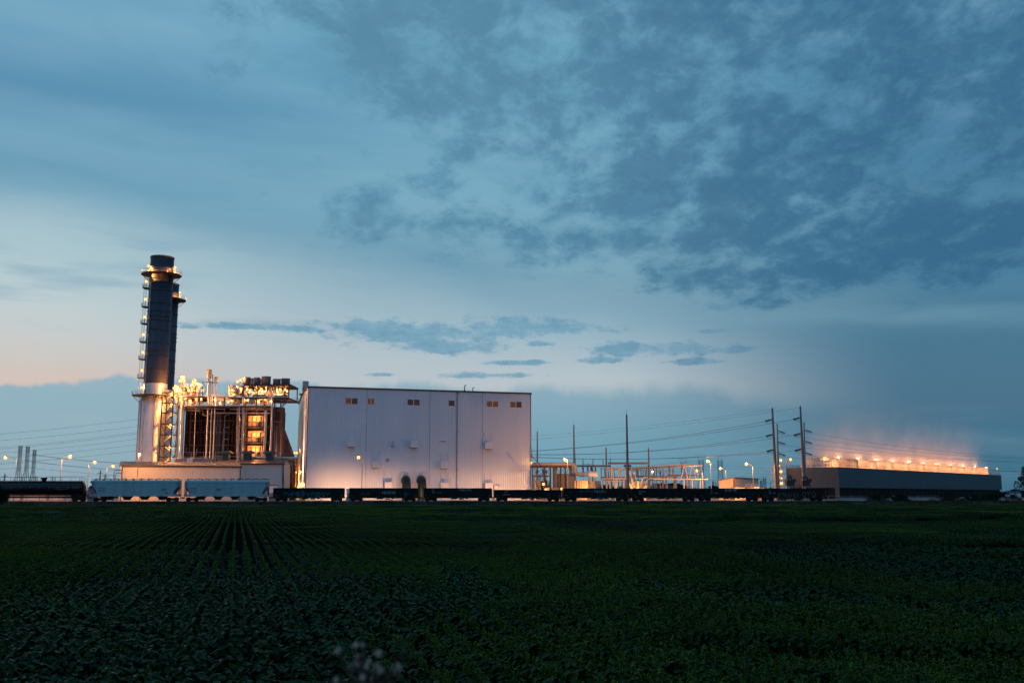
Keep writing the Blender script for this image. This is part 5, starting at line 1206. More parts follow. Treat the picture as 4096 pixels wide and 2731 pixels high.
for pts in ([(-120, 1745), (250, 1712), (640, 1664)], [(-120, 1770), (250, 1739), (640, 1692)], [(-120, 1798), (250, 1766), (640, 1714)], [(-120, 1804), (250, 1772), (640, 1720)], [(-120, 1818), (250, 1790), (640, 1741)], [(-120, 1840), (300, 1806), (640, 1766)], [(-120, 1864), (280, 1832), (640, 1790)]): wire(pts, 420, 420, .055, LL, LG)
LD = 'thin dark wire drooping from the left lattice masts towards the tan shed'
for pts in ([(70, 1812), (260, 1834), (640, 1856)], [(98, 1838), (300, 1866), (640, 1886)], [(98, 1868), (300, 1888), (640, 1912)], [(126, 1816), (300, 1838), (640, 1858)], [(126, 1848), (300, 1864), (640, 1885)]): wire(pts, 357, 400, .055, LD, LG)
LC = 'thin dark wire crossing low behind the left lattice masts'
for pts in ([(-100, 1858), (50, 1848), (240, 1834)], [(-100, 1884), (60, 1872), (130, 1868)], [(-100, 1910), (200, 1905), (560, 1900)]): wire(pts, 450, 450, .05, LC, LG)
RG = 'wires between the hall and the tall steel poles'; RL = 'long dark wire sagging from the left front steel pole down to the hall'
for pts in ([(2060, 1806), (2600, 1759), (3057, 1686)], [(2060, 1818), (2600, 1802), (3058, 1746)], [(2060, 1822), (2600, 1834), (3059, 1807)]): wire(pts, 400, 330, .065, RL, RG)
RL2 = 'long dark wire sagging from the right front steel pole towards the hall'
for pts in ([(2060, 1808), (2700, 1751), (3170, 1678)], [(2060, 1815), (2700, 1797), (3172, 1741)], [(2060, 1826), (2700, 1832), (3172, 1803)]): wire(pts, 400, 330, .065, RL2, RG)
wire([(2060, 1748), (2600, 1701), (3087, 1637)], 400, 330, .035, 'faint topmost wire running to the cap of the left front steel pole', RG)
wire([(2060, 1762), (2600, 1712), (3199, 1630)], 400, 330, .035, 'faint topmost wire running to the cap of the right front steel pole', RG)
SG = 'wires above the cooling tower'
for pts in ([(3141, 1737), (3600, 1800), (4200, 1838)], [(3141, 1781), (3600, 1824), (4200, 1846)], [(3141, 1826), (3500, 1860), (4200, 1884)]): wire(pts, 385, 520, .06, 'long dark wire from the left rear steel pole passing behind the steam', SG)
for pts in ([(3245, 1732), (3600, 1785), (4200, 1836)], [(3245, 1777), (3600, 1815), (4200, 1858)], [(3245, 1823), (3600, 1852), (4200, 1896)]): wire(pts, 385, 520, .06, 'long dark wire from the right rear steel pole passing behind the steam', SG)
for i, y in enumerate((1868, 1880, 1894, 1908, 1921, 1934, 1946, 1957)): wire([(3900, y + 14), (4020, y + 5), (4180, y - 8)], 640, 600, .045, 'faint wire rising to the right in the dense bundle beside the tree', 'dense wires right of the cooling tower')
for i, (y0, y1, y2) in enumerate(((1846, 1862, 1874), (1852, 1871, 1884), (1868, 1884, 1900), (1880, 1897, 1912), (1896, 1908, 1918), (1914, 1922, 1934))): wire([(2740, y0), (2900, y1), (3110, y2)], 620, 640, .05, 'faint wire hanging between the big pylons and the steel poles', 'wires among the pylons')
for i, (y0, y1, y2) in enumerate(((1866, 1852, 1842), (1892, 1886, 1884))): wire([(2480, y0 + 6), (2640, y1 + 4), (2808, y2)], 560, 560, .05, 'faint wire running left from the middle big pylon over the switchyard', 'wires among the pylons')
# ---------------------------------------------------------------- cooling tower
CT = P(3357, 1975, 400); CT.z = 1.45; CA = atan2(.745, .667)
ZT = PZ(3357, 1868, 400) - CT.z; ZL = PZ(3357, 1950, 400) - CT.z; CL = 213.0; CW = 22.3
ct = thing('cooling_tower', 'long low grey cooling tower receding to the right under orange-lit steam', 'cooling tower', CT, CA)
# local: x along the length (away to the right), y across (to the left)
b = MB(); bt = .35
b.add([(0, 0, ZL), (CL, 0, ZL), (CL, bt, ZT), (0, bt, ZT)], [(0, 1, 2, 3)]); b.build('long_wall', MT['tower_wall'], ct, True)
b = MB(); b.add([(0, 0, ZL), (bt, 0, ZT), (bt, CW, ZT), (0, CW, ZL)], [(0, 1, 2, 3)]); b.add([(CL, 0, ZL), (CL, 0, ZT), (CL, CW, ZT), (CL, CW, ZL)], [(3, 2, 1, 0)]); b.build('end_wall', MT['tower_wall'], ct, True)
b = MB(); b.add([(0, CW, 0), (CL, CW, 0), (CL, CW, ZT), (0, CW, ZT)], [(3, 2, 1, 0)]); b.build('rear_wall', MT['tower_wall'], ct, True)
b = MB(); b.box(-.1, .35, -.12, -.003 + .5, 0, ZT); b.box(-.1, -.003, .5, 1.6, 0, ZL + .1); b.build('corner_post', MT['tower_wall'], ct, True)
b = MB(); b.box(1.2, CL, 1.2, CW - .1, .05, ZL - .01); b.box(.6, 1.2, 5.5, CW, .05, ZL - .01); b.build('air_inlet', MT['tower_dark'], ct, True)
b = MB()
x = 4.0
while x < CL: b.box(x - .12, x + .12, .35, .6, 0, ZL); x += 5.4
b.box(.6, CL, .3, .5, ZL * .52, ZL * .52 + .12); b.box(.6, CL, -.1, .3, 0, .5); b.build('inlet_posts', MT['tower_dark'], ct, True)
mat('tower_stain', (.05, .055, .06), .8); b = MB()
for i in range(34): x = 4 + R.random() * (CL - 8); h_ = .6 + R.random() * 2.2; b.box(x, x + .12, -.02, -.006, ZL + .3, ZL + .3 + h_)
b.build('seam_streaks', MT['tower_stain'], ct, True)
b = MB(); b.box(bt, CL, bt, CW, ZT - .25, ZT - .02); b.build('fan_deck', MT['steel_grey'], ct, True)
b = MB(); b.rail([(.4, .45, ZT), (CL - .2, .45, ZT)], 1.15, 2.4, .055); b.rail([(.4, .45, ZT), (.4, CW, ZT)], 1.15, 2.4, .055); b.rail([(.4, CW - .2, ZT), (CL - .2, CW - .2, ZT)], 1.15, 2.4, .055); b.build('railing', MT['steel_rust'], ct, True)
FS = []
def fan(i):
    s = 9.5 + 19.5 * i; o = thing('x', None, None, (0, 0, 0)); bpy.data.objects.remove(o)
    m = MT['fan_grey'] if i == 1 else MT['fan_stack']; q = MB(); H = 4.1; R0 = 6.75
    q.lathe([(R0 + .55, ZT), (R0 + .12, ZT + .7), (R0 - .1, ZT + 1.5), (R0, ZT + H), (R0 - .15, ZT + H), (R0 - .25, ZT + 1.5), (R0 + .3, ZT)], (s, CW / 2, 0), 40)
    f = q.build('fan_stack', m, ct, True)
    q = MB(); n = 36
    for k in range(n):
        a_ = 2 * pi * k / n; ca, sa = cos(a_), sin(a_); pts = [(R0 + .62, ZT + .02), (R0 + .2, ZT + .7), (R0, ZT + 1.5), (R0 + .1, ZT + H)]
        for (r0, z0), (r1, z1) in zip(pts, pts[1:]): q.beam((s + r0 * ca, CW / 2 + r0 * sa, z0), (s + r1 * ca, CW / 2 + r1 * sa, z1), .16, .14)
    q.build('stack_ribs', m, f, True)
    q = MB()
    for zz in (1.5, 2.8, H - .12): q.lathe([(R0, ZT + zz), (R0 + .2, ZT + zz), (R0 + .2, ZT + zz + .12), (R0, ZT + zz + .12)], (s, CW / 2, 0), 36, False)
    q.build('stack_bands', m, f, True)
    L = (s + 7.6, CW / 2 - 3.2)
    q = MB(); q.tube((L[0], L[1], ZT), (L[0], L[1], ZT + H + .3), .08, 6); q.tube((L[0], L[1], ZT + H + .3), (L[0] - .3, L[1] - .8, ZT + H + .4), .07, 6); q.build('lamp_post', MT['galv'], f, True)
    MB().ball((L[0] - .3, L[1] - .9, ZT + H + .15), .42, 6).build('lamp', MT['lamp_core'], f, True); bulb(f, (L[0] - .3, L[1] - .9, ZT + H + .15), 1300, True, (1, .36, .13)); bulb(f, (s - 3.5, .9, ZT + 1.0), 800, True, (1, .40, .13))
    MB().ball((L[0], L[1] - .35, ZT + 1.6), .2, 6).build('lamp', MT['lamp_glow_small'], f, True)
    MB().ball((s - 2.2, .75, ZT + .75), .17, 6).build('lamp', MT['lamp_glow_small'], f, True)
    FS.append((s, CW / 2))
    if i == 0: bulb(f, (s - 6.0, CW / 2 - 4.5, ZT + H + .3), 160, True, (1, .36, .13))  # extra bulb without a fixture, added to brighten the steam at the near end
for i in range(11): fan(i)
q = MB(); q.tube((CL - 3, 1, ZT), (CL - 3, 1, ZT + 3.6), .07, 6); q.build('lamp_post', MT['galv'], ct, True); MB().ball((CL - 3.2, .9, ZT + 3.6), .42, 6).build('lamp', MT['lamp_glow_small'], ct, True)
# stair tower at its near left corner
S0 = P(3100, 1975, 408); S1 = P(3150, 1975, 408); t = thing('stair_tower', 'brightly lit yellow stair tower at the left end of the cooling tower', 'stair tower', (S0.x, 408, GZ))
lv2 = [1867, 1896, 1919, 1945, 1975]; zz = [PZ(3125, y, 408) for y in lv2]; zz[-1] = GZ
b = MB()
for x in (S0.x, S1.x - 1.2): 
    for yy in (408, 412): b.beam((x, yy, GZ), (x, yy, zz[0]), .28)
for z in zz[:-1]:
    for yy in (408, 412): b.beam((S0.x, yy, z), (S1.x, yy, z), .3)
b.build('frame', MT['galv'], t)
for i in range(4):
    a_, c = (S0.x + .4, S1.x - 1.8) if i % 2 else (S1.x - 1.8, S0.x + .4); p, q_ = Vector((a_, 408.8, zz[i + 1])), Vector((c, 408.8, zz[i]))
    f = MB()
    for s in (0, .9): f.beam(p + Vector((0, s, 0)), q_ + Vector((0, s, 0)), .08, .3); f.beam(p + Vector((0, s, 1)), q_ + Vector((0, s, 1)), .06)
    for k in range(10): c_ = p.lerp(q_, (k + .5) / 10); f.box(c_.x - .14, c_.x + .14, 408.85, 409.65, c_.z, c_.z + .05)
    f.build('stair_flight', MT['galv'], t)
b = MB(); b.rail([(S0.x + 1.5, 408, zz[0]), (S1.x, 408, zz[0])], 1.3, 1.6, .06); b.build('railing', MT['galv'], t)
for px, py, r in ((3124, 1885, .55), (3126, 1932, .55), (3116, 1908, .4), (3126, 1912, .3), (3115, 1862, .45), (3117, 1886, .25), (3117, 1933, .25), (3105, 1960, .3)): p = P(px, py, 407.4); lens(t, (p.x, p.y, p.z), r, w=150 * r)
for i, (px, py) in enumerate(((3123, 1840), (3162, 1837))):
    p = P(px, py, 409); k = thing('deck_lamp', ['left', 'right'][i] + ' lamp on a short mast above the lit stair tower', 'lamp', (p.x, 409, zz[0]), 0, 'lamps above the stair tower')
    MB().tube((p.x, 409, zz[0]), (p.x, 409, p.z - .3), .09, 6).build('post', MT['galv'], k); lens(k, (p.x, 409, p.z), .52, w=320)
p = P(3149, 1847, 409); k = thing('wind_sock', 'small orange wind sock between the two lamps above the stair tower', 'wind sock', (p.x, 409, zz[0]))
MB().tube((p.x + .5, 409, zz[0]), (p.x + .5, 409, p.z + 1.1), .05, 6).build('mast', MT['galv'], k); mat('sock', (.75, .30, .03), .7); MB().path([(p.x + .4, 409, p.z + .9), (p.x, 409, p.z + .2), (p.x - .35, 409, p.z - .9)], [.32, .3, .16], 8).build('sock', MT['sock'], k)
k = thing('fan_motor', 'small machinery block on the tower deck by the right front steel pole', 'machinery', (P(3213, 1975, 404).x, 404, PZ(3213, 1868, 404))); b = MB()
for a_ in ((3207, 1861, 3211, 1868), (3212, 1858, 3221, 1868)): bxp(b, *a_, 404, 1.5)
b.build('housing', MT['fan_stack'], k)
# antenna mast behind
k = thing('antenna_mast', 'thin antenna mast with panel aerials rising behind the first fan stack', 'antenna mast', (P(3298, 1975, 700).x, 700, 1.2)); p = P(3298, 1792, 700)
MB().tube((p.x, 700, 1.2), (p.x, 700, p.z), .3, 6, .2).build('mast', MT['pole_steel'], k); b = MB()
for s in (-1.3, -.7, .7, 1.3): b.box(p.x + s - .12, p.x + s + .12, 699.6, 700, p.z - 1.2, p.z + .8)
b.beam((p.x - 1.4, 700, p.z - .3), (p.x + 1.4, 700, p.z - .3), .15); b.build('aerials', MT['pole_steel'], k)
# ---------------------------------------------------------------- twin filter vessels and green tanks
for i, x0 in enumerate((3144, 3207)):
    Y = 300; c = P(x0 + 17, 1975, Y); u = Y / FPX
    t = thing('filter_vessel', ['left', 'right'][i] + ' dark boxy filter hopper on legs in front of the cooling tower', 'filter', (c.x, Y, GZ), 0, 'twin dark filter hoppers')
    zb, zt_ = PZ(x0, 1941, Y), PZ(x0, 1913, Y)
    w = 30 * u
    MB().box(c.x - w / 2, c.x + w / 2, Y - 1, Y + 1.4, zb, zt_ - .1).build('body', MT['steel_rust'], t)
    MB().box(c.x - w / 2 - .12, c.x + .1, Y - 1.25, Y - 1.003, zt_ - .7, zt_).build('door_panel', MT['shed_roof'], t)
    q = MB(); q.lathe([(.01, zt_ + 1.1), (.35, zt_ + 1.0), (.4, zt_ + .7), (.85, zt_ + .55), (.95, zt_ + .25), (.8, zt_), (1.1, zt_ - .11)], (c.x - .1, Y, 0), 16); q.build('dome', MT['steel_dark'], t)
    MB().box(c.x + w / 2 + .003, c.x + w / 2 + .55, Y - .8, Y + .6, zt_ - 1.1, zt_ - .05).build('side_box', MT['steel_dark'], t)
    q = MB()
    for s in (-.9, .15, .75): q.beam((c.x + s, Y - .6, GZ), (c.x + s, Y - .6, zb), .22)
    q.build('legs', MT['steel_dark'], t)
    MB().box(c.x - .75, c.x + .3, Y - .2, Y + .6, zb - 1.3, zb - .3).build('control_cabinet', MT['hood'], t)
for i, (x0, x1, py) in enumerate(((3106, 3146, 1953), (3174, 3210, 1952))):
    Y = 296; c = P((x0 + x1) / 2, 1975, Y); r = (x1 - x0) / 2 * Y / FPX; t = thing('green_tank', ['left', 'right'][i] + ' dark green domed tank top showing above the last gondola', 'tank', (c.x, Y, GZ), 0, 'green domed tanks')
    z = PZ(x0, py, Y); q = MB(); q.lathe([(r, GZ), (r, z - r * .55), (r * .9, z - r * .28), (r * .6, z - r * .08), (.01, z)], (c.x, Y, 0), 24); q.build('shell', MT['duct_green'], t)
t = thing('deck_handrail', 'thin handrail behind the twin filter hoppers', 'handrail', (P(3200, 1975, 302).x, 302, GZ)); q = MB(); q.rail([P(3175, 1950, 303), P(3247, 1950, 303)], 1.0, 2.0, .05)
for px in (3175, 3247): c = P(px, 1950, 303); q.beam((c.x, 303, GZ), c, .1)
q.build('rail', MT['steel_rust'], t)
# ---------------------------------------------------------------- steam
def steam():
    m = bpy.data.materials.new('steam'); m.use_nodes = True; nt = m.node_tree; nt.nodes.clear(); out = nt.nodes.new('ShaderNodeOutputMaterial')
    v = nt.nodes.new('ShaderNodeVolumePrincipled'); nt.links.new(v.outputs[0], out.inputs['Volume'])
    v.inputs['Color'].default_value = (.985, .98, .985, 1); v.inputs['Anisotropy'].default_value = .1
    tc = nt.nodes.new('ShaderNodeTexCoord'); x, y, z = nsep(nt, N(nt, tc.outputs['Object']))
    # per-fan plume: distance from the nearest plume axis, which leans with the breeze
    H = 34.0; h = z / H
    xs = (x - 9.5 + z * .10) / 19.5; fr = ((xs + .5)._m('FRACT') - .5)._m('ABSOLUTE') * 19.5
    core = fr.smooth(h * 6.0 + 8.5, h * 2.0 + 3.0)
    yy = (y - CW / 2 + z * .3)._m('ABSOLUTE').smooth(h * 6.0 + 8.0, 3.0)
    nz = nnoise(nt, ncomb(nt, x * 1.0, y * 1.0, z * .55), .10, 3, .6)
    fall = (1.0 - h).clamp().pow(3.2); ends = x.smooth(-2.0, 6.0) * x.smooth(CL + 2, CL - 75)
    low = z.smooth(-4.2, -.6)
    hi = h.smooth(.02, .35); mixc = core * (1.0 - hi * .75) + hi * .75
    dn = mixc * yy * (nz.smooth(.30, .62) * .9 + .1) * ends * (fall * .11 + (1.0 - h).clamp().pow(14.0) * .30)
    nt.links.new(dn.k, v.inputs['Density'])
    b = MB(); b.box(-6, CL + 6, CW / 2 - 14, CW / 2 + 12, 0, H)
    o = b.build('steam', m); o.location = (CT.x, CT.y, CT.z + ZT + 4.25); o.rotation_euler = (0, 0, CA); tag(o, 'pale steam glowing orange above the row of fan stacks', 'steam', kind='stuff')
    m.cycles.volume_step_rate = 1.0; m.cycles.volume_sampling = 'EQUIANGULAR'
steam()
# ---------------------------------------------------------------- fences
def fence(label, x0, off0, x1, off1, step=3.2, h=1.8, m='galv', zb=1.3):
    a_, c = trk(x0, off0, 0), trk(x1, off1, 0); t = thing('wire_fence', label, 'fence', (a_.x, a_.y, zb), 0, 'wire fences along the railway'); L_ = (c - a_).length; n = int(L_ / step); 
    q = MB()
    for i in range(n + 1): p = a_.lerp(c, i / n); q.tube((p.x, p.y, zb - .1), (p.x, p.y, zb + h), .05, 6)
    q.build('posts', MT[m], t); q = MB()
    for hh in (.15, .6, 1.1, 1.6, h): q.beam((a_.x, a_.y, zb + hh), (c.x, c.y, zb + hh), .025)
    q.build('wires', MT[m], t)
fence('wire fence seen under the tank wagon', rx(-20), 7, rx(350), 7, 2.7, 1.5, 'trim_dark')
fence('pale wire fence in front of the cooling tower', rx(3280), 12, rx(4150), 40, 9.5, 1.7, 'galv', 1.2)
# low kerb wall at the foot of the cooling tower
t = thing('basin_wall', 'low grey basin wall at the foot of the cooling tower', 'low wall', CT, CA); MB().box(-4, CL + 2, -2.2, -1.9, -.2, .75).build('wall', MT['steel_grey'], t, True); MB().box(-4, CL + 2, -2.28, -1.82, .753, .86).build('coping', MT['steel_grey'], t, True)
# ---------------------------------------------------------------- trees, bushes, hedgerow
mat('foliage', (.030, .046, .020), .8, 0, .5, .8, spec=.15)
mat('foliage_dark', (.016, .024, .014), .85, 0, .5, .8, spec=.1)
def leaves(q, c, rad, n, s, R):
    for i in range(n):
        d = Vector((R.gauss(0, 1), R.gauss(0, 1), R.gauss(0, 1))).normalized() * R.random() ** .45; p = Vector(c) + Vector((d.x * rad[0], d.y * rad[1], d.z * rad[2]))
        u = Vector((R.gauss(0, 1), R.gauss(0, 1), R.gauss(0, .6))).normalized(); w = u.cross(Vector((R.gauss(0, 1), R.gauss(0, 1), R.gauss(0, 1)))).normalized(); k = s * (.6 + .8 * R.random())
        q.add([p - u * k, p + w * k * .55, p + u * k, p - w * k * .55], [(0, 1, 2, 3)])
def tree(c, H, W, label, grp=None, n=9000, s=.22, seed=1, low=.15, name='tree', m='foliage', clumps=34):
    R = random.Random(seed); t = thing(name, label, 'tree' if name == 'tree' else 'bush', c, 0, grp); q = MB(); tr = MB(); c = Vector(c)
    tr.path([c, c + Vector((.1, 0, H * .3)), c + Vector((-.1, .1, H * .6)), c + Vector((0, 0, H * .9))], [H * .022, H * .018, H * .011, H * .004], 8)
    for i in range(clumps):
        z = low + (1 - low) * R.random(); env = sin(pi * min(1, max(.04, (z - low + .12) / (1.1 - low)))) ** .6; a_ = R.random() * 2 * pi; rr = W * env * (.35 + .65 * R.random()); p = c + Vector((cos(a_) * rr, sin(a_) * rr, H * z)); k = W * (.16 + .16 * R.random())
        leaves(q, p, (k * 1.25, k * 1.25, k * .8), n // clumps, s, R)
        b0 = c + Vector((0, 0, H * max(.12, z * .62))); tr.path([b0, b0.lerp(p, .5) + Vector((0, 0, .2)), p], [H * .008, H * .005, H * .002], 5)
    tr.build('trunk', MT['bark'], t); q.build('crown', MT[m], t)
c = P(4190, 1975, 190); tree((c.x, 190, 0.1), 10.6, 5.0, 'leafy tree cut by the right edge of the picture', None, 16000, .16, 5, .28, 'tree', 'foliage', 46)
c = P(4190, 1975, 185); tree((c.x, 185, 0), 3.6, 4.2, 'low bush under the tree at the right edge', 'dark bushes along the railway', 7000, .13, 8, .02, 'bush', 'foliage', 20)
BL_ = ['rounded dark bush in front of the cooling tower, nearest to the last gondola', 'long low dark bush in front of the middle of the cooling tower', 'dark bush before the dark right end of the cooling tower', 'dark bush just left of the tower right corner', 'wide dark bush right of the cooling tower corner', 'dark bush closest to the right tree']
for i, (px, w, h_) in enumerate(((3540, 5.0, 2.3), (3640, 3.0, 1.7), (3840, 4.6, 2.3), (3905, 2.6, 1.6), (3990, 3.8, 2.0), (4060, 5.0, 2.3))):
    X = rx(px); c = trk(X, 5 + (i % 3) * 2, 0); tree((c.x, c.y, 1.0), h_, w, BL_[i], 'dark bushes along the railway', 4500, .13, 20 + i, .02, 'bush', 'foliage_dark', 22)
c = P(376, 1975, 262); tree((c.x, 262, GZ), 5.3, 1.9, 'small tree in the gap between tank wagon and first hopper', None, 3500, .16, 41, .3, 'tree', 'foliage_dark', 18)
c = P(14, 1975, 214); tree((c.x - 2.5, 214, .3), 5.2, 3.0, 'dark tree at the left edge half covering the tank wagon', None, 9000, .13, 43, .1, 'tree', 'foliage_dark', 34)
# distant hedgerow trees : one mass
R = random.Random(77); q = MB()
for (x0, x1, ya, yb, Y, n) in ((2400, 2760, 1935, 1950, 900, 60), (2620, 2720, 1928, 1935, 800, 26), (2760, 3110, 1946, 1956, 1000, 44), (2845, 2885, 1938, 1944, 900, 12), (3060, 3100, 1950, 1955, 700, 14), (3975, 4250, 1958, 1966, 900, 44), (4050, 4075, 1952, 1958, 900, 10), (0, 500, 1950, 1965, 900, 40)):
    for i in range(n):
        px = x0 + (x1 - x0) * (i + R.random()) / n; yt = ya + (yb - ya) * R.random(); c = P(px, yt, Y + R.random() * 60); zt_ = c.z; r_ = 3.5 + R.random() * 3
        leaves(q, (c.x, c.y, zt_ - r_ * .8), (r_, r_, r_ * .8), 150, .75, R); leaves(q, (c.x, c.y, zt_ * .4), (r_ * 1.2, r_, zt_ * .45), 110, 1.0, R)
o = q.build('far_woods', MT['foliage_dark']); tag(o, 'dark line of distant trees on the horizon', 'woods', kind='stuff')
# distant houses
for i, (px, py) in enumerate(((4037, 1975), (4043, 1972), (4053, 1981), (4068, 1976))):
    c = P(px, py, 860); t = thing('house', ['leftmost', 'second', 'third', 'rightmost'][i] + ' tiny pale house at the foot of the far woods, right of the cooling tower', 'house', (c.x, 860, 0.4), 0, 'tiny pale houses on the horizon')
    MB().box(-2.0, 2.0, -3, 3, 0, 3.6 + (i % 2)).build('wall', MT['hood'], t, True); MB().prism([(-3.2, 3.6 + (i % 2)), (3.2, 3.6 + (i % 2)), (0, 5.6 + (i % 2))], 'x', -2.2, 2.2).build('roof', MT['trim_dark'], t, True)
# ---------------------------------------------------------------- the soybean field
ROWA = -.274                                  # rows run towards this slope, x = x0 + ROWA * y
rowdir = Vector((ROWA, 1, 0)).normalized(); rown = Vector((rowdir.y, -rowdir.x, 0))
CANH = .72
def leafmat(name, c1, c2, rough, spec, tr=0.12):
    m = bpy.data.materials.new(name); m.use_nodes = True; nt = m.node_tree; b = nt.nodes['Principled BSDF']
    oi = nt.nodes.new('ShaderNodeObjectInfo'); tc = nt.nodes.new('ShaderNodeTexCoord')
    geo = nt.nodes.new('ShaderNodeNewGeometry')
    f = N(nt, geo.outputs['Random Per Island']); g = N(nt, oi.outputs['Random'])
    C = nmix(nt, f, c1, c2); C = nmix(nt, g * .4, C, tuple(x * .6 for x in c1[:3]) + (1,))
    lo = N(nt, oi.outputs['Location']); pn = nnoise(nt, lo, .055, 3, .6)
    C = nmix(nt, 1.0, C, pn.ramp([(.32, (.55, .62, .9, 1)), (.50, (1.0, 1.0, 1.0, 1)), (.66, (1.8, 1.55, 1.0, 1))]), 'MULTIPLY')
    nt.links.new(C.k, b.inputs['Base Color']); b.inputs['Roughness'].default_value = rough; b.inputs['Specular IOR Level'].default_value = spec
    MT[name] = m; return m
leafmat('leaf_broad', (.013, .034, .010, 1), (.023, .055, .017, 1), .55, .03)
leafmat('leaf_tip', (.085, .125, .022, 1), (.150, .205, .036, 1), .7, .0)
leafmat('leaf_near', (.012, .036, .008, 1), (.021, .058, .013, 1), .47, .06)
mat('stalk', (.035, .06, .015), .8, 0, .3, spec=0)
lib = bpy.data.collections.new('field_sources')
def leaf(q, base, d, up, L, W, fold=.25, droop=.3):
    d = Vector(d).normalized(); side = d.cross(up).normalized(); n = side.cross(d).normalized()
    pts = []
    for t, w in ((0, .0), (.18, .75), (.42, 1.0), (.72, .62), (1, 0)):
        c = base + d * L * t - n * (droop * L * t * t); pts.append((c, side * W * .5 * w, n * fold * W * .5 * w))
    vs = [pts[0][0]]
    for c, s, f in pts[1:4]: vs += [c - s + f, c, c + s + f]
    vs.append(pts[4][0])
    q.add(vs, [(0, 2, 1), (0, 3, 2), (1, 2, 5, 4), (2, 3, 6, 5), (4, 5, 8, 7), (5, 6, 9, 8), (7, 8, 10), (8, 9, 10)], True)
def src(name, build, n):
    out = []
    for i in range(n):
        q = MB(); build(q, random.Random(100 + i)); o = q.build(name, [MT['leaf_near' if 'near' in name else 'leaf_broad'], MT['leaf_tip'], MT['stalk']], None)
        COL.objects.unlink(o); lib.objects.link(o); out.append(o)
    return out
# local frame: x across the row, y along it, z up from the soil; canopy top near CANH
def near_clump(spread, tips):
    def f(q, R):
        L_ = .5
        for i in range(15 if tips > 5 else 21):                    # trifoliate leaves
            y = (R.random() - .5) * L_; x0 = R.gauss(0, .03); a = R.random() * 2 * pi; rr = spread * (.3 + .7 * R.random())
            top = CANH * (.99 if tips < 5 else .84) * (1.0 - .26 * (rr / .24) ** 2) * (.82 + .2 * R.random()) - (.0 if i < 15 else .18)
            c = Vector((x0 + cos(a) * rr, y + sin(a) * rr * .6, top)); q.cur = 2
            q.path([Vector((x0 * .5, y, top * .45)), c.lerp(Vector((x0, y, top * .7)), .5), c], .004, 3, False)
            dr = Vector((cos(a), sin(a), .0)); q.cur = 0
            for da in (-1.25, 0, 1.25):
                d2 = Vector((cos(a + da), sin(a + da), R.uniform(-.35, .25))); leaf(q, c, d2, Vector((R.gauss(0, .3), R.gauss(0, .3), 1)), R.uniform(.10, .16), R.uniform(.075, .105), R.uniform(.1, .4), R.uniform(.1, .5))
        q.cur = 1
        for i in range(tips):                  # young pale shoots
            y = (R.random() - .5) * L_; x0 = R.gauss(0, .05 if tips < 5 else .022); z = CANH * (R.uniform(.84, 1.12) if tips < 5 else R.uniform(.96, 1.07)); c = Vector((x0, y, z)); q.cur = 2; q.path([(x0, y, z - .25), (x0 + .01, y, z)], [.005, .002], 3, False); q.cur = 1
            for k in range(6): a = R.random() * 6.3; leaf(q, c - Vector((0, 0, .03 * k)), (cos(a), sin(a), R.uniform(.2, 1.0)), Vector((0, 0, 1)) + Vector((R.gauss(0, .3), R.gauss(0, .3), 0)), R.uniform(.025, .055), R.uniform(.010, .022), .3, .2)
        q.cur = 0
    return f
def mid_clump(spread, tips, L_, rows, n, s):
    def f(q, R):
        for r in range(rows):
            xr = (r - (rows - 1) / 2) * .50
            for i in range(n):
                y = (R.random() - .5) * L_; tip = R.random() < tips; x = R.gauss(0, .022 if tip and tips > .2 else spread * .42); x = max(-.26, min(.26, x)); z = CANH * (1.0 - (x / .26) ** 2 * (.55 if tips > .2 else .25)) * (.62 + .4 * R.random())
                z = z if not (tips > .2) else (CANH * R.uniform(1.0, 1.055) if tip else min(z * .9, CANH * .74))
                q.cur = 1 if tip else 0; k = s * (.6 + .6 * R.random()) * (.55 if tip else 1); c = Vector((xr + x, y, z * (1.06 if tip else 1)))
                a = R.random() * 6.3; u = Vector((cos(a), sin(a), R.uniform(-.4, .4) if not tip else R.uniform(.3, 1.4))).normalized(); v = u.cross(Vector((R.gauss(0, .45), R.gauss(0, .45), 1))).normalized() * (.62 if not tip else .35)
                q.add([c - u * k, c + v * k, c + u * k, c - v * k], [(0, 1, 2, 3)])
        q.cur = 0
    return f
NL = src('near_leafy', near_clump(.27, 1), 3); NT = src('near_tippy', near_clump(.065, 16), 3)
ML = src('mid_leafy', mid_clump(.27, .06, 1.0, 1, 150, .056), 2); MTp = src('mid_tippy', mid_clump(.075, .45, 1.0, 1, 110, .044), 2)
FL = src('far_leafy', mid_clump(.28, .10, 3.0, 3, 180, .105), 2); FT = src('far_tippy', mid_clump(.12, .42, 3.0, 3, 150, .085), 2)
names = sorted([o.name for o in lib.objects]); idx = {n: i for i, n in enumerate(names)}
def patch(x, y):
    a = 1.3 * mnoise.fractal(Vector((x * .07, y * .040, 3.1)), 1.0, 2.0, 3) + .35 * mnoise.noise(Vector((x * .25, y * .18, 8)))
    return a
def dip(x, y):
    d = mnoise.noise(Vector((x * .16, y * .10, 20.5))) * .26 + mnoise.noise(Vector((x * .5, y * .25, 4))) * .06
    h_ = mnoise.noise(Vector((x * .09 + 5, y * .30, 40.0)))
    if h_ > .24: d -= (h_ - .24) * 1.4       # hollows where plants are stunted
    return d
class Pts:
    def __init__(s): s.co = []; s.rot = []; s.sc = []; s.id = []
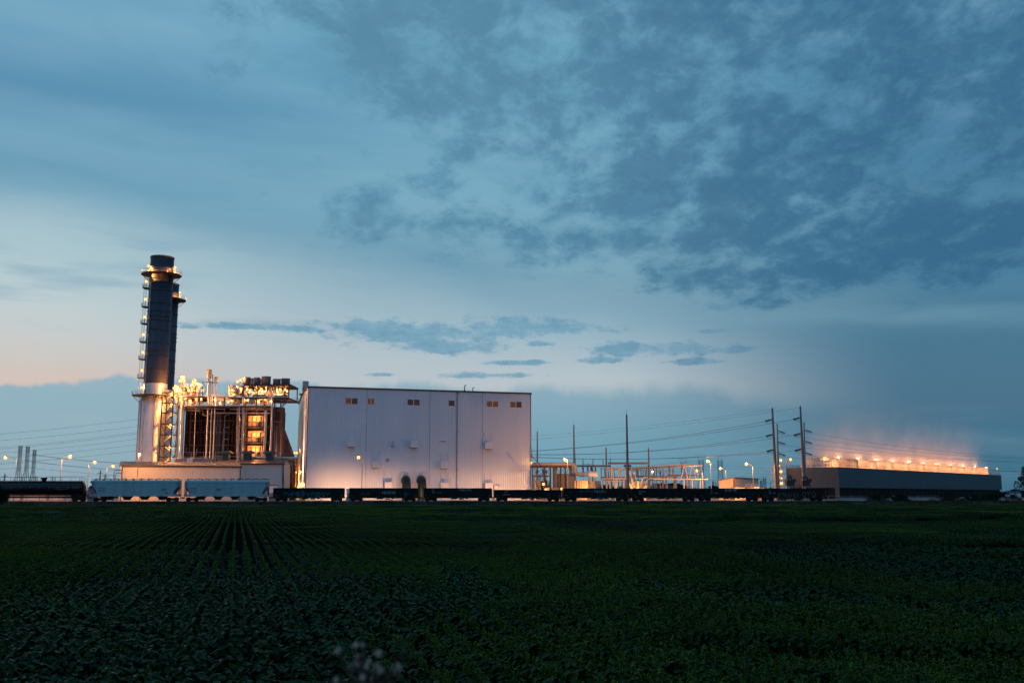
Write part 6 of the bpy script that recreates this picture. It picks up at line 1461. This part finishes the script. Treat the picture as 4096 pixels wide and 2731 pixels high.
def fill(P_, y0, y1, step, rowstep, lo, hi, thr):
    R = random.Random(int(y0 * 10)); r = rowstep
    smax = 0.56 * (y1 + 10) + 20
    i0, i1 = int((-smax - 80) / r), int((smax + 90) / r)
    for i in range(i0, i1):
        jit = mnoise.noise(Vector((i * .7, 0, 0))) * .015
        t = y0 - 2
        while t < y1 + 6:
            p = rown * (i * r + jit) + rowdir * (t / rowdir.y) ; x, y = p.x, p.y
            t += step * rowdir.y
            if y < y0 or y >= y1: continue
            if abs(x) > .56 * y + 14.0: continue
            if (y - TY - .125 * x) * cos(TH) > -9.8: continue
            a = patch(x, y) + R.gauss(0, .07)
            tip = a > thr(x, y); k = R.choice(hi if tip else lo)
            z = dip(x, y)
            rw = -.64 < x / max(y, 1) < 0 and 22 < y < 100
            if rw: z *= .25
            P_.co.append((x, y, z if tip else z - .02)); P_.rot.append((0, 0, atan2(-rowdir.x, rowdir.y) + (pi if R.random() < .5 else 0)))
            sc = R.uniform(.9, 1.1) if not rw else R.uniform(.985, 1.015); P_.sc.append((1.0, 1.0, sc)); P_.id.append(idx[k.name])
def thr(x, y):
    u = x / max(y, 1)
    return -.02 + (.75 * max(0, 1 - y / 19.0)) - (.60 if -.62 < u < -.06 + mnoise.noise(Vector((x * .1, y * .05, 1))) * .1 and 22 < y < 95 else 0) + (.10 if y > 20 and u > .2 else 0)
PT = Pts()
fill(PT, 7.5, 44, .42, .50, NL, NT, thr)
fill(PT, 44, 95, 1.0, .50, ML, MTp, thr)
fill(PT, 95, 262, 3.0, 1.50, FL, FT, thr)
me = bpy.data.meshes.new('soybean_crop'); me.from_pydata(PT.co, [], [])
for nm, ty, data in (('rot', 'FLOAT_VECTOR', PT.rot), ('scl', 'FLOAT_VECTOR', PT.sc)):
    a = me.attributes.new(nm, ty, 'POINT'); a.data.foreach_set('vector', [c for v in data for c in v])
a = me.attributes.new('pick', 'INT', 'POINT'); a.data.foreach_set('value', PT.id)
crop = bpy.data.objects.new('soybean_crop', me); COL.objects.link(crop)
tag(crop, 'dark green soybean crop in straight rows filling the foreground', 'crop', kind='stuff')
ng = bpy.data.node_groups.new('scatter', 'GeometryNodeTree')
ng.interface.new_socket('Geometry', in_out='INPUT', socket_type='NodeSocketGeometry'); ng.interface.new_socket('Geometry', in_out='OUTPUT', socket_type='NodeSocketGeometry')
gi = ng.nodes.new('NodeGroupInput'); go = ng.nodes.new('NodeGroupOutput'); ip = ng.nodes.new('GeometryNodeInstanceOnPoints'); ci = ng.nodes.new('GeometryNodeCollectionInfo')
ci.inputs[0].default_value = lib; ci.inputs[1].default_value = True; ci.inputs[2].default_value = True
def attr(n, t): q = ng.nodes.new('GeometryNodeInputNamedAttribute'); q.data_type = t; q.inputs[0].default_value = n; return q.outputs[0]
e2r = ng.nodes.new('FunctionNodeEulerToRotation'); ng.links.new(attr('rot', 'FLOAT_VECTOR'), e2r.inputs[0])
ng.links.new(gi.outputs[0], ip.inputs['Points']); ng.links.new(ci.outputs[0], ip.inputs['Instance']); ip.inputs['Pick Instance'].default_value = True
ng.links.new(attr('pick', 'INT'), ip.inputs['Instance Index']); ng.links.new(e2r.outputs[0], ip.inputs['Rotation']); ng.links.new(attr('scl', 'FLOAT_VECTOR'), ip.inputs['Scale']); ng.links.new(ip.outputs[0], go.inputs[0])
mod = crop.modifiers.new('scatter', 'NODES'); mod.node_group = ng
print('crop instances', len(PT.co))
# ---------------------------------------------------------------- rough grass along the railway
mat('dry_grass', (.050, .047, .024), .85, 0, .5, .3, spec=.1)
R = random.Random(5); q = MB()
def tuft(x, off, z, h_, n, sp=.25):
    for _ in range(n):
        p = trk(x + R.gauss(0, sp), off + R.gauss(0, sp), z); a = R.random() * 6.3; k = h_ * R.uniform(.4, 1.1); l = Vector((cos(a), sin(a), 0)) * k * .3; w = Vector((R.uniform(-1, 1), R.uniform(-1, 1), 0)) * .035
        q.add([p - w, p + w, p + l * .5 + Vector((0, 0, k * .7)) + w * .7, p + l + Vector((0, 0, k))], [(0, 1, 2, 3)])
X0, X1 = rx(-60), rx(4250)
for i in range(2600):
    x = X0 + (X1 - X0) * R.random(); h_ = .35 + .75 * max(0, mnoise.noise(Vector((x * .12, 3, 0))) + .35)
    if x > rx(3290): h_ *= 1.15
    o_ = R.uniform(-6.5, -2.2); z = .45 + (o_ + 6.5) * .19
    tuft(x, o_, z, h_, 7)
for i in range(2600):
    x = X0 + (X1 - X0) * R.random(); o_ = R.uniform(5.5, 10.5); tuft(x, o_, 1.25, .3 + .4 * max(0, mnoise.noise(Vector((x * .1, 9, 0))) + .4), 6)
for i in range(1500):
    x = rx(3290) + (X1 - rx(3290)) * R.random(); o_ = R.uniform(-2.5, 14); tuft(x, o_, 1.25, .35 + .4 * max(0, mnoise.noise(Vector((x * .1, 29, 0))) + .4), 8, .35)
o = q.build('verge_grass', MT['dry_grass']); tag(o, 'rough dry grass along the railway line', 'grass', kind='stuff')
# ---------------------------------------------------------------- withered weeds close to the camera
mat('seed_fluff', (.60, .42, .33), .9, 0, .35, 30); mat('weed_stem', (.09, .05, .03), .9, 0, .3, 10)
def weed(px, py, Y, n, spread, label, seed):
    R = random.Random(seed); c = P(px, py, Y); t = thing('withered_weed', label, 'weed', (c.x, Y, 0), 0)
    st_ = MB(); fl = MB(); st_.path([(c.x + .03, Y, 0), (c.x + .01, Y, c.z * .5), (c.x, Y, c.z - spread * .9)], [.006, .005, .004], 6)
    for i in range(n):
        a = R.random() * 6.3; r = spread * R.random() ** .6; e = Vector((c.x + cos(a) * r * 1.05, Y + sin(a) * r * .6, c.z + R.uniform(-1.0, .62) * spread)); b0 = Vector((c.x + cos(a) * r * .2, Y, c.z - spread * R.uniform(.5, 1.2)))
        st_.path([b0, b0.lerp(e, .5) + Vector((0, 0, .01)), e], [.003, .002, .0015], 5)
        rr = R.uniform(.004, .009)
        if R.random() < .55:
            for k in range(26): d = Vector((R.gauss(0, 1), R.gauss(0, 1), R.gauss(.3, 1))).normalized(); fl.beam(e, e + d * rr * 1.5, .0011)
            fl.ball(e, rr * .7, 5)
        else:
            for k in range(9): d = Vector((R.gauss(0, 1), R.gauss(0, 1), R.gauss(.3, 1))).normalized(); leaf(st_, e, d, Vector((0, .3, 1)), .022, .009)
    st_.build('stem', MT['weed_stem'], t); fl.build('seed_heads', MT['seed_fluff'], t)
weed(1480, 2665, 2.3, 34, .078, 'withered weed with pale fluffy seed heads at the bottom, left of the middle', 3)
#weed(25, 2690, 2.2, 10, .06, 'dim brown withered weed in the bottom left corner', 9)
# ---------------------------------------------------------------- sky (world)
SUN_EL, SUN_AZ = radians(1.5), radians(-62)      # afterglow beyond the left edge of the frame
def build_world():
    w = bpy.data.worlds.new('World'); scene.world = w; w.use_nodes = True
    nt = w.node_tree; nt.nodes.clear()
    out = nt.nodes.new('ShaderNodeOutputWorld'); bg = nt.nodes.new('ShaderNodeBackground')
    nt.links.new(bg.outputs[0], out.inputs[0])
    tc = nt.nodes.new('ShaderNodeTexCoord')
    D = N(nt, tc.outputs['Generated']); x, y, z = nsep(nt, D)
    az = x._m('ARCTAN2', y); el = z._m('ARCSINE')
    azn = (az + .6) / 1.2
    def azr(pts):                      # (px, py) curve -> elevation as a function of azimuth
        st = []
        for px, py in pts:
            a, e = AE(px, py); st.append(((a + .6) / 1.2, e))
        return azn.ramp(st, 'B_SPLINE')
    rgb = lambda n: n
    # planar cloud-deck coordinates
    k = z.max(0.0) + .30
    cx, cy = x / k, y / k
    deck = ncomb(nt, cx, cy * .8, 7.9)
    streak = ncomb(nt, az * 1.0, el * 4.5, 0.0)
    wob = nnoise(nt, ncomb(nt, az * 1.0, el * 3.0, 2.0), 7, 5, .6) - .5
    wob2 = nnoise(nt, ncomb(nt, az * 1.0, el * 2.0, 5.0), 30, 6, .6) - .5
    # --- clear upper sky: ramps by elevation for left / centre / right
    def col_el(px, lst): return (el / .5).ramp([(AE(px, py)[1] / .5, srgb(*c)) for py, c in lst])
    UL = col_el(100, [(0, (107, 160, 188)), (170, (102, 154, 184)), (330, (95, 146, 178)), (480, (106, 157, 184)), (640, (97, 148, 176)), (760, (108, 158, 184)), (1100, (128, 170, 188))])
    UC = col_el(2048, [(0, (114, 167, 194)), (300, (114, 168, 193)), (600, (110, 162, 187)), (800, (112, 164, 188)), (1000, (118, 162, 183)), (1200, (128, 164, 182))])
    UR = col_el(4000, [(0, (88, 138, 172)), (400, (72, 124, 162)), (800, (80, 130, 160)), (1100, (76, 124, 150)), (1300, (72, 116, 143))])
    aL, aR = AE(100, 1000)[0], AE(4000, 1000)[0]
    fLC = az.smooth(aL, AE(2100, 1000)[0]); fCR = az.smooth(AE(2300, 1000)[0], aR)
    U = nmix(nt, fCR, nmix(nt, fLC, UL, UC), UR)
    # faint long bands in the clear left part
    band = nnoise(nt, ncomb(nt, az * 1.2 + el * 2.0, el * 6.0, 1.0), 2.4, 4, .5)
    U = nmix(nt, band.smooth(.44, .70) * .35, U, srgb(136, 182, 204))
    U = nmix(nt, band.smooth(.52, .34) * .30, U, srgb(80, 138, 172))
    # --- lower luminous band between the cloud shelf and the bank on the horizon
    edge = azr([(-600, 700), (0, 760), (500, 850), (1300, 990), (1700, 1100), (2050, 1200), (2600, 1260), (3300, 1310), (4096, 1330), (4700, 1330)])
    elb = azr([(-600, 1540), (0, 1540), (2048, 1560), (4096, 1640)])
    q = (el + wob * .022 - elb) / (edge - elb)
    def col_q(lst): return ((q + 1.5) / 3.0).ramp([((p + 1.5) / 3.0, srgb(*c)) for p, c in lst])
    LL = col_q([(0, (212, 192, 182)), (.12, (206, 196, 190)), (.28, (198, 203, 203)), (.45, (190, 205, 208)), (.7, (172, 198, 206)), (.95, (160, 190, 202)), (1.2, (118, 166, 190))])
    LC = col_q([(0, (184, 194, 200)), (.25, (180, 193, 201)), (.6, (158, 184, 197)), (.95, (134, 170, 188)), (1.2, (122, 162, 184))])
    LR = col_q([(0, (74, 114, 139)), (.5, (74, 116, 142)), (1.2, (74, 120, 147))])
    f2 = az.smooth(AE(2300, 1400)[0], AE(3700, 1400)[0])
    Lw = nmix(nt, f2, nmix(nt, az.smooth(aL, AE(1500, 1400)[0]), LL, LC), LR)
    C = nmix(nt, q.smooth(1.22, .80), U, Lw)
    # thin grey streaks in the pale band, left
    st = nnoise(nt, ncomb(nt, az * 1.0 + el * .5, el * 7.0, 9.0), 5, 5, .55)
    C = nmix(nt, st.smooth(.50, .68) * q.smooth(1.15, .8) * q.smooth(.25, .45) * az.smooth(.0, -.3) * .5, C, srgb(128, 166, 188))
    # --- low bank on the horizon
    bump = nnoise(nt, ncomb(nt, az * 1.0, el * .6, 4.0), 15, 6, .6) - .5
    bl = azr([(-600, 1530), (0, 1548), (120, 1532), (400, 1506), (620, 1516), (1000, 1530), (1500, 1530), (2100, 1560), (2600, 1535), (3000, 1560), (3400, 1620), (4096, 1640)])
    soft = az.smooth(-.25, .25, .004, .016)
    bd = bl - el + bump * .038
    bm = (bd / soft).smooth(-.6, 1.0)
    BL = (el / .12).ramp([(0, srgb(140, 166, 180)), (.3, srgb(140, 172, 186)), (.8, srgb(142, 176, 192)), (1, srgb(150, 178, 192))])
    BC = (el / .12).ramp([(0, srgb(104, 152, 172)), (.4, srgb(112, 160, 180)), (1, srgb(140, 172, 188))])
    BR = (el / .12).ramp([(0, srgb(64, 112, 136)), (.4, srgb(66, 114, 139)), (1, srgb(74, 110, 137))])
    B = nmix(nt, az.smooth(AE(2200, 1700)[0], AE(3800, 1700)[0]), nmix(nt, az.smooth(aL, AE(2300, 1700)[0]), BL, BC), BR)
    B = nmix(nt, st.smooth(.45, .7) * .12, B, srgb(165, 185, 195))
    C = nmix(nt, bm * .97, C, B)
    # --- scattered small dark clouds low in the pale band
    acc = None
    for px, py, rx, ry in [(1010, 1308, 280, 13), (1130, 1312, 220, 15), (1500, 1303, 210, 30), (1700, 1340, 330, 46), (1780, 1385, 230, 32), (2040, 1315, 250, 44), (2210, 1318, 220, 22), (2160, 1372, 60, 12), (760, 1308, 50, 8),
                           (2480, 1398, 110, 34), (2420, 1440, 90, 12), (2700, 1395, 210, 26), (2900, 1398, 150, 14), (2790, 1445, 110, 12), (2890, 1322, 80, 10), (1960, 1502, 200, 12), (1520, 1497, 45, 7), (2100, 1450, 120, 10)]:
        a0, e0 = AE(px, py); sx = rx / 4100.; sy = ry / 4100.
        dx = (az - a0) / sx; dy = (el - e0) / sy
        g = 1.0 - (dx * dx + dy * dy)._m('SQRT')
        acc = g if acc is None else acc.max(g)
    rag = nnoise(nt, ncomb(nt, az * 1.0, el * 2.2, 7.0), 30, 7, .7) - .5
    C = nmix(nt, (acc + .22 + rag * 3.9).smooth(-.12, .75) * .92, C, nmix(nt, rag.smooth(-.15, .2), nmix(nt, az.smooth(.0, .3), srgb(126, 168, 190), srgb(108, 148, 172)), nmix(nt, az.smooth(.0, .3), srgb(104, 152, 178), srgb(92, 134, 160))))
    # --- big ragged deck, upper right
    left = az - (azr_x(nt, el))
    low = azr([(-600, 1200), (1400, 1060), (1800, 1080), (2400, 1160), (2700, 1215), (3100, 1265), (3500, 1240), (3800, 1190), (4096, 1150), (4700, 1150)])
    reg = (left + wob * .35).smooth(-.17, .20) * (el - low + wob * .07).smooth(-.012, .05)
    fb = nnoise(nt, deck, 3.6, 6, .6, .25)
    fb2 = nnoise(nt, deck, 12.0, 5, .62, .2)
    dens = (fb - .5) * .95 + (fb2 - .5) * .95 + reg * .31 + .215 + az.smooth(.12, .42) * .07 + el.smooth(.30, .22) * .04
    cm = dens.smooth(.30, .58) * reg.smooth(.02, .30)
    thick = dens.smooth(.42, .70)
    cA = nmix(nt, az.smooth(-.15, .42), srgb(96, 148, 175), srgb(70, 121, 152))
    cB = nmix(nt, az.smooth(-.15, .38), srgb(86, 134, 161), srgb(54, 103, 137))
    cc = nmix(nt, thick, cA, cB)
    mauve = nnoise(nt, deck, .9, 2, .5)
    cc = nmix(nt, mauve.smooth(.52, .68) * .35, cc, srgb(98, 134, 164))
    C = nmix(nt, cm * .93, C, cc)
    # scattered wisps to the left of the deck
    w2 = (left + .30).smooth(0, .2) * (el - low - .05).smooth(0, .05) * fb2.smooth(.56, .70) * .35
    C = nmix(nt, w2, C, srgb(92, 146, 176))
    # darker zenith / behind the camera
    C = nmix(nt, el.smooth(.52, 1.2) * .7, C, srgb(70, 120, 160))
    C = nmix(nt, y.smooth(.15, -.4) * .85, C, srgb(84, 131, 168))
    C = nmix(nt, z.smooth(0, -.05), C, srgb(28, 40, 40))
    # the physical sky adds the faint afterglow
    sky = nt.nodes.new('ShaderNodeTexSky'); sky.sky_type = 'NISHITA'; sky.sun_disc = False
    sky.sun_elevation = SUN_EL; sky.sun_rotation = SUN_AZ
    sk = N(nt, sky.outputs[0])
    C2 = nmix(nt, 1.0, C, nmix(nt, 1.0, sk, (.0025, .0025, .0025, 1), 'MULTIPLY'), 'ADD')
    nt.links.new(C2.k, bg.inputs[0]); bg.inputs[1].default_value = 1.0
    w.cycles.sampling_method = 'MANUAL'; w.cycles.sample_map_resolution = 256
def azr_x(nt, el):                     # left border of the cloud deck: azimuth as a function of elevation
    st = []
    for px, py in [(950, 0), (1200, 300), (1500, 600), (1600, 850), (1600, 1000), (1850, 1150), (2300, 1300)]:
        a, e = AE(px, py); st.append((e / .6, a + .5))
    return el.__truediv__(.6).ramp(st, 'LINEAR') - .5
build_world()
# ---------------------------------------------------------------- camera and light
cam = bpy.data.cameras.new('Camera'); co = bpy.data.objects.new('Camera', cam); COL.objects.link(co)
co.location = (0, 0, EYE); co.rotation_euler = (pi / 2 + PITCH, 0, 0)
cam.lens = 35; cam.sensor_width = 36; cam.clip_end = 9000; cam.clip_start = .1
cam.dof.use_dof = True; cam.dof.focus_distance = 60; cam.dof.aperture_fstop = 3.2
scene.camera = co
sl = bpy.data.lights.new('Sun', 'SUN'); so = bpy.data.objects.new('Sun', sl); COL.objects.link(so)
sl.energy = .02; sl.angle = radians(10); sl.color = (1, .75, .6)
so.rotation_euler = (pi / 2 - SUN_EL - .05, 0, -SUN_AZ + pi)
vs = scene.view_settings; vs.view_transform = 'Standard'; vs.look = 'None'; vs.gamma = 1; vs.exposure = 0
scene.render.film_transparent = False
cy = scene.cycles
cy.use_denoising = True
cy.use_adaptive_sampling = True; cy.adaptive_threshold = .015; cy.adaptive_min_samples = 12
cy.max_bounces = 5; cy.diffuse_bounces = 2; cy.glossy_bounces = 2; cy.transmission_bounces = 2; cy.volume_bounces = 1
cy.sample_clamp_indirect = 3; cy.sample_clamp_direct = 0
